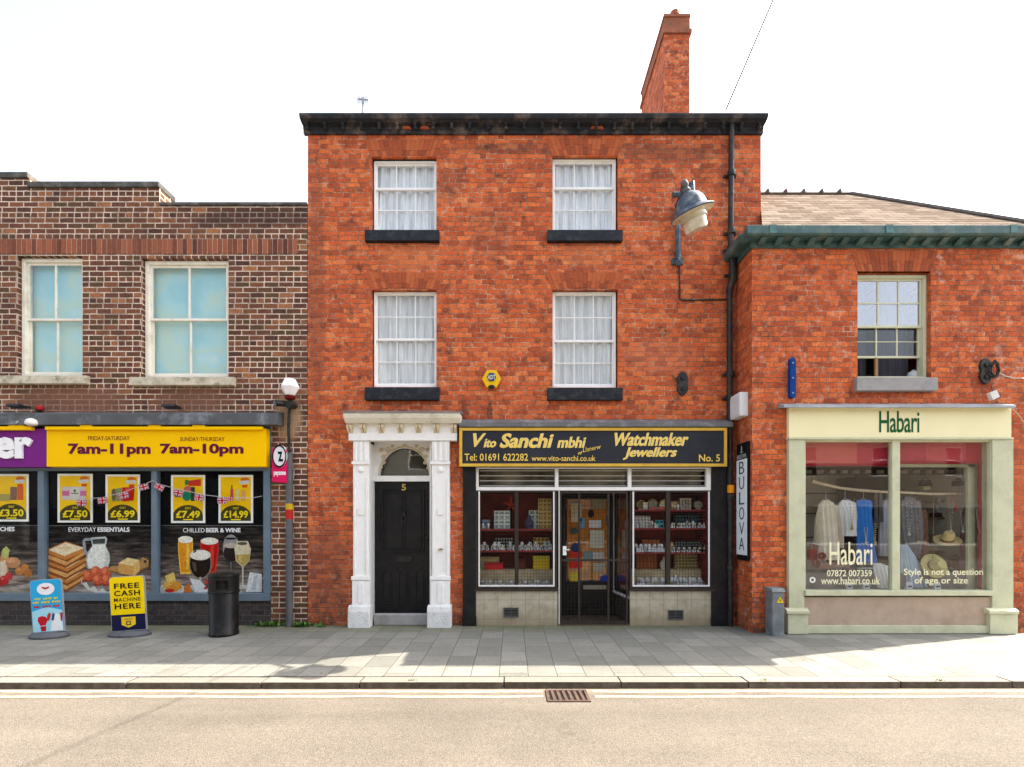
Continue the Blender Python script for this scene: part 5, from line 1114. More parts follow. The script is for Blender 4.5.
def spot(px, py, label):
    t = thing('floodlight', (X(px,-.15), -.0, Z(py,-.15)), label, 'floodlight', 'black floodlights on the canopy'); x, z = X(px,-.2), Z(py,-.2)
    mb = MB(); mb.prism_x([(-.3,z-.02),(-.16,z-.035),(-.14,z+.01),(-.28,z+.02)], x-.10, x+.10); build('lamp_head', mb, t, M_iron, bevel=.006)
    mb = MB(); mb.tube([(x,-.18,z),(x,-.05,z+.03),(x,-.005,z+.02)], .014, 6); build('bracket', mb, t, M_iron)
spot(18, 406, 'black floodlight above the purple part of the corner shop sign'); spot(172, 406.5, 'black floodlight above the yellow part of the corner shop sign')
# ---- payment sign, conduit post and globe lamp on the right pier
t = thing('hanging_sign', (X(279), -.0, Z(440)), 'small pink hanging sign with a white round badge right of the yellow sign', 'sign')
yq = -.12
mb = MB(); mb.prism([(X(272.5,yq), Z(448,yq)), (X(272.5,yq), Z(482,yq)), (X(287,yq), Z(483,yq)), (X(287,yq), Z(449.5,yq))], yq-.02, yq+.02); build('pink_panel', mb, t, C(225,25,95,.8), bevel=.004)
mb = MB(); mb.prism([(X(p[0],yq), Z(p[1],yq)) for p in E(280.3,456.5,7.1,11.5,0,360,28)], yq-.03, yq+.03); build('white_badge', mb, t, C(235,235,235,.8))
mb = MB(); mb.use(C(25,25,28))
for k in range(28):
    a0_, a1_ = k*2*PI/28, (k+1)*2*PI/28; mb.prism([(X(280.3+r*math.cos(a)*7.1,yq), Z(456.5-r*math.sin(a)*11.5,yq)) for r, a in ((1.0,a0_),(1.0,a1_),(.84,a1_),(.84,a0_))], yq-.033, yq-.030)
PL(mb, 'Z', 277.7, 283, 451.5, 461.5, yq-.033, th=.003, bold=.06, shear=-.2); build('badge_mark', mb, t)
mb = MB(); mb.use(W_); PL(mb, 'payzone', 273.8, 285.6, 471.5, 476.5, yq-.024, th=.003, bold=.03); build('lettering', mb, t)
mb = MB(); mb.tube([(X(286,yq), yq, Z(452,yq)), (X(289), -.03, Z(452))], .012, 6); build('bracket', mb, t, G_)
t = thing('wall_pipe_post', (X(289.5), -.06, 0), 'grey pipe with yellow and red sticker climbing the brick pier at the shop corner', 'pipe')
GP = mat('grey_painted_pipe', (.085,.088,.095), .5, .2, 8, dirt=(.2,.2,.2), dirt_amt=.3)
mb = MB(); mb.tube([(X(289.3,-.07),-.07,0),(X(289.3,-.07),-.07,Z(453,-.07))], .052, 12); build('pipe', mb, t, GP, smooth=True)
mb = MB(); mb.tube([(X(289.3,-.05),-.05,Z(453)),(X(288.5,-.05),-.05,Z(430)),(X(289.5,-.05),-.05,Z(403))], .022, 8); build('thin_pipe', mb, t, M_iron, smooth=True)
mb = MB(); mb.lathe([(.054,-.08),(.0545,.08)], (X(289.3,-.07),-.07,Z(514,-.07)), 14); build('red_sticker', mb, t, C(205,50,40)); mb = MB(); mb.lathe([(.0545,-.04),(.055,.05)], (X(289.3,-.07),-.07,Z(507,-.07)), 14); build('yellow_sticker', mb, t, C(230,190,40))
t = thing('globe_lamp', (X(290), -.0, Z(397)), 'white faceted globe lamp on a dark red base on the brick pier', 'lamp')
mb = MB(); c_ = (X(290,-.12), -.12, Z(387.5,-.12)); mb.lathe([(.07,-.13),(.15,.0),(.085,.13)], c_, 6); mb.v = [((v[0]-c_[0])*1.0+c_[0], v[1], v[2]) for v in mb.v]; build('globe', mb, t, C(250,250,248,.95,.3), bevel=.012)
mb = MB(); mb.lathe([(.05,-.19),(.075,-.17),(.08,-.13)], c_, 14); build('globe_base', mb, t, C(120,25,25)); mb = MB(); mb.tube([(c_[0],-.12,c_[2]-.19),(c_[0]-.01,-.1,c_[2]-.26),(c_[0]-.01,0,c_[2]-.27)], .03, 8); build('bracket', mb, t, M_iron, smooth=True)
t = thing('security_camera', (X(283), -.0, Z(405)), 'black twin camera fitting below the white globe lamp', 'camera')
mb = MB(); mb.tube([(X(277.5,-.14),-.20,Z(404,-.14)),(X(286,-.1),-.08,Z(403.5,-.1))], [.052,.045], 12); build('camera_body', mb, t, M_iron, smooth=True)
mb = MB(); mb.tube([(X(290,-.1),-.16,Z(405.5,-.1)),(X(292,-.1),-.02,Z(404,-.1))], [.06,.06], 12); build('camera_mount', mb, t, M_iron, smooth=True); mb = MB(); mb.lathe([(.035,-.005),(.036,.0)], (0,0,0), 14, Matrix.Rotation(PI/2,4,'X')); mb.v = [(v[0]+X(277.5,-.14)-.002, v[1]-.205, v[2]+Z(404,-.14)) for v in mb.v]; build('lens', mb, t, C(120,125,130))
# ---- litter bin
bx, by = X(224,-.62), -.62
t = thing('litter_bin', (bx, by, 0), 'black round litter bin with a slot opening in front of the drinks picture', 'litter bin')
BB = mat('black_bin_plastic', (.007,.007,.007), .35, .3, 6, bump=.001, dirt=(.04,.033,.027), dirt_amt=.6, dscale=5, spec=.2)
mb = MB(); mb.lathe([(.188,-.005),(.192,.0),(.192,.03),(.184,.04),(.188,.60),(.184,.61)], (bx,by,0), 30); build('bin_body', mb, t, BB, smooth=True)
mb = MB(); n_ = 32   # hood with openings
zs_ = [.615, .66, .78, .83]
for j in range(3):
    for q in range(n_):
        a = (q+.5)*2*PI/n_; 
        if j == 1 and (abs(((a-math.radians(290)+PI) % (2*PI))-PI) < .42 or abs(((a-math.radians(200)+PI) % (2*PI))-PI) < .0): continue
        aa = [q*2*PI/n_, (q+1)*2*PI/n_]
        P_ = []
        for r in (.195, .175):
            for (an, z) in ((aa[0],zs_[j]),(aa[1],zs_[j]),(aa[1],zs_[j+1]),(aa[0],zs_[j+1])): P_.append((bx+r*math.cos(an), by+r*math.sin(an), z))
        mb.add(P_, [(0,1,2,3),(7,6,5,4),(0,4,5,1),(3,2,6,7),(0,3,7,4),(1,5,6,2)])
mb.lathe([(.198,.83),(.204,.84),(.200,.862),(.15,.885),(.02,.895)], (bx,by,0), 32); mb.lathe([(.199,.60),(.202,.605),(.202,.62),(.199,.625)], (bx,by,0), 32)
build('bin_hood', mb, t, BB, smooth=True)
mb = MB(); mb.lathe([(.155,.3),(.155,.82)], (bx,by,0), 24); build('bin_liner', mb, t, M_dark)
# ---- two pavement boards
def aboard(cx_, yb_, label, w_, h_, face, rot, lean):
    x = X(cx_, yb_); t = thing('pavement_sign', (x, yb_, -.005), label, 'pavement sign', 'boards standing on the pavement'); t.rotation_euler = (0, 0, rot)
    mb = MB(); pts = [(w_*.58*math.cos(k*PI/14)*1.0, .17*math.sin(k*PI/14)) for k in range(28)]
    b2 = [(p[0]*.86, p[1]*.6) for p in pts]; n = 28
    vs = [(x+p[0], yb_+p[1], -.005) for p in pts]+[(x+p[0], yb_+p[1], .02) for p in pts]+[(x+p[0], yb_+p[1], .062) for p in b2]
    fs = [tuple(range(n-1,-1,-1)), tuple(range(2*n, 3*n))]+[(r*n+i, r*n+(i+1)%n, (r+1)*n+(i+1)%n, (r+1)*n+i) for r in (0,1) for i in range(n)]
    mb.add(vs, fs); build('rubber_base', mb, t, mat('grey_rubber', (.075,.08,.09), .7, .2, 8), bevel=.004)
    Mx = Matrix.Translation((x, yb_, .06)) @ Matrix.Rotation(lean, 4, 'Y')
    def tr(mb): mb.v = [tuple(Mx @ Vector(v)) for v in mb.v]; return mb
    r = .05; pts = []
    for (cx2, cz2, a0) in ((w_/2-r,h_-r,0),(-w_/2+r,h_-r,90)): pts += [(cx2+r*math.cos(math.radians(a0+q*18)), cz2+r*math.sin(math.radians(a0+q*18))) for q in range(6)]
    pts += [(-w_/2,0),(w_/2,0)]
    mb = MB(); mb.prism(pts, -.014, .014); build('board', tr(mb), t, mat('grey_board_edge', (.25,.26,.28), .5))
    face(t, tr, w_, h_, [(p[0]*.965, max(.012, p[1]*.988)) for p in pts])
def FC(tr, t, nm, m, pts, k): mb = MB(); mb.prism(pts, -.0155-k*.0012, -.0145); build(nm, tr(mb), t, m)
def face_y(t, tr, w_, h_, o):
    FC(tr, t, 'yellow_face', C(250,215,0,.85), o, 0); FC(tr, t, 'navy_band', C(25,30,70), [(-w_*.48,.012),(w_*.48,.012),(w_*.48,.235),(-w_*.48,.235)], 1)
    FC(tr, t, 'shield_badge', C(245,205,40,.85), [(-.095,.20),(.095,.20),(.095,.09),(0,.045),(-.095,.09)], 2)
    mb = MB(); mb.use(C(30,35,70)); frame(mb, -.03, .03, .085, .14, -.0205, -.019, .01); mb.box(-.055, .055, -.0205, -.019, .165, .172); build('badge_mark', tr(mb), t)
    for i, (s, wd, hh) in enumerate((('FREE',.34,.075),('CASH',.35,.078),('MACHINE',.36,.055),('HERE',.35,.078))):
        mb = MB(); mb.use(C(25,25,30)); z = (.605,.5,.42,.315)[i]; letter(mb, s, -wd/2, wd/2, z, z+hh, -.019, th=.002, bold=.02 if i != 2 else .005, spacing=1.15); build('lettering', tr(mb), t)
def face_b(t, tr, w_, h_, o):
    FC(tr, t, 'blue_face', C(45,170,220,.85), o, 0); FC(tr, t, 'pale_blue_lower', C(165,220,235,.85), [(-w_*.475,.012),(w_*.475,.012),(w_*.475,.30),(0,.36),(-w_*.475,.30)], 1)
    FC(tr, t, 'white_badge', C(240,240,240,.85), [(.115*math.cos(k*PI/12), .61+.085*math.sin(k*PI/12)) for k in range(24)], 1)
    FC(tr, t, 'red_badge_mark', C(205,60,60), [(-.05,.625),(.0,.60),(.05,.625),(.045,.645),(0,.63),(-.045,.645)], 2)
    for z, c_, a, w2 in ((.475,C(225,235,70),-.11,.30),(.425,C(250,225,60),-.13,.35),(.365,C(215,40,50),-.13,.33)):
        mb = MB(); mb.use(c_); x_ = -w2/2; i = 0
        while x_ < w2/2:
            l_ = (.018,.026,.014,.022)[i % 4]; mb.box(x_, x_+l_, -.0195, -.0175, z-.014, z+.014) if i % 5 != 3 else None; x_ += l_+.008; i += 1
        build('slogan_row', tr(mb), t)
    FC(tr, t, 'red_cup_print', C(220,30,50), [(-.10,.10),(-.03,.10),(-.0,.17),(-.02,.22),(-.07,.235),(-.12,.22),(-.13,.17)], 2); FC(tr, t, 'red_cup_print', C(200,30,45), [(-.09,.02),(-.03,.02),(-.02,.09),(-.10,.09)], 2)
    FC(tr, t, 'white_shape_print', C(240,240,240,.85), [(.03,.02),(.19,.02),(.18,.2),(.13,.26),(.07,.24)], 2); FC(tr, t, 'red_stripe_print', C(210,60,50), [(-.01,.17),(.02,.16),(.05,.25),(.03,.28),(0,.24)], 3); FC(tr, t, 'red_stripe_print', C(200,50,45), [(.17,.15),(.19,.15),(.2,.26),(.17,.27)], 3); FC(tr, t, 'blue_stripe_print', C(40,90,130), [(.05,.17),(.08,.16),(.1,.25),(.07,.27)], 3)
aboard(49.5, -.76, 'blue and white pavement board on a grey base, under the vegetable picture', .41, .745, face_b, math.radians(5), math.radians(-3.5))
aboard(130, -.66, 'yellow FREE CASH MACHINE HERE board standing on the pavement', .475, .78, face_y, math.radians(4), math.radians(-3))
# ---- weeds at the wall foot
LEAFM = island_mat('weed_leaf_green', [(.035,.09,.015),(.06,.15,.02),(.10,.20,.035)], .7, .001)
def weed(px, w_, h_, n, label):
    x = X(px,-.06); r_ = random.Random(px); mb = MB()
    for k in range(n):
        bx_ = x+r_.gauss(0, w_*.35); by_ = -.05-abs(r_.gauss(0, .05)); a = r_.uniform(0, 2*PI); L2 = h_*r_.uniform(.5, 1.2); wd = r_.uniform(.012, .03); tilt = r_.uniform(.2, .9)
        d_ = Vector((math.cos(a)*tilt, math.sin(a)*tilt-.1, 1)).normalized(); s_ = Vector((-math.sin(a), math.cos(a), 0))*wd; b0 = Vector((bx_, min(by_, -.01), 0)); m_ = b0+d_*L2*.55; tp = b0+d_*L2+Vector((0,0,-L2*tilt*.35))
        for v in (m_, tp): v.y = min(v.y, -.012)
        mb.add([b0, m_-s_, tp, m_+s_, b0+Vector((0,0,-.001))], [(0,1,2,3)])
    o = build('weed', mb, None, LEAFM, org=(x,-.06,0)); tag(o, label, 'plant', 'weeds at the foot of the wall')
weed(271, .28, .10, 110, 'low green weed spreading between the litter bin and the grey pipe'); weed(303, .3, .085, 130, 'flat green weed patch right of the grey pipe under the orange brick wall'); weed(322, .10, .05, 25, 'tiny weed tuft left of the white door surround'); weed(252,.1,.03,16,'tiny sprout beside the foot of the litter bin')
# fallen leaves and tufts
LEAFB = island_mat('dry_leaf_brown', [(.20,.10,.04),(.32,.17,.07),(.42,.26,.12)], .8, .001)
rl = random.Random(21); lf0 = None
for k in range(16):
    px, y_ = (rl.uniform(198, 222), -.62+rl.uniform(-.16,.12)) if k < 11 else (rl.uniform(20, 300), rl.uniform(-.35,-.1))
    x = X(px, y_)
    if lf0 is None:
        mb = MB(); mb.add([(x-.025,y_,.001),(x,y_-.014,.006),(x+.028,y_,.002),(x,y_+.014,.008)], [(0,1,2,3)]); mb.add([(x+.028,y_-.001,.002),(x+.045,y_-.001,.004),(x+.045,y_+.001,.004),(x+.028,y_+.001,.002)], [(0,1,2,3)])
        lf0 = tag(build('dry_leaf', mb, None, LEAFB, org=(x,y_,0)), 'small dry brown leaf lying on the pavement near the litter bin', 'leaf', 'dry leaves on the pavement')
    else: c = lf0.copy(); COL.objects.link(c); c.location = (x, y_, 0); c.rotation_euler = (0, 0, rl.uniform(0, 6.2)); c['label'] = lf0['label'] if k < 11 else 'small dry brown leaf lying on the pavement by the dark brick base'
for px, lb in ((412, 'tiny moss tuft on the kerb edge in front of the black door'), (765, 'tiny moss tuft on the kerb edge in front of the boutique cabinet'), (940, 'tiny moss tuft on the kerb edge in front of the right boutique pane')):
    x = X(px, -2.6); mb = MB(); r_ = random.Random(px)
    for k in range(26):
        a = r_.uniform(0, 6.28); b0 = Vector((x+r_.gauss(0,.03), -2.60+r_.gauss(0,.012), -.03)); d_ = Vector((math.cos(a)*.5, math.sin(a)*.5, 1)).normalized()*r_.uniform(.012,.03); s_ = Vector((-math.sin(a), math.cos(a), 0))*.005
        mb.add([b0-s_, b0+s_, b0+d_], [(0,1,2)])
    tag(build('moss_tuft', mb, None, LEAFM, org=(x,-2.6,-.03)), lb, 'plant', 'moss tufts on the kerb')
# ---- gully grate
gx0, gx1 = X(545,-2.72)*.0+.335, .735
m_g = mat('rusty_iron_grate', (.075,.045,.033), .8, .3, 14, bump=.003)
t = thing('drain_grate', (.53, -2.86, -.095), 'rusty brown iron drain grate with slanted bars in the road by the kerb', 'drain grate')
mb = MB(); frame_y0, frame_y1 = -3.02, -2.70
for (a, b_, c, d) in ((.33,.74,-3.02,-2.99),(.33,.74,-2.73,-2.70),(.33,.36,-2.99,-2.73),(.71,.74,-2.99,-2.73)): mb.box(a, b_, c, d, -.11, -.083)
build('grate_frame', mb, t, m_g, bevel=.003)
for k in range(7):
    x = .335+k*.055; mb = MB(); mb.prism_z([(x+.045,-2.73),(x+.075,-2.73),(x+.02+.055,-2.99) if False else (x-.0+.03+.055,-2.99),(x+.055,-2.99)], -.105, -.085) if x+.085 < .715 else None
    if mb.v: build('grate_bar', mb, t, m_g, bevel=.002)
mb = MB(); mb.box(.355, .715, -2.995, -2.725, -.0945, -.0925); build('dark_void', mb, t, M_dark)
# ================================================================ RIGHT BOUTIQUE
rshop = thing('boutique_building', (5.5, YR, 0), 'low orange brick boutique with teal gutter and pale yellow fascia, right of the row', 'shop building', 'brick buildings of the terrace')
RX0, RX1 = 3.49, 7.47; ZE = 5.66
rw = (X(857.5,YR), X(931,YR), Z(378,YR), Z(271.5,YR)); rs = (X(789.5,YR), X(1012,YR), -.02, Z(405,YR))
mb = MB(); wall(mb, RX0, RX1, -.1, ZE+.1, [rw, rs], YR, .2)
mb.add([(RX0,YR,-.1),(RX0,0.02,-.1),(RX0,0.02,ZE+.1),(RX0,YR,ZE+.1)], [(0,3,2,1)])
mb.box(RX0+.01, RX1-.2, 3.0, 3.2, -.1, ZE+.1); mb.box(RX1-.2, RX1, YR+.2, 3.2, -.1, ZE+.1); mb.box(XRr+.01, XRr+.1, .0, 3.0, -.1, ZE+.1); mb.box(RX0+.01, XRr+.01, 0.0, .02, -.1, ZE+.1)
build('wall', mb, rshop, M_brick_r)
mb = MB(); mb.box(RX0+.42, RX1-.2, 1.6, 1.66, 3.0, ZE); mb.box(RX0+.42, RX1-.2, YR+.22, 1.6, 3.0, 3.05); build('inner_wall', mb, rshop, M_plaster)
# roof
rd_y = 1.05; rd_z = 7.46; ex = 6.02; ey = YR-.17; ez = 5.80
def roofmat():
    m, nt, b = _new('pinkish_brown_roof_tiles'); n = Net(nt); g = n.N.new('ShaderNodeNewGeometry'); P = g.outputs['Position']; sp = n.N.new('ShaderNodeSeparateXYZ'); n.L.new(P, sp.inputs[0])
    v = n.m('DIVIDE', sp.outputs[2], .10); row = n.m('FLOOR', v); fv = n.m('FRACT', v); u = n.m('ADD', n.m('DIVIDE', sp.outputs[0], .26), n.m('MULTIPLY', row, .5)); cu = n.m('FLOOR', u); fu = n.m('FRACT', u)
    cb = n.N.new('ShaderNodeCombineXYZ'); n.L.new(cu, cb.inputs[0]); n.L.new(row, cb.inputs[1]); wn = n.N.new('ShaderNodeTexWhiteNoise'); wn.noise_dimensions = '2D'; n.L.new(cb.outputs[0], wn.inputs['Vector'])
    col = n.ramp(n.m('ADD', n.m('MULTIPLY', wn.outputs['Value'], .5), n.m('MULTIPLY', n.noise(P, 6, 5, .7), .5)), [(.2,(.14,.108,.084)),(.5,(.20,.16,.128)),(.8,(.26,.215,.175))])
    col = n.mix(n.m('MAXIMUM', n.m('LESS_THAN', fv, .16), n.m('MULTIPLY', n.m('LESS_THAN', fu, .04), .6)), col, (.025,.018,.014))
    n.L.new(col, b.inputs['Base Color']); b.inputs['Roughness'].default_value = .9; b.inputs['Specular IOR Level'].default_value = .0
    bp = n.N.new('ShaderNodeBump'); bp.inputs['Distance'].default_value = .01; n.L.new(n.m('SUBTRACT', 1, fv), bp.inputs['Height']); n.L.new(bp.outputs[0], b.inputs['Normal']); return m
M_rtile = roofmat()
mb = MB(); b0, b1, b2, b3 = (3.55,ey,ez), (RX1+.12,ey,ez), (RX1+.12,3.25,ez), (XRr+.005,3.25,ez); r0, r1 = (XRr+.005,rd_y,rd_z), (ex,rd_y,rd_z); c0 = (XRr+.005,0,ez+(rd_z-ez)*(0-ey)/(rd_y-ey))
h = .06
vs = [b0,b1,b2,b3,r0,r1,c0]+[(v[0],v[1],v[2]-h) for v in (b0,b1,b2,b3,r0,r1,c0)]
mb.add(vs, [(0,1,5,4,6),(1,2,5),(2,3,4,5),(7,13,11,12,8),(8,12,9),(9,12,11,10),(0,7,8,1),(1,8,9,2),(2,9,10,3),(3,10,11,4),(4,11,13,6),(6,13,7,0)])
rr_ = build('roof', mb, rshop, M_rtile)
mb = MB(); rt = mat('dark_ridge_tile', (.10,.085,.075), .8, .3, 8, bump=.004)
mb.tube([(XRr-.3,rd_y,rd_z+.0),(ex,rd_y,rd_z+.0)], .045, 6)
for k in range(7): x = ex-.2-.32*k; mb.box(x-.02, x+.02, rd_y-.05, rd_y+.05, rd_z, rd_z+.065)
build('ridge', mb, rr_, rt); mb = MB(); mb.tube([(ex,rd_y,rd_z),(RX1+.12,ey,ez+.0)], .045, 6); build('hip', mb, rr_, rt)
# gutter and cornice
mb = MB(); yg = YR-.18
prof = [(YR+.0, 5.585), (YR-.03, 5.585), (YR-.035, 5.665), (YR-.0, 5.665)]
mb.prism_x(prof, RX0-.035, RX1+.02); fz_ = build('cornice', mb, rshop, M_green, bevel=.003)
mb = MB(); mb.prism_x([(YR-.0, 5.667), (yg, 5.667), (yg-.025, 5.685), (yg-.025, 5.80), (yg+.01, 5.805), (yg+.03, 5.77), (YR-.0, 5.77)], RX0-.17, RX1+.05); gt = build('gutter', mb, fz_, M_green, bevel=.004)
mb = MB(); mb.add([], [])
# return of gutter along the left side
pts = [(0, 5.667), (.155, 5.667), (.18, 5.685), (.18, 5.80), (.15, 5.805), (0, 5.77)]
vs = [(RX0-p[0], YR-.0, p[1]) for p in pts]+[(RX0-p[0], -.01, p[1]) for p in pts]; n_ = len(pts)
mb.add(vs, [tuple(range(n_)), tuple(range(2*n_-1, n_-1, -1))]+[(i, n_+i, n_+(i+1)%n_, (i+1)%n_) for i in range(n_)]); mb.box(RX0-.03, RX0-.001, YR, -.01, 5.585, 5.666)
build('gutter_return', mb, fz_, M_green)
for k in range(17):
    cx_ = RX0+.10+k*.236; mb = MB(); mb.prism_x([(YR-.035,5.60),(YR-.06,5.60),(YR-.15,5.645),(YR-.15,5.666),(YR-.035,5.666)], cx_-.045, cx_+.045); build('cornice_bracket', mb, fz_, M_green, bevel=.003)
for px in (772, 888, 1012):
    x = X(px,yg); mb = MB(); mb.box(x-.05, x+.05, yg-.034, yg-.026, 5.685, 5.80); build('gutter_joint', mb, gt, mat('bare_teal_patch', (.07,.17,.16), .5, .3, 12))
# lead corner seen beside the taller house
mb = MB(); mb.prism_x([(-.66,5.80),(-.005,5.80),(-.005,5.88),(-.66,5.83)], RX0-.10, 3.86); build('lead_flashing', mb, rshop, mat('dull_lead', (.10,.105,.11), .6, .2, 6))
# sash window, lower sash raised
yy = YR+.09
meet = Z(326, yy)
M_palegreen = mat('pale_green_window_paint', (.60,.60,.42), .5, .06, 7, dirt=(.3,.3,.22), dirt_amt=.4, dscale=7)
fr = MB(); fr = sash_window(rshop, rw[0]-.0, rw[1]-.005, rw[2]+.0, rw[3]-.012, yy, M_palegreen, 3, 2, 2, meet+.0, glass_mat('reflective_upper_glass', .20), None, frame_w=.045, bar=.02, r=.028)
# move lower sash up to stand open
lo = [c for c in fr.children if c.name.startswith('lower_sash')][0]; pn = [c for c in fr.children if c.name.startswith('pane')][1]
sc = (Z(326,yy)-Z(358,yy))/(meet+.015-(rw[2]+.045))
for c in (lo, pn):
    z1_ = max(v.co.z for v in lo.data.vertices) if c is lo else z1_
    for v in c.data.vertices: v.co.z = z1_+(v.co.z-z1_)*sc
pn.data = pn.data.copy(); pn.data.materials[0] = M_glassw
mb = MB(); mb.box(X(874.5,yy+.05), X(877,yy+.05), yy+.03, yy+.06, rw[2]+.045, Z(357,yy)); build('sash_prop', mb, fr, mat('plain_prop_wood', (.30,.17,.08), .7))
s = MB(); s.prism_x([(YR+.2, rw[2]+.004), (YR-.07, rw[2]-.012), (YR-.075, Z(390.5,YR-.07)), (YR+.01, Z(390.5,YR-.07))], X(857,YR-.07), X(938,YR-.07)); build('sill', s, fr, M_greystone, bevel=.006)
flat_arch('arch', fr, rw[0], rw[1], rw[3], rw[3]+.30, YR, .10, 19, M_arch, rise=.0)
# dark curtain inside
rc = random.Random(9)
mb = MB(); n_ = 60
for sgn, xa, xb in ((0, rw[0], rw[0]+.42), (1, rw[1]-.5, rw[1]),):
    pts = [(xa+(xb-xa)*k/n_, YR+.42+.02*math.sin(k*.9)+.012*math.sin(k*.37)) for k in range(n_+1)]; mb.prism_z(pts+[(p[0], p[1]+.01) for p in pts[::-1]], rw[2], rw[3])
build('curtain', mb, fr, mat('grey_violet_curtain', (.10,.095,.12), .9, .1, 4), smooth=True)
t = thing('white_kettle', (X(912,YR+.3), YR+.27, rw[2]+.05), 'small white rounded pot on the sill inside the open boutique window', 'kettle')
mb = MB(); mb.lathe([(.06,0),(.085,.03),(.09,.07),(.07,.12),(.03,.14),(.012,.16)], tuple(t.location), 18); build('pot_body', mb, t, C(235,235,238,.85), smooth=True)
mb = MB(); mb.tube([(t.location.x+.08+.05*math.sin(k*.5), t.location.y, t.location.z+.04+.09*k/6) for k in range(7)], .01, 6); build('handle', mb, t, C(220,220,220))
# ---------------- boutique shopfront
yf = YR-.06
def ZR(v, y=yf): return Z(v, y)
def XR(v, y=yf): return X(v, y)
mb = MB(); mb.box(XR(789), XR(1011.5), yf, YR+.1, ZR(437.5), ZR(406.5)); bf = build('shopfront', mb, rshop, M_fasciacream, bevel=.003)
mb = MB(); mb.box(XR(788), XR(1012.5), yf-.02, YR+.1, ZR(439.5), ZR(437.6)); build('fascia_moulding', mb, bf, M_sage, bevel=.003)
mb = MB(); mb.prism_x([(YR-.0, Z(402,YR-.1)), (YR-.16, Z(405,YR-.16)), (YR-.165, Z(407.5,YR-.16)), (YR, Z(405.5,YR-.16))], X(784,YR-.16), X(1016,YR-.16)); build('lead_cover', mb, bf, mat('pale_lead', (.3,.32,.34), .5, .2, 6))
for a, b_, c, d in ((789, 804.5, 788, 808), (992.5, 1013.5, 990, 1017.5)):
    mb = MB(); mb.box(XR(a), XR(b_), yf, YR+.1, 0.0, ZR(439.6)); pl_ = build('pilaster', mb, bf, M_sage, bevel=.004)
    mb = MB(); mb.box(XR(c,yf-.03), XR(d,yf-.03), yf-.035, YR, -.0, ZR(614,yf-.03)); mb.prism_x([(YR, ZR(613.9,yf-.03)), (yf-.06, ZR(613.9,yf-.05)), (yf-.06, ZR(611,yf-.05)), (yf-.0, ZR(608.5,yf-.05)), (YR, ZR(608.5,yf-.05))], XR(c-1.2,yf-.05), XR(d+1.2,yf-.05)); build('pilaster_base', mb, pl_, M_sage, bevel=.004)
mb = MB(); mb.box(XR(804.5)+.001, XR(992.5)-.001, yf+.03, YR+.12, .0, ZR(597.5)); build('stallriser', mb, bf, M_render)
mb = MB(); mb.box(XR(806), XR(991.5), yf-.0, yf+.028, .0, ZR(625.5)); build('plinth', mb, bf, M_sage, bevel=.005)
mb = MB(); mb.box(XR(804.5), XR(992.5), yf-.03, YR+.12, ZR(595.5), ZR(590.5)); build('window_sill', mb, bf, M_sage, bevel=.004)
yw = YR-.01
for a, b_ in ((800.5,804.5),(890.7,898.5),(988.3,993)):
    mb = MB(); mb.box(X(a,yw), X(b_,yw), yw-.03, yw+.05, Z(590.4,yw), Z(439.8,yw)); build('window_mullion', mb, bf, M_sage, bevel=.004)
mb = MB(); mb.box(X(804.6,yw), X(988.2,yw), yw-.02, yw+.05, Z(442,yw), Z(438,yw)); build('window_head', mb, bf, M_sage)
for a, b_ in ((804.6,890.6),(898.6,988.2)):
    mb = MB(); mb.box(X(a,yw), X(b_,yw), yw+.015, yw+.021, Z(590.5,yw), Z(442,yw)); build('window_glass', mb, bf, M_glass)
def glasstext(s, a, b_, c, d, bold=.0):
    mb = MB(); mb.use(C(250,240,200,.9)); PL(mb, s, a, b_, c, d, yw+.011, th=.002, bold=bold); build('window_lettering', mb, bf)
mb = MB(); mb.use(C(20,95,50,.8)); PL(mb, 'Habari', 879.5, 919.5, 411, 432.5, yf-.006, th=.005, bold=.006, spacing=.95); tt = build('fascia_lettering', mb, bf)
glasstext('Habari', 829.5, 872.5, 542, 565, .006); glasstext('07872 007359', 827, 872, 570, 576.5, .012); glasstext('www.habari.co.uk', 821, 880, 576.8, 584.5, .008)
glasstext('Style is not a question', 904, 983, 568.5, 577, .012); glasstext('of age or size', 914.5, 968, 577, 585.5, .012)
mb = MB(); mb.use(C(240,240,235,.9))
for k in range(20):
    a0_, a1_ = k*PI/10, (k+1)*PI/10; mb.prism([(X(813,yw)+r*math.cos(a), Z(580,yw)+r*math.sin(a)) for r, a in ((.044,a0_),(.044,a1_),(.022,a1_),(.022,a0_))], yw+.009, yw+.012)
build('round_logo', mb, bf)
# interior
ix0, ix1, iz0, iz1 = X(792,YR), X(1008,YR), .50, Z(438,YR)
M_shopwall = mat('pale_grey_shop_wall', (.70,.64,.54), .85, .15, 1.5)
rough_box_interior(bf, ix0, ix1, iz0, iz1, YR+.06, 1.5, M_shopwall, 'shop_interior')
yi = -.2
def slab(name, a, b_, c, d, ya, yb_, m, par=bf, bev=.003): mb = MB(); mb.box(X(a,ya), X(b_,ya), ya, yb_, Z(d,ya), Z(c,ya)); return build(name, mb, par, m, bevel=bev)
slab('red_pelmet', 800, 857, 441, 464, -.42, -.40, C(225,105,95,.7)); slab('red_pelmet', 857, 891, 441, 464.5, -.421, -.40, C(205,60,75,.7)); slab('red_pelmet', 896, 926, 441, 461, -.42, -.40, C(200,60,75,.7)); slab('red_pelmet', 926, 966, 441, 461.5, -.421, -.40, C(215,80,85,.7)); slab('red_pelmet', 966, 991, 441, 462, -.42, -.40, C(195,15,50,.7))
slab('red_strip', 803, 891, 463.5, 466, -.43, -.40, C(170,25,45)); slab('red_strip', 897, 990, 461, 463.5, -.43, -.40, C(175,15,45)); slab('red_side_strip', 979.5, 987, 463, 590, -.42, -.38, C(165,15,40))
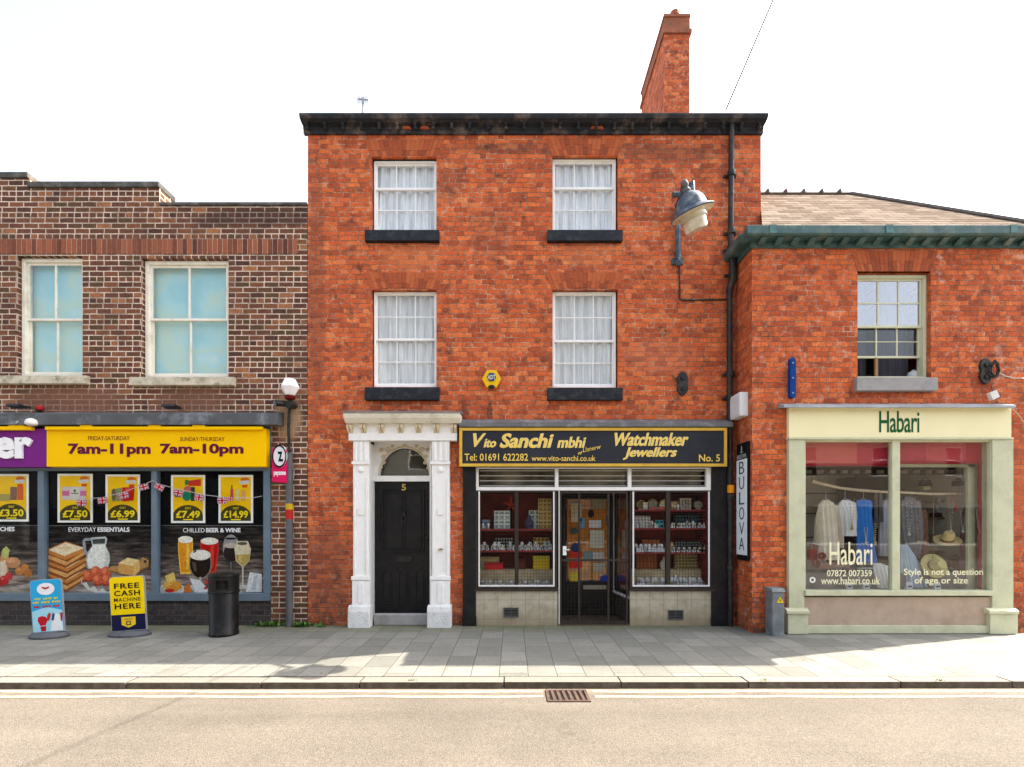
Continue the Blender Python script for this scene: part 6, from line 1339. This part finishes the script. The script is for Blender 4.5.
slab('inner_green_frame', 968, 975.5, 464, 590, -.3, -.26, M_sage); slab('inner_green_frame', 897, 975, 464, 467, -.3, -.26, M_sage); slab('dark_beam', 803, 975, 467, 474, .3, .45, M_dark)
for k in range(14): slab('beam_bracket', 806+k*12, 812+k*12, 470, 473.5, .26, .3, mat('tan_bracket_wood', (.25,.2,.15), .7), bev=0)
for k, v in enumerate((493, 513, 537)): slab('wall_boarding_joint', 800, 985, v, v+.7, 1.46, 1.49, C(95,90,82), bev=0)
for k in range(5): slab('wall_shelf', 900, 975, 500+k*17, 502+k*17, .5, .8, mat('shop_shelf_wood', (.16,.10,.06), .6))
slab('display_table', 804, 985, 573, 592, -.25, .3, mat('display_cloth', (.20,.17,.16), .8, .3, 3)); slab('dark_cupboard', 856, 900, 476, 570, .9, 1.4, M_dark); slab('dark_cupboard', 925, 960, 505, 570, 1.0, 1.4, mat('olive_cupboard', (.12,.12,.07), .6, .3, 3))
# driftwood rail
yh = -.12
t = thing('driftwood_rail', (X(860,yh), yh, Z(490,yh)), 'pale driftwood pole hung across the boutique window as a clothes rail', 'clothes rail')
mb = MB(); mb.tube([(X(a,yh),yh,Z(b_,yh)) for a, b_ in ((812,481),(822,484),(840,488),(862,490.5),(885,492),(905,492.5),(930,494),(962,494),(970,493))], [.028,.024,.02,.022,.018,.018,.02,.018,.015], 8); build('pole', mb, t, mat('pale_driftwood', (.52,.42,.28), .8, .2, 14), smooth=True)
mb = MB(); mb.tube([(X(806,yh),yh,Z(466,yh)),(X(814,yh),yh,Z(481,yh))], .004, 4); mb.tube([(X(962,yh),yh,Z(466,yh)),(X(962,yh),yh,Z(493,yh))], .004, 4); build('cord', mb, t, C(160,140,110))
def garment(name, label, cat, rows, y, m, depth=.05, pleats=7, amp=.012, hook=None, grp=None, extra=None, seed=1):
    """rows: (py, px left, px right) from the top down; closed shell of cloth with folds"""
    cx_ = sum(rows[0][1:])/2; t = thing(name, (X(cx_,y), y, Z(rows[-1][0],y)), label, cat, grp)
    def shell(rows, dep, ph):
        rings = []; N_ = 64; T = len(rows)-1
        dense = []
        for i in range(T):
            for s_ in range(4):
                f = s_/4; dense.append(tuple(rows[i][k]*(1-f)+rows[i+1][k]*f for k in range(3)))
        dense.append(rows[-1]); mb = MB()
        for j, (py, a, b_) in enumerate(dense[::-1]):
            zz_ = Z(py, y); xc, hw = (X(a,y)+X(b_,y))/2, (X(b_,y)-X(a,y))/2; tt_ = 1-j/(len(dense)-1); ring = []
            for q in range(N_):
                an = 2*PI*q/N_; r = 1+amp*3*tt_*math.sin(an*pleats+ph+tt_*1.5); yy_ = -dep*math.sin(an)*(.6+.5*tt_)*1.0 + amp*(.3+tt_)*math.sin(math.cos(an)*pleats*1.9+ph+math.sin(tt_*5)*.6)
                ring.append((xc+hw*math.cos(an)*r, y+yy_, zz_))
            rings.append(ring)
        mb.loft(rings); return mb
    build(name+'_body' if name != 'dress' else 'dress_body', shell(rows, depth, seed), t, m, smooth=True)
    if extra:
        for nm, rw_, mm, dp in extra: build(nm, shell(rw_, dp, seed+2), t, mm, smooth=True)
    if hook:
        mb = MB(); x, zt_ = X(cx_,y), Z(rows[0][0],y); zr = Z(hook,y); mb.tube([(X(rows[1][1]+1,y),y,Z(rows[1][0],y)-.0),(x,y,zt_+.03),(X(rows[1][2]-1,y),y,Z(rows[1][0],y))], .006, 5); mb.tube([(x,y,zt_+.03),(x,y,zr-.03),(x+.02,y,zr+.005),(x,y,zr+.025)], .004, 5); build('hanger', mb, t, G_)
    return t
CRM = mat('cream_knit_cloth', (.62,.56,.44), .95, .1, 12, bump=.003); WHT = mat('white_cotton_cloth', (.70,.70,.70), .9, .06, 6); BLU = mat('bright_blue_cloth', (.02,.16,.52), .8, .12, 5); GRY = mat('grey_knit_cloth', (.17,.165,.17), .95, .2, 12, bump=.003); PBL = mat('pale_blue_cloth', (.38,.46,.56), .9, .12, 5)
garment('cardigan', 'cream knitted cardigan hanging at the left of the boutique window', 'cardigan', [(500,823,829),(503,820,834),(512,818,837),(530,819,838),(552,818,840),(560,818,841)], -.14, CRM, hook=487, grp='clothes hung in the boutique window', extra=[('sleeve',[(504,818.5,824),(520,815,821),(545,814,819)],CRM,.03),('sleeve',[(505,832,838),(522,836,841),(546,838,843)],CRM,.03)])
garment('blouse', 'white blouse hanging between the cream cardigan and the blue dress', 'blouse', [(500,842,848),(503,839,856),(512,843,856),(525,844,856),(536,843,857)], -.10, WHT, hook=489, grp='clothes hung in the boutique window', seed=3, extra=[('sleeve',[(503,839,844),(520,837,843),(548,838,843)],WHT,.03),('sleeve',[(504,853,857),(518,854,858),(528,854,858)],WHT,.03)])
garment('dress', 'bright blue sleeveless dress hanging left of the window mullion', 'dress', [(500,857,870),(503,856,872),(512,857,871),(528,856.5,872),(545,856,873),(562,855,876)], -.12, BLU, depth=.06, hook=490, grp='clothes hung in the boutique window', seed=5)
garment('jacket', 'grey and white jacket hanging just behind the window mullion', 'jacket', [(500,884,890),(504,881,893),(515,880,893),(530,879,893),(556,879,894)], -.04, mat('pale_grey_jacket_cloth', (.34,.34,.38), .9, .2, 6), hook=492, grp='clothes hung in the boutique window', seed=7)
garment('knit_top', 'dark grey knitted top with necklaces hung right of the mullion', 'knitted top', [(498,904,912),(502,900,920),(515,900,922),(535,901,922),(558,904,918)], -.10, GRY, depth=.07, hook=493, grp='clothes hung in the boutique window', seed=2, pleats=9)
garment('scarf', 'brown patterned scarf hanging beside the grey knitted top', 'scarf', [(510,922,927),(530,922,928),(560,921,928)], -.08, mat('brown_pattern_cloth', (.22,.11,.07), .9, .5, 18), depth=.02, grp='clothes hung in the boutique window', seed=8)
garment('skirt', 'pale blue skirt spread below the grey knitted top', 'skirt', [(545,900,907),(555,899,914),(570,898,921),(587,897,929)], -.2, PBL, depth=.06, grp='clothes hung in the boutique window', seed=4, pleats=11)
garment('coat', 'pinkish brown coat hanging at the right edge of the boutique window', 'coat', [(505,965,970),(515,962,973),(540,961,975),(585,960,979)], -.1, mat('dusty_pink_coat_cloth', (.28,.15,.13), .9, .25, 6), depth=.05, grp='clothes hung in the boutique window', seed=6)
garment('folded_shawl', 'white and red edged shawl folded over a stand beside the mullion', 'shawl', [(563,875,880),(566,873,889),(575,874,890),(588,877,890)], -.28, WHT, depth=.04, grp='clothes hung in the boutique window', seed=6)
for k, (px, a, b_) in enumerate(((876,489,528),(881,490,522),(939,494,512))): garment('tie_belt', ['dark woven belt hanging right of the blue dress', 'short dark belt hanging beside the mullion', 'short dark belt hung from the rail above the straw hat'][k], 'belt', [(a+3,px-1.4,px+1.4),((a+b_)/2,px-1.2,px+1.2),(b_,px-1.8,px+1.8)], -.08, GRY, depth=.012, seed=k, grp='clothes hung in the boutique window')
def hat(px, py, y, r, tiltx, tilty, label, m):
    t = thing('straw_hat', (X(px,y), y, Z(py,y)), label, 'hat', 'straw hats in the boutique window')
    Mt = Matrix.Rotation(tilty, 4, 'Y') @ Matrix.Rotation(tiltx, 4, 'X'); c_ = (X(px,y), y, Z(py,y))
    mb = MB(); mb.lathe([(r,.015),(r*1.01,.02),(r*.75,.012),(r*.5,.01),(r*.5,-.0),(r*.98,.006)][::1], c_, 28, Mt, sx=1, sy=.9); build('brim', mb, t, m, smooth=True)
    mb = MB(); mb.lathe([(r*.5,.01),(r*.49,.05),(r*.44,.12),(r*.34,.155),(r*.15,.15),(.005,.145)], c_, 24, Mt, sx=1, sy=.85); build('crown', mb, t, m, smooth=True)
    mb = MB(); mb.tube([(c_[0],c_[1],c_[2]+.1),(c_[0]+.01,c_[1],Z(494,y))], .004, 5); build('hanging_cord', mb, t, C(150,130,100))
    mb = MB(); mb.lathe([(r*.505,.015),(r*.50,.045)], c_, 24, Mt, sx=1, sy=.86); build('hat_band', mb, t, mat('hat_band_brown', (.16,.1,.06), .7))
STR = mat('woven_straw', (.58,.44,.20), .8, .15, 30, bump=.002); STR2 = mat('olive_straw', (.46,.40,.16), .8, .15, 30, bump=.002)
hat(947, 541, -.15, .18, math.radians(28), math.radians(-12), 'straw hat with tall crown hung in the middle of the right pane', STR)
hat(933, 566, -.28, .20, math.radians(75), math.radians(8), 'olive straw hat showing its round brim, low by the window writing', STR2)
def bag(px, py, w_, h_, m, label, y=-.3):
    t = thing('handbag', (X(px,y), y, Z(py,y)), label, 'bag', 'bags in the boutique window'); x, z = X(px,y), Z(py,y)
    mb = MB(); mb.prism([(x-w_/2,z),(x+w_/2,z),(x+w_*.42,z+h_),(x-w_*.42,z+h_)], y-.04, y+.04); build('bag_body', mb, t, m, bevel=.012)
    mb = MB(); mb.tube([(x+w_*.3*math.cos(k*PI/8), y, z+h_+h_*.5*math.sin(k*PI/8)) for k in range(9)], .006, 5); build('strap', mb, t, m)
bag(826, 569, .24, .10, C(150,110,100), 'dusty brown bag lying low beside the round logo'); bag(812, 560, .13, .17, C(150,30,35), 'small dark red bag at the left edge of the boutique window', -.2); bag(848, 574, .18, .08, C(110,80,85), 'plum coloured bag under the window writing', -.2)
bag(955, 567, .22, .12, C(120,70,40), 'brown leather bag below the straw hat with tall crown', .0); bag(925, 486, .18, .09, C(40,38,40), 'black bag on the rail at the top of the right pane', .2); bag(958, 486, .16, .08, C(55,50,52), 'dark grey bag high at the right of the right pane', .2)
rf = random.Random(5)
def folded(x, y, z, w_, n_, cols_, label):
    t = thing('folded_clothes', (x, y, z), label, 'clothes', 'folded clothes in the boutique window')
    for k in range(n_): mb = MB(); q = rf.uniform(.9, 1.05); mb.box(x-w_/2*q, x+w_/2*q, y-.1*q, y+.1, z+k*.036, z+k*.036+.033); build('folded_garment', mb, t, cols_[k % len(cols_)], bevel=.012)
ztab = Z(573,-.25)
for px, y, lb, cs in ((838, -.02, 'stack of dusty pink and grey folded clothes under the cream cardigan', ((150,100,95),(120,115,115),(170,150,130))), (862, .02, 'stack of dark blue and white folded clothes below the blue dress', ((40,50,80),(200,200,195))), (884, -.02, 'stack of brown folded clothes beside the mullion', ((110,80,60),(80,60,50),(150,130,100))), (916, .05, 'stack of olive and cream folded clothes behind the pale blue skirt', ((110,110,70),(200,190,160))), (966, .02, 'stack of red and brown folded clothes near the right frame', ((150,40,45),(110,70,50),(70,60,60)))):
    folded(X(px,y), y, ztab, .26, len(cs)+2, [C(*c, 1.0) for c in cs], lb)
for j, (px, py, lb, c_) in enumerate(((908, 500, 'folded grey top on the highest wall shelf behind the right pane', (130,130,135)), (922, 517, 'folded mustard top on the second wall shelf', (170,130,60)), (940, 517, 'folded plum top on the second wall shelf', (100,50,70)), (966, 534, 'folded teal top on the third wall shelf', (50,110,110)), (930, 551, 'folded cream top on the fourth wall shelf', (210,200,170)), (962, 551, 'folded rust top on the fourth wall shelf', (160,80,45)))):
    folded(X(px,.6), .64, Z(py,.5)+.002, .2, 2, [C(*c_, 1.0)], lb)
for k, (px, py) in enumerate(((815.5,563),(822,556))): 
    t = thing('red_flower', (X(px,-.3), -.3, Z(py,-.3)), ['dark red cloth flower low at the left edge of the boutique window', 'dark red cloth flower above the plum and brown bags'][k], 'ornament', 'red cloth flowers'); mb = MB()
    for q in range(9): a = q*2*PI/9; mb.lathe([(.005,-.02),(.03,0),(.005,.02)], (X(px,-.3)+.04*math.cos(a), -.3, Z(py,-.3)+.04*math.sin(a)), 8)
    build('petals', mb, t, C(150,25,35)); mb = MB(); mb.lathe([(.004,-.02),(.02,0),(.004,.02)], (X(px,-.3), -.33, Z(py,-.3)), 8); build('centre', mb, t, C(60,20,20))
for k, (px, py) in enumerate(((849,586),(892,586),(909,587),(937,586.5),(866,586))):
    if k == 1: continue
    t = thing('price_card', (X(px,-.4), -.4, .52), ['small white price card under the phone number', '', 'white price card below the first words on the right pane', 'white price card in the middle of the right pane', 'white price card beside the folded shawl'][k], 'price card', 'price cards in the boutique window')
    mb = MB(); mb.prism_x([(-.42,.0+Z(590,-.4)),(-.40,Z(582,-.4)),(-.395,Z(582,-.4)),(-.37,Z(590,-.4))], X(px-3,-.4), X(px+3,-.4)); build('card', mb, t, C(225,228,235)); mb = MB(); mb.box(X(px-1.8,-.4), X(px+1.8,-.4), -.422, -.418, Z(587,-.4), Z(585.4,-.4)); build('print_line', mb, t, C(80,90,120))
def neck(px, a, b_, w_, m, label, y=-.2):
    t = thing('necklace', (X(px,y), y, Z(b_,y)), label, 'necklace', 'necklaces in the boutique window'); mb = MB(); n_ = 22
    for k in range(n_+1):
        f = k/n_*2-1; x = X(px,y)+w_*f; z = Z(b_,y)+(Z(a,y)-Z(b_,y))*abs(f)**1.6; mb.lathe([(.003,-.008),(.009,0),(.003,.008)], (x,y,z), 6)
    build('beads', mb, t, m); mb = MB(); mb.lathe([(.004,-.03),(.02,-.01),(.02,.01),(.004,.02)], (X(px,y), y, Z(b_,y)-.02), 8); build('pendant', mb, t, m)
neck(852, 500, 527, .035, C(190,160,90), 'gold bead necklace on the white blouse', -.19); neck(866, 528, 541, .02, C(225,225,215), 'silver pendant over the blue dress', -.2); neck(875, 524, 541, .015, C(220,200,130), 'pale bead necklace beside the blue dress'); neck(909, 498, 533, .05, C(220,215,200), 'long white bead necklace on the grey knitted top', -.2); neck(918, 500, 540, .03, C(190,160,120), 'tan bead necklace on the grey knitted top', -.2)
neck(951, 494, 530, .03, C(230,220,190), 'pale bead necklace above the tall crowned straw hat'); neck(963, 512, 530, .04, C(225,230,230), 'bright silver necklace right of the straw hat'); neck(955, 492, 508, .05, C(200,60,60), 'red bead necklace by the rail end')
t = thing('cardboard_sign', (X(924,.3), .3, Z(489,.3)), 'small cream box on the beam at the top of the right pane', 'box'); mb = MB(); mb.box(X(921,.3), X(928,.3), .25, .35, Z(490,.3), Z(482,.3)); build('box_body', mb, t, C(225,215,170), bevel=.003); mb = MB(); mb.box(X(920.7,.3), X(928.3,.3), .245, .355, Z(482,.3), Z(480.6,.3)); build('box_lid', mb, t, C(210,200,150))
# ---------------- fixtures on the boutique
t = thing('blue_wall_bar', (X(792.7,YR), YR, Z(398,YR)), 'upright dark blue metal bar fixed to the brick left above the boutique fascia', 'wall bar')
mb = MB(); mb.prism([(X(792.7,YR-.05)+.045*math.cos(a), (Z(360.5,YR-.05) if a < PI else Z(395,YR-.05))+.045*math.sin(a)) for a in [k*PI/8 for k in range(17)]], YR-.06, YR-.002); build('bar', mb, t, C(10,70,150), bevel=.006)
for py in (363, 378, 393): mb = MB(); mb.lathe([(.012,-.01),(.012,.01)], (0,0,0), 10, Matrix.Rotation(PI/2,4,'X')); mb.v = [(v[0]+X(792.7,YR-.06), v[1]+YR-.062, v[2]+Z(py,YR-.06)) for v in mb.v]; build('screw', mb, t, C(170,180,200))
dumbbell(984, 371.5, 6.5, 13, YR, 'black waisted iron tie plate under a tangle of cables on the boutique wall')
mb = MB(); r_ = random.Random(3)
for k in range(16):
    a = r_.uniform(0, 6.28); p0 = Vector((X(990,YR), YR-.05, Z(371,YR))); 
    mb.tube([p0+Vector((.06*math.cos(a+q*.8)*r_.uniform(.6,1.3)-.0, -.02*r_.random()-.01*q*.3, .12*math.sin(a+q*.8)*r_.uniform(.6,1.2))) for q in range(5)], .006, 5)
tag(build('cable_tangle', mb, None, M_iron, org=(X(990,YR),YR,Z(371,YR))), 'tangle of black cables beside the tie plate at the right of the boutique', 'cable')
mb = MB(); mb.tube([(X(995,YR),YR-.05,Z(374,YR)),(X(1003,YR),YR-.03,Z(376.5,YR)),(X(1012,YR),YR-.02,Z(378.5,YR)),(X(1024,YR),YR-.015,Z(378.7,YR)),(RX1,YR-.012,Z(378.6,YR))], .008, 5); tag(build('cable', mb, None, C(225,215,205), org=(X(1010,YR),YR,Z(378,YR))), 'pale cable running right from the tangle to the boutique corner', 'cable')
mb = MB(); mb.tube([(X(999,YR),YR-.05,Z(403,YR)),(X(1007,YR),YR-.1,Z(412,YR)),(X(1013,YR),YR-.09,Z(418,YR)),(RX1,YR-.012,Z(427,YR))], .006, 5); tag(build('cable', mb, None, C(200,180,165), org=(X(1010,YR),YR,Z(412,YR))), 'thin cable sagging over the right end of the boutique fascia', 'cable')
t = thing('small_floodlight', (X(993,YR), YR, Z(396,YR)), 'small white tilted floodlight on the right end of the boutique fascia', 'floodlight')
mb = MB(); mb.box(-.055,.055,-.03,.03,-.055,.055); R_ = Matrix.Rotation(math.radians(-25),4,'Y'); mb.v = [tuple(R_ @ Vector(v)+Vector((X(993,YR-.1), YR-.1, Z(395.5,YR-.1)))) for v in mb.v]; build('lamp_head', mb, t, C(235,232,225,.85), bevel=.006); mb = MB(); mb.tube([(X(993,YR-.1),YR-.1,Z(395,YR-.1)),(X(990,YR),YR-.02,Z(386,YR))], .006, 5); build('arm', mb, t, M_iron)
# ---------------- on the side wall of the boutique (facing left)
t = thing('white_meter_box', (RX0-.1, -.2, Z(417,-.2)), 'white box fixed on the dark side wall between the house and the boutique', 'meter box')
mb = MB(); mb.box(RX0-.13, RX0-.002, -.42, -.10, Z(417.5,-.3), Z(394,-.3)); build('box_case', mb, t, C(235,235,235,.85), bevel=.01); mb = MB(); mb.box(RX0-.137, RX0-.1305, -.40, -.12, Z(416,-.3), Z(395.5,-.3)); build('box_door', mb, t, C(225,225,225,.85), bevel=.003)
t = thing('vertical_sign', (RX0-.02, -.3, Z(560,-.3)), 'tall narrow pale sign reading BULOVA on the side wall of the boutique', 'sign')
sx0 = RX0-.045
za, zb_ = Z(560,-.3), Z(443,-.3)
mb = MB(); mb.box(sx0, RX0-.002, -.47, -.14, za, zb_); build('black_panel', mb, t, C(25,25,28), bevel=.004)
mb = MB(); mb.box(sx0-.005, sx0-.0005, -.465, -.145, za+.08, zb_-.25); build('silver_panel', mb, t, C(222,230,240,1.0))
def sidetext(s, ya, yb_, z0, z1, m, bold=0.0):
    """ya is the left (far) edge as read, yb_ the near edge"""
    mb = MB(); letter(mb, s, 0, 1, z0, z1, 0, th=.003, bold=bold); out = []
    for v in mb.v: out.append((sx0-.0055-(.003 if v[1] < .001 else 0), ya+(yb_-ya)*v[0], v[2]))
    mb.v = out; mb.use(m); mb.mi = [0]*len(mb.f); mb.mats = [m]; build('lettering', mb, t)
n6 = 'BULOVA'; H_ = (zb_-.25-.04)-(za+.10); 
for k, ch_ in enumerate(n6):
    z1 = zb_-.28-k*H_/6; sidetext(ch_, -.235, -.39, z1-H_/6*.82, z1, C(25,40,60), -.01)
sidetext('BULOVA', -.17, -.45, zb_-.235, zb_-.17, C(200,205,210)); sidetext('WATCHES', -.17, -.45, za+.015, za+.06, C(200,205,210)) if False else None
mb = MB(); mb.prism_x([(-.31,zb_-.15),(-.295,zb_-.15),(-.29,zb_-.07),(-.3025,zb_-.04),(-.315,zb_-.07)], sx0-.006, sx0-.001); mb.box(sx0-.006, sx0-.001, -.34, -.265, zb_-.145, zb_-.135); build('emblem', mb, t, C(200,205,210))
# grey cabinet at the corner
t = thing('utility_cabinet', (X(778.5,-.68), -.66, -.005), 'narrow weathered grey cabinet with yellow warning triangle beside the boutique pilaster', 'cabinet')
CAB = mat('weathered_grey_cabinet', (.15,.17,.18), .6, .2, 8, bump=.003, dirt=(.32,.33,.32), dirt_amt=.6, dscale=7)
x0_, x1_ = X(772.5,-.72), X(784.5,-.72)
mb = MB(); mb.box(x0_, x1_, -.72, YR-.003, -.01, Z(592,-.72)); build('cabinet_body', mb, t, CAB, bevel=.008); mb = MB(); mb.prism_x([(-.74,Z(592,-.72)+.001),(YR-.003,Z(592,-.72)+.001),(YR-.003,Z(589.5,-.72)+.02),(-.70,Z(589.5,-.72)+.015)], x0_-.01, x1_+.01); build('cabinet_cap', mb, t, CAB, bevel=.004)
mb = MB(); c_ = (X(780,-.72), Z(600,-.72)); mb.prism([(c_[0]-.05,c_[1]-.04),(c_[0]+.05,c_[1]-.04),(c_[0],c_[1]+.05)], -.726, -.7205); tri = build('warning_triangle', mb, t, C(240,205,40,.85)); mb = MB(); mb.prism([(c_[0]+.0,c_[1]+.025),(c_[0]-.012,c_[1]-.005),(c_[0]+.004,c_[1]-.005),(c_[0]-.002,c_[1]-.03),(c_[0]+.014,c_[1]+.002),(c_[0]+.001,c_[1]+.002)], -.728, -.7265); build('lightning_mark', mb, t, C(20,20,20))
# neighbouring lower wall bits: guard pipe between jeweller pilaster and boutique
# ================================================================ the other side of the street (seen only in the window glass)
def opposite(x0, x1, h, m, label, nwin, seed):
    y = -17.5; t = thing('terraced_house', ((x0+x1)/2, y, -.1), label, 'house', 'houses across the street')
    ops = []; w = (x1-x0)/nwin
    for k in range(nwin):
        cx = x0+w*(k+.5); ops.append((cx-.5, cx+.5, h*.62, h*.62+1.5))
    ops.append((x0+.6, x1-.6, .6, 2.6))
    mb = MB(); wall(mb, x0, x1, -.1, h, ops, y, -.2); mb.box(x0, x1, y-7, y-6.8, -.1, h); mb.box(x0, x0+.1, y-6.8, y-.2, -.1, h); mb.box(x1-.1, x1, y-6.8, y-.2, -.1, h); build('wall', mb, t, m)
    mb = MB(); mb.prism_x([(y+.15, h), (y-3.5, h+2.4), (y-7.2, h)], x0, x1); build('roof', mb, t, mat('dark_roof_slate', (.08,.08,.085), .7, .3, 5, bump=.01))
    for o in ops[:-1]:
        mb = MB(); frame(mb, o[0], o[1], o[2], o[3], y-.12, y-.06, .06); mb.box(o[0]+.06, o[1]-.06, y-.1, y-.08, (o[2]+o[3])/2-.02, (o[2]+o[3])/2+.02); f_ = build('window', mb, t, M_white); mb = MB(); mb.box(o[0], o[1], y-.16, y-.14, o[2], o[3]); build('pane', mb, f_, M_dark)
    o = ops[-1]; mb = MB(); frame(mb, o[0], o[1], o[2], o[3], y-.12, y-.06, .08); build('shop_window', mb, t, M_white); mb = MB(); mb.box(o[0], o[1], y-.3, y-.28, o[2], o[3]); build('shop_pane', mb, t, M_dark)
M_opp = [mat('grey_render_opposite', (.22,.21,.19), .9), mat('brown_render_opposite', (.20,.16,.12), .9), mat('cream_render_opposite', (.30,.28,.23), .9), mat('dark_stone_opposite', (.16,.14,.12), .9)]
for i, (a, b_, h) in enumerate(((-26,-17,7.2),(-16.99,-9,6.4),(-8.99,-1,7.4),(-.99,6,6.6),(6.01,13,7.0),(13.01,24,6.5))):
    opposite(a, b_, h, M_opp[i % 4], ['grey rendered house across the street, farthest left', 'brown house across the street, second from the left', 'cream rendered house across the street, third from the left', 'dark stone house across the street, fourth from the left', 'grey rendered house across the street, second from the right', 'brown house across the street, farthest right'][i], 3, i)
# ================================================================ light, sky, camera
SUN_D = Vector((.79, .235, 1)).normalized()
su = bpy.data.lights.new('sun', 'SUN'); su.energy = 4.0; su.angle = math.radians(.4); su.color = (1, .91, .78)
so = bpy.data.objects.new('sun', su); COL.objects.link(so); so.rotation_euler = (-SUN_D).to_track_quat('-Z', 'Y').to_euler(); so.location = (20, 8, 30)
w = bpy.data.worlds.new('World'); SC.world = w; w.use_nodes = True; nt = w.node_tree
bg = nt.nodes['Background']; sk = nt.nodes.new('ShaderNodeTexSky'); sk.sky_type = 'NISHITA'; sk.sun_disc = False
sk.sun_elevation = math.asin(SUN_D.z); sk.sun_rotation = math.atan2(SUN_D.x, SUN_D.y); sk.air_density = 1.0; sk.dust_density = 4.5; sk.ozone_density = 1.0
hs = nt.nodes.new('ShaderNodeHueSaturation'); hs.inputs['Saturation'].default_value = .55
nt.links.new(sk.outputs[0], hs.inputs['Color']); nt.links.new(hs.outputs[0], bg.inputs[0]); bg.inputs[1].default_value = .15
cam = bpy.data.cameras.new('camera'); cam.sensor_width = 36; cam.lens = 36*F/1024; cam.shift_y = (HY-383.5)/1024; cam.clip_end = 2000; cam.clip_start = .05
co = bpy.data.objects.new('camera', cam); COL.objects.link(co); co.location = (0, -D, EYE); co.rotation_euler = (PI/2, 0, 0); SC.camera = co
SC.view_settings.view_transform = 'Standard'; SC.view_settings.look = 'None'; SC.view_settings.exposure = 1.88; SC.view_settings.gamma = 1
SC.view_settings.use_curve_mapping = False
SC.render.engine = 'CYCLES'
SC.cycles.max_bounces = 7; SC.cycles.transparent_max_bounces = 12; SC.cycles.diffuse_bounces = 4; SC.cycles.glossy_bounces = 3
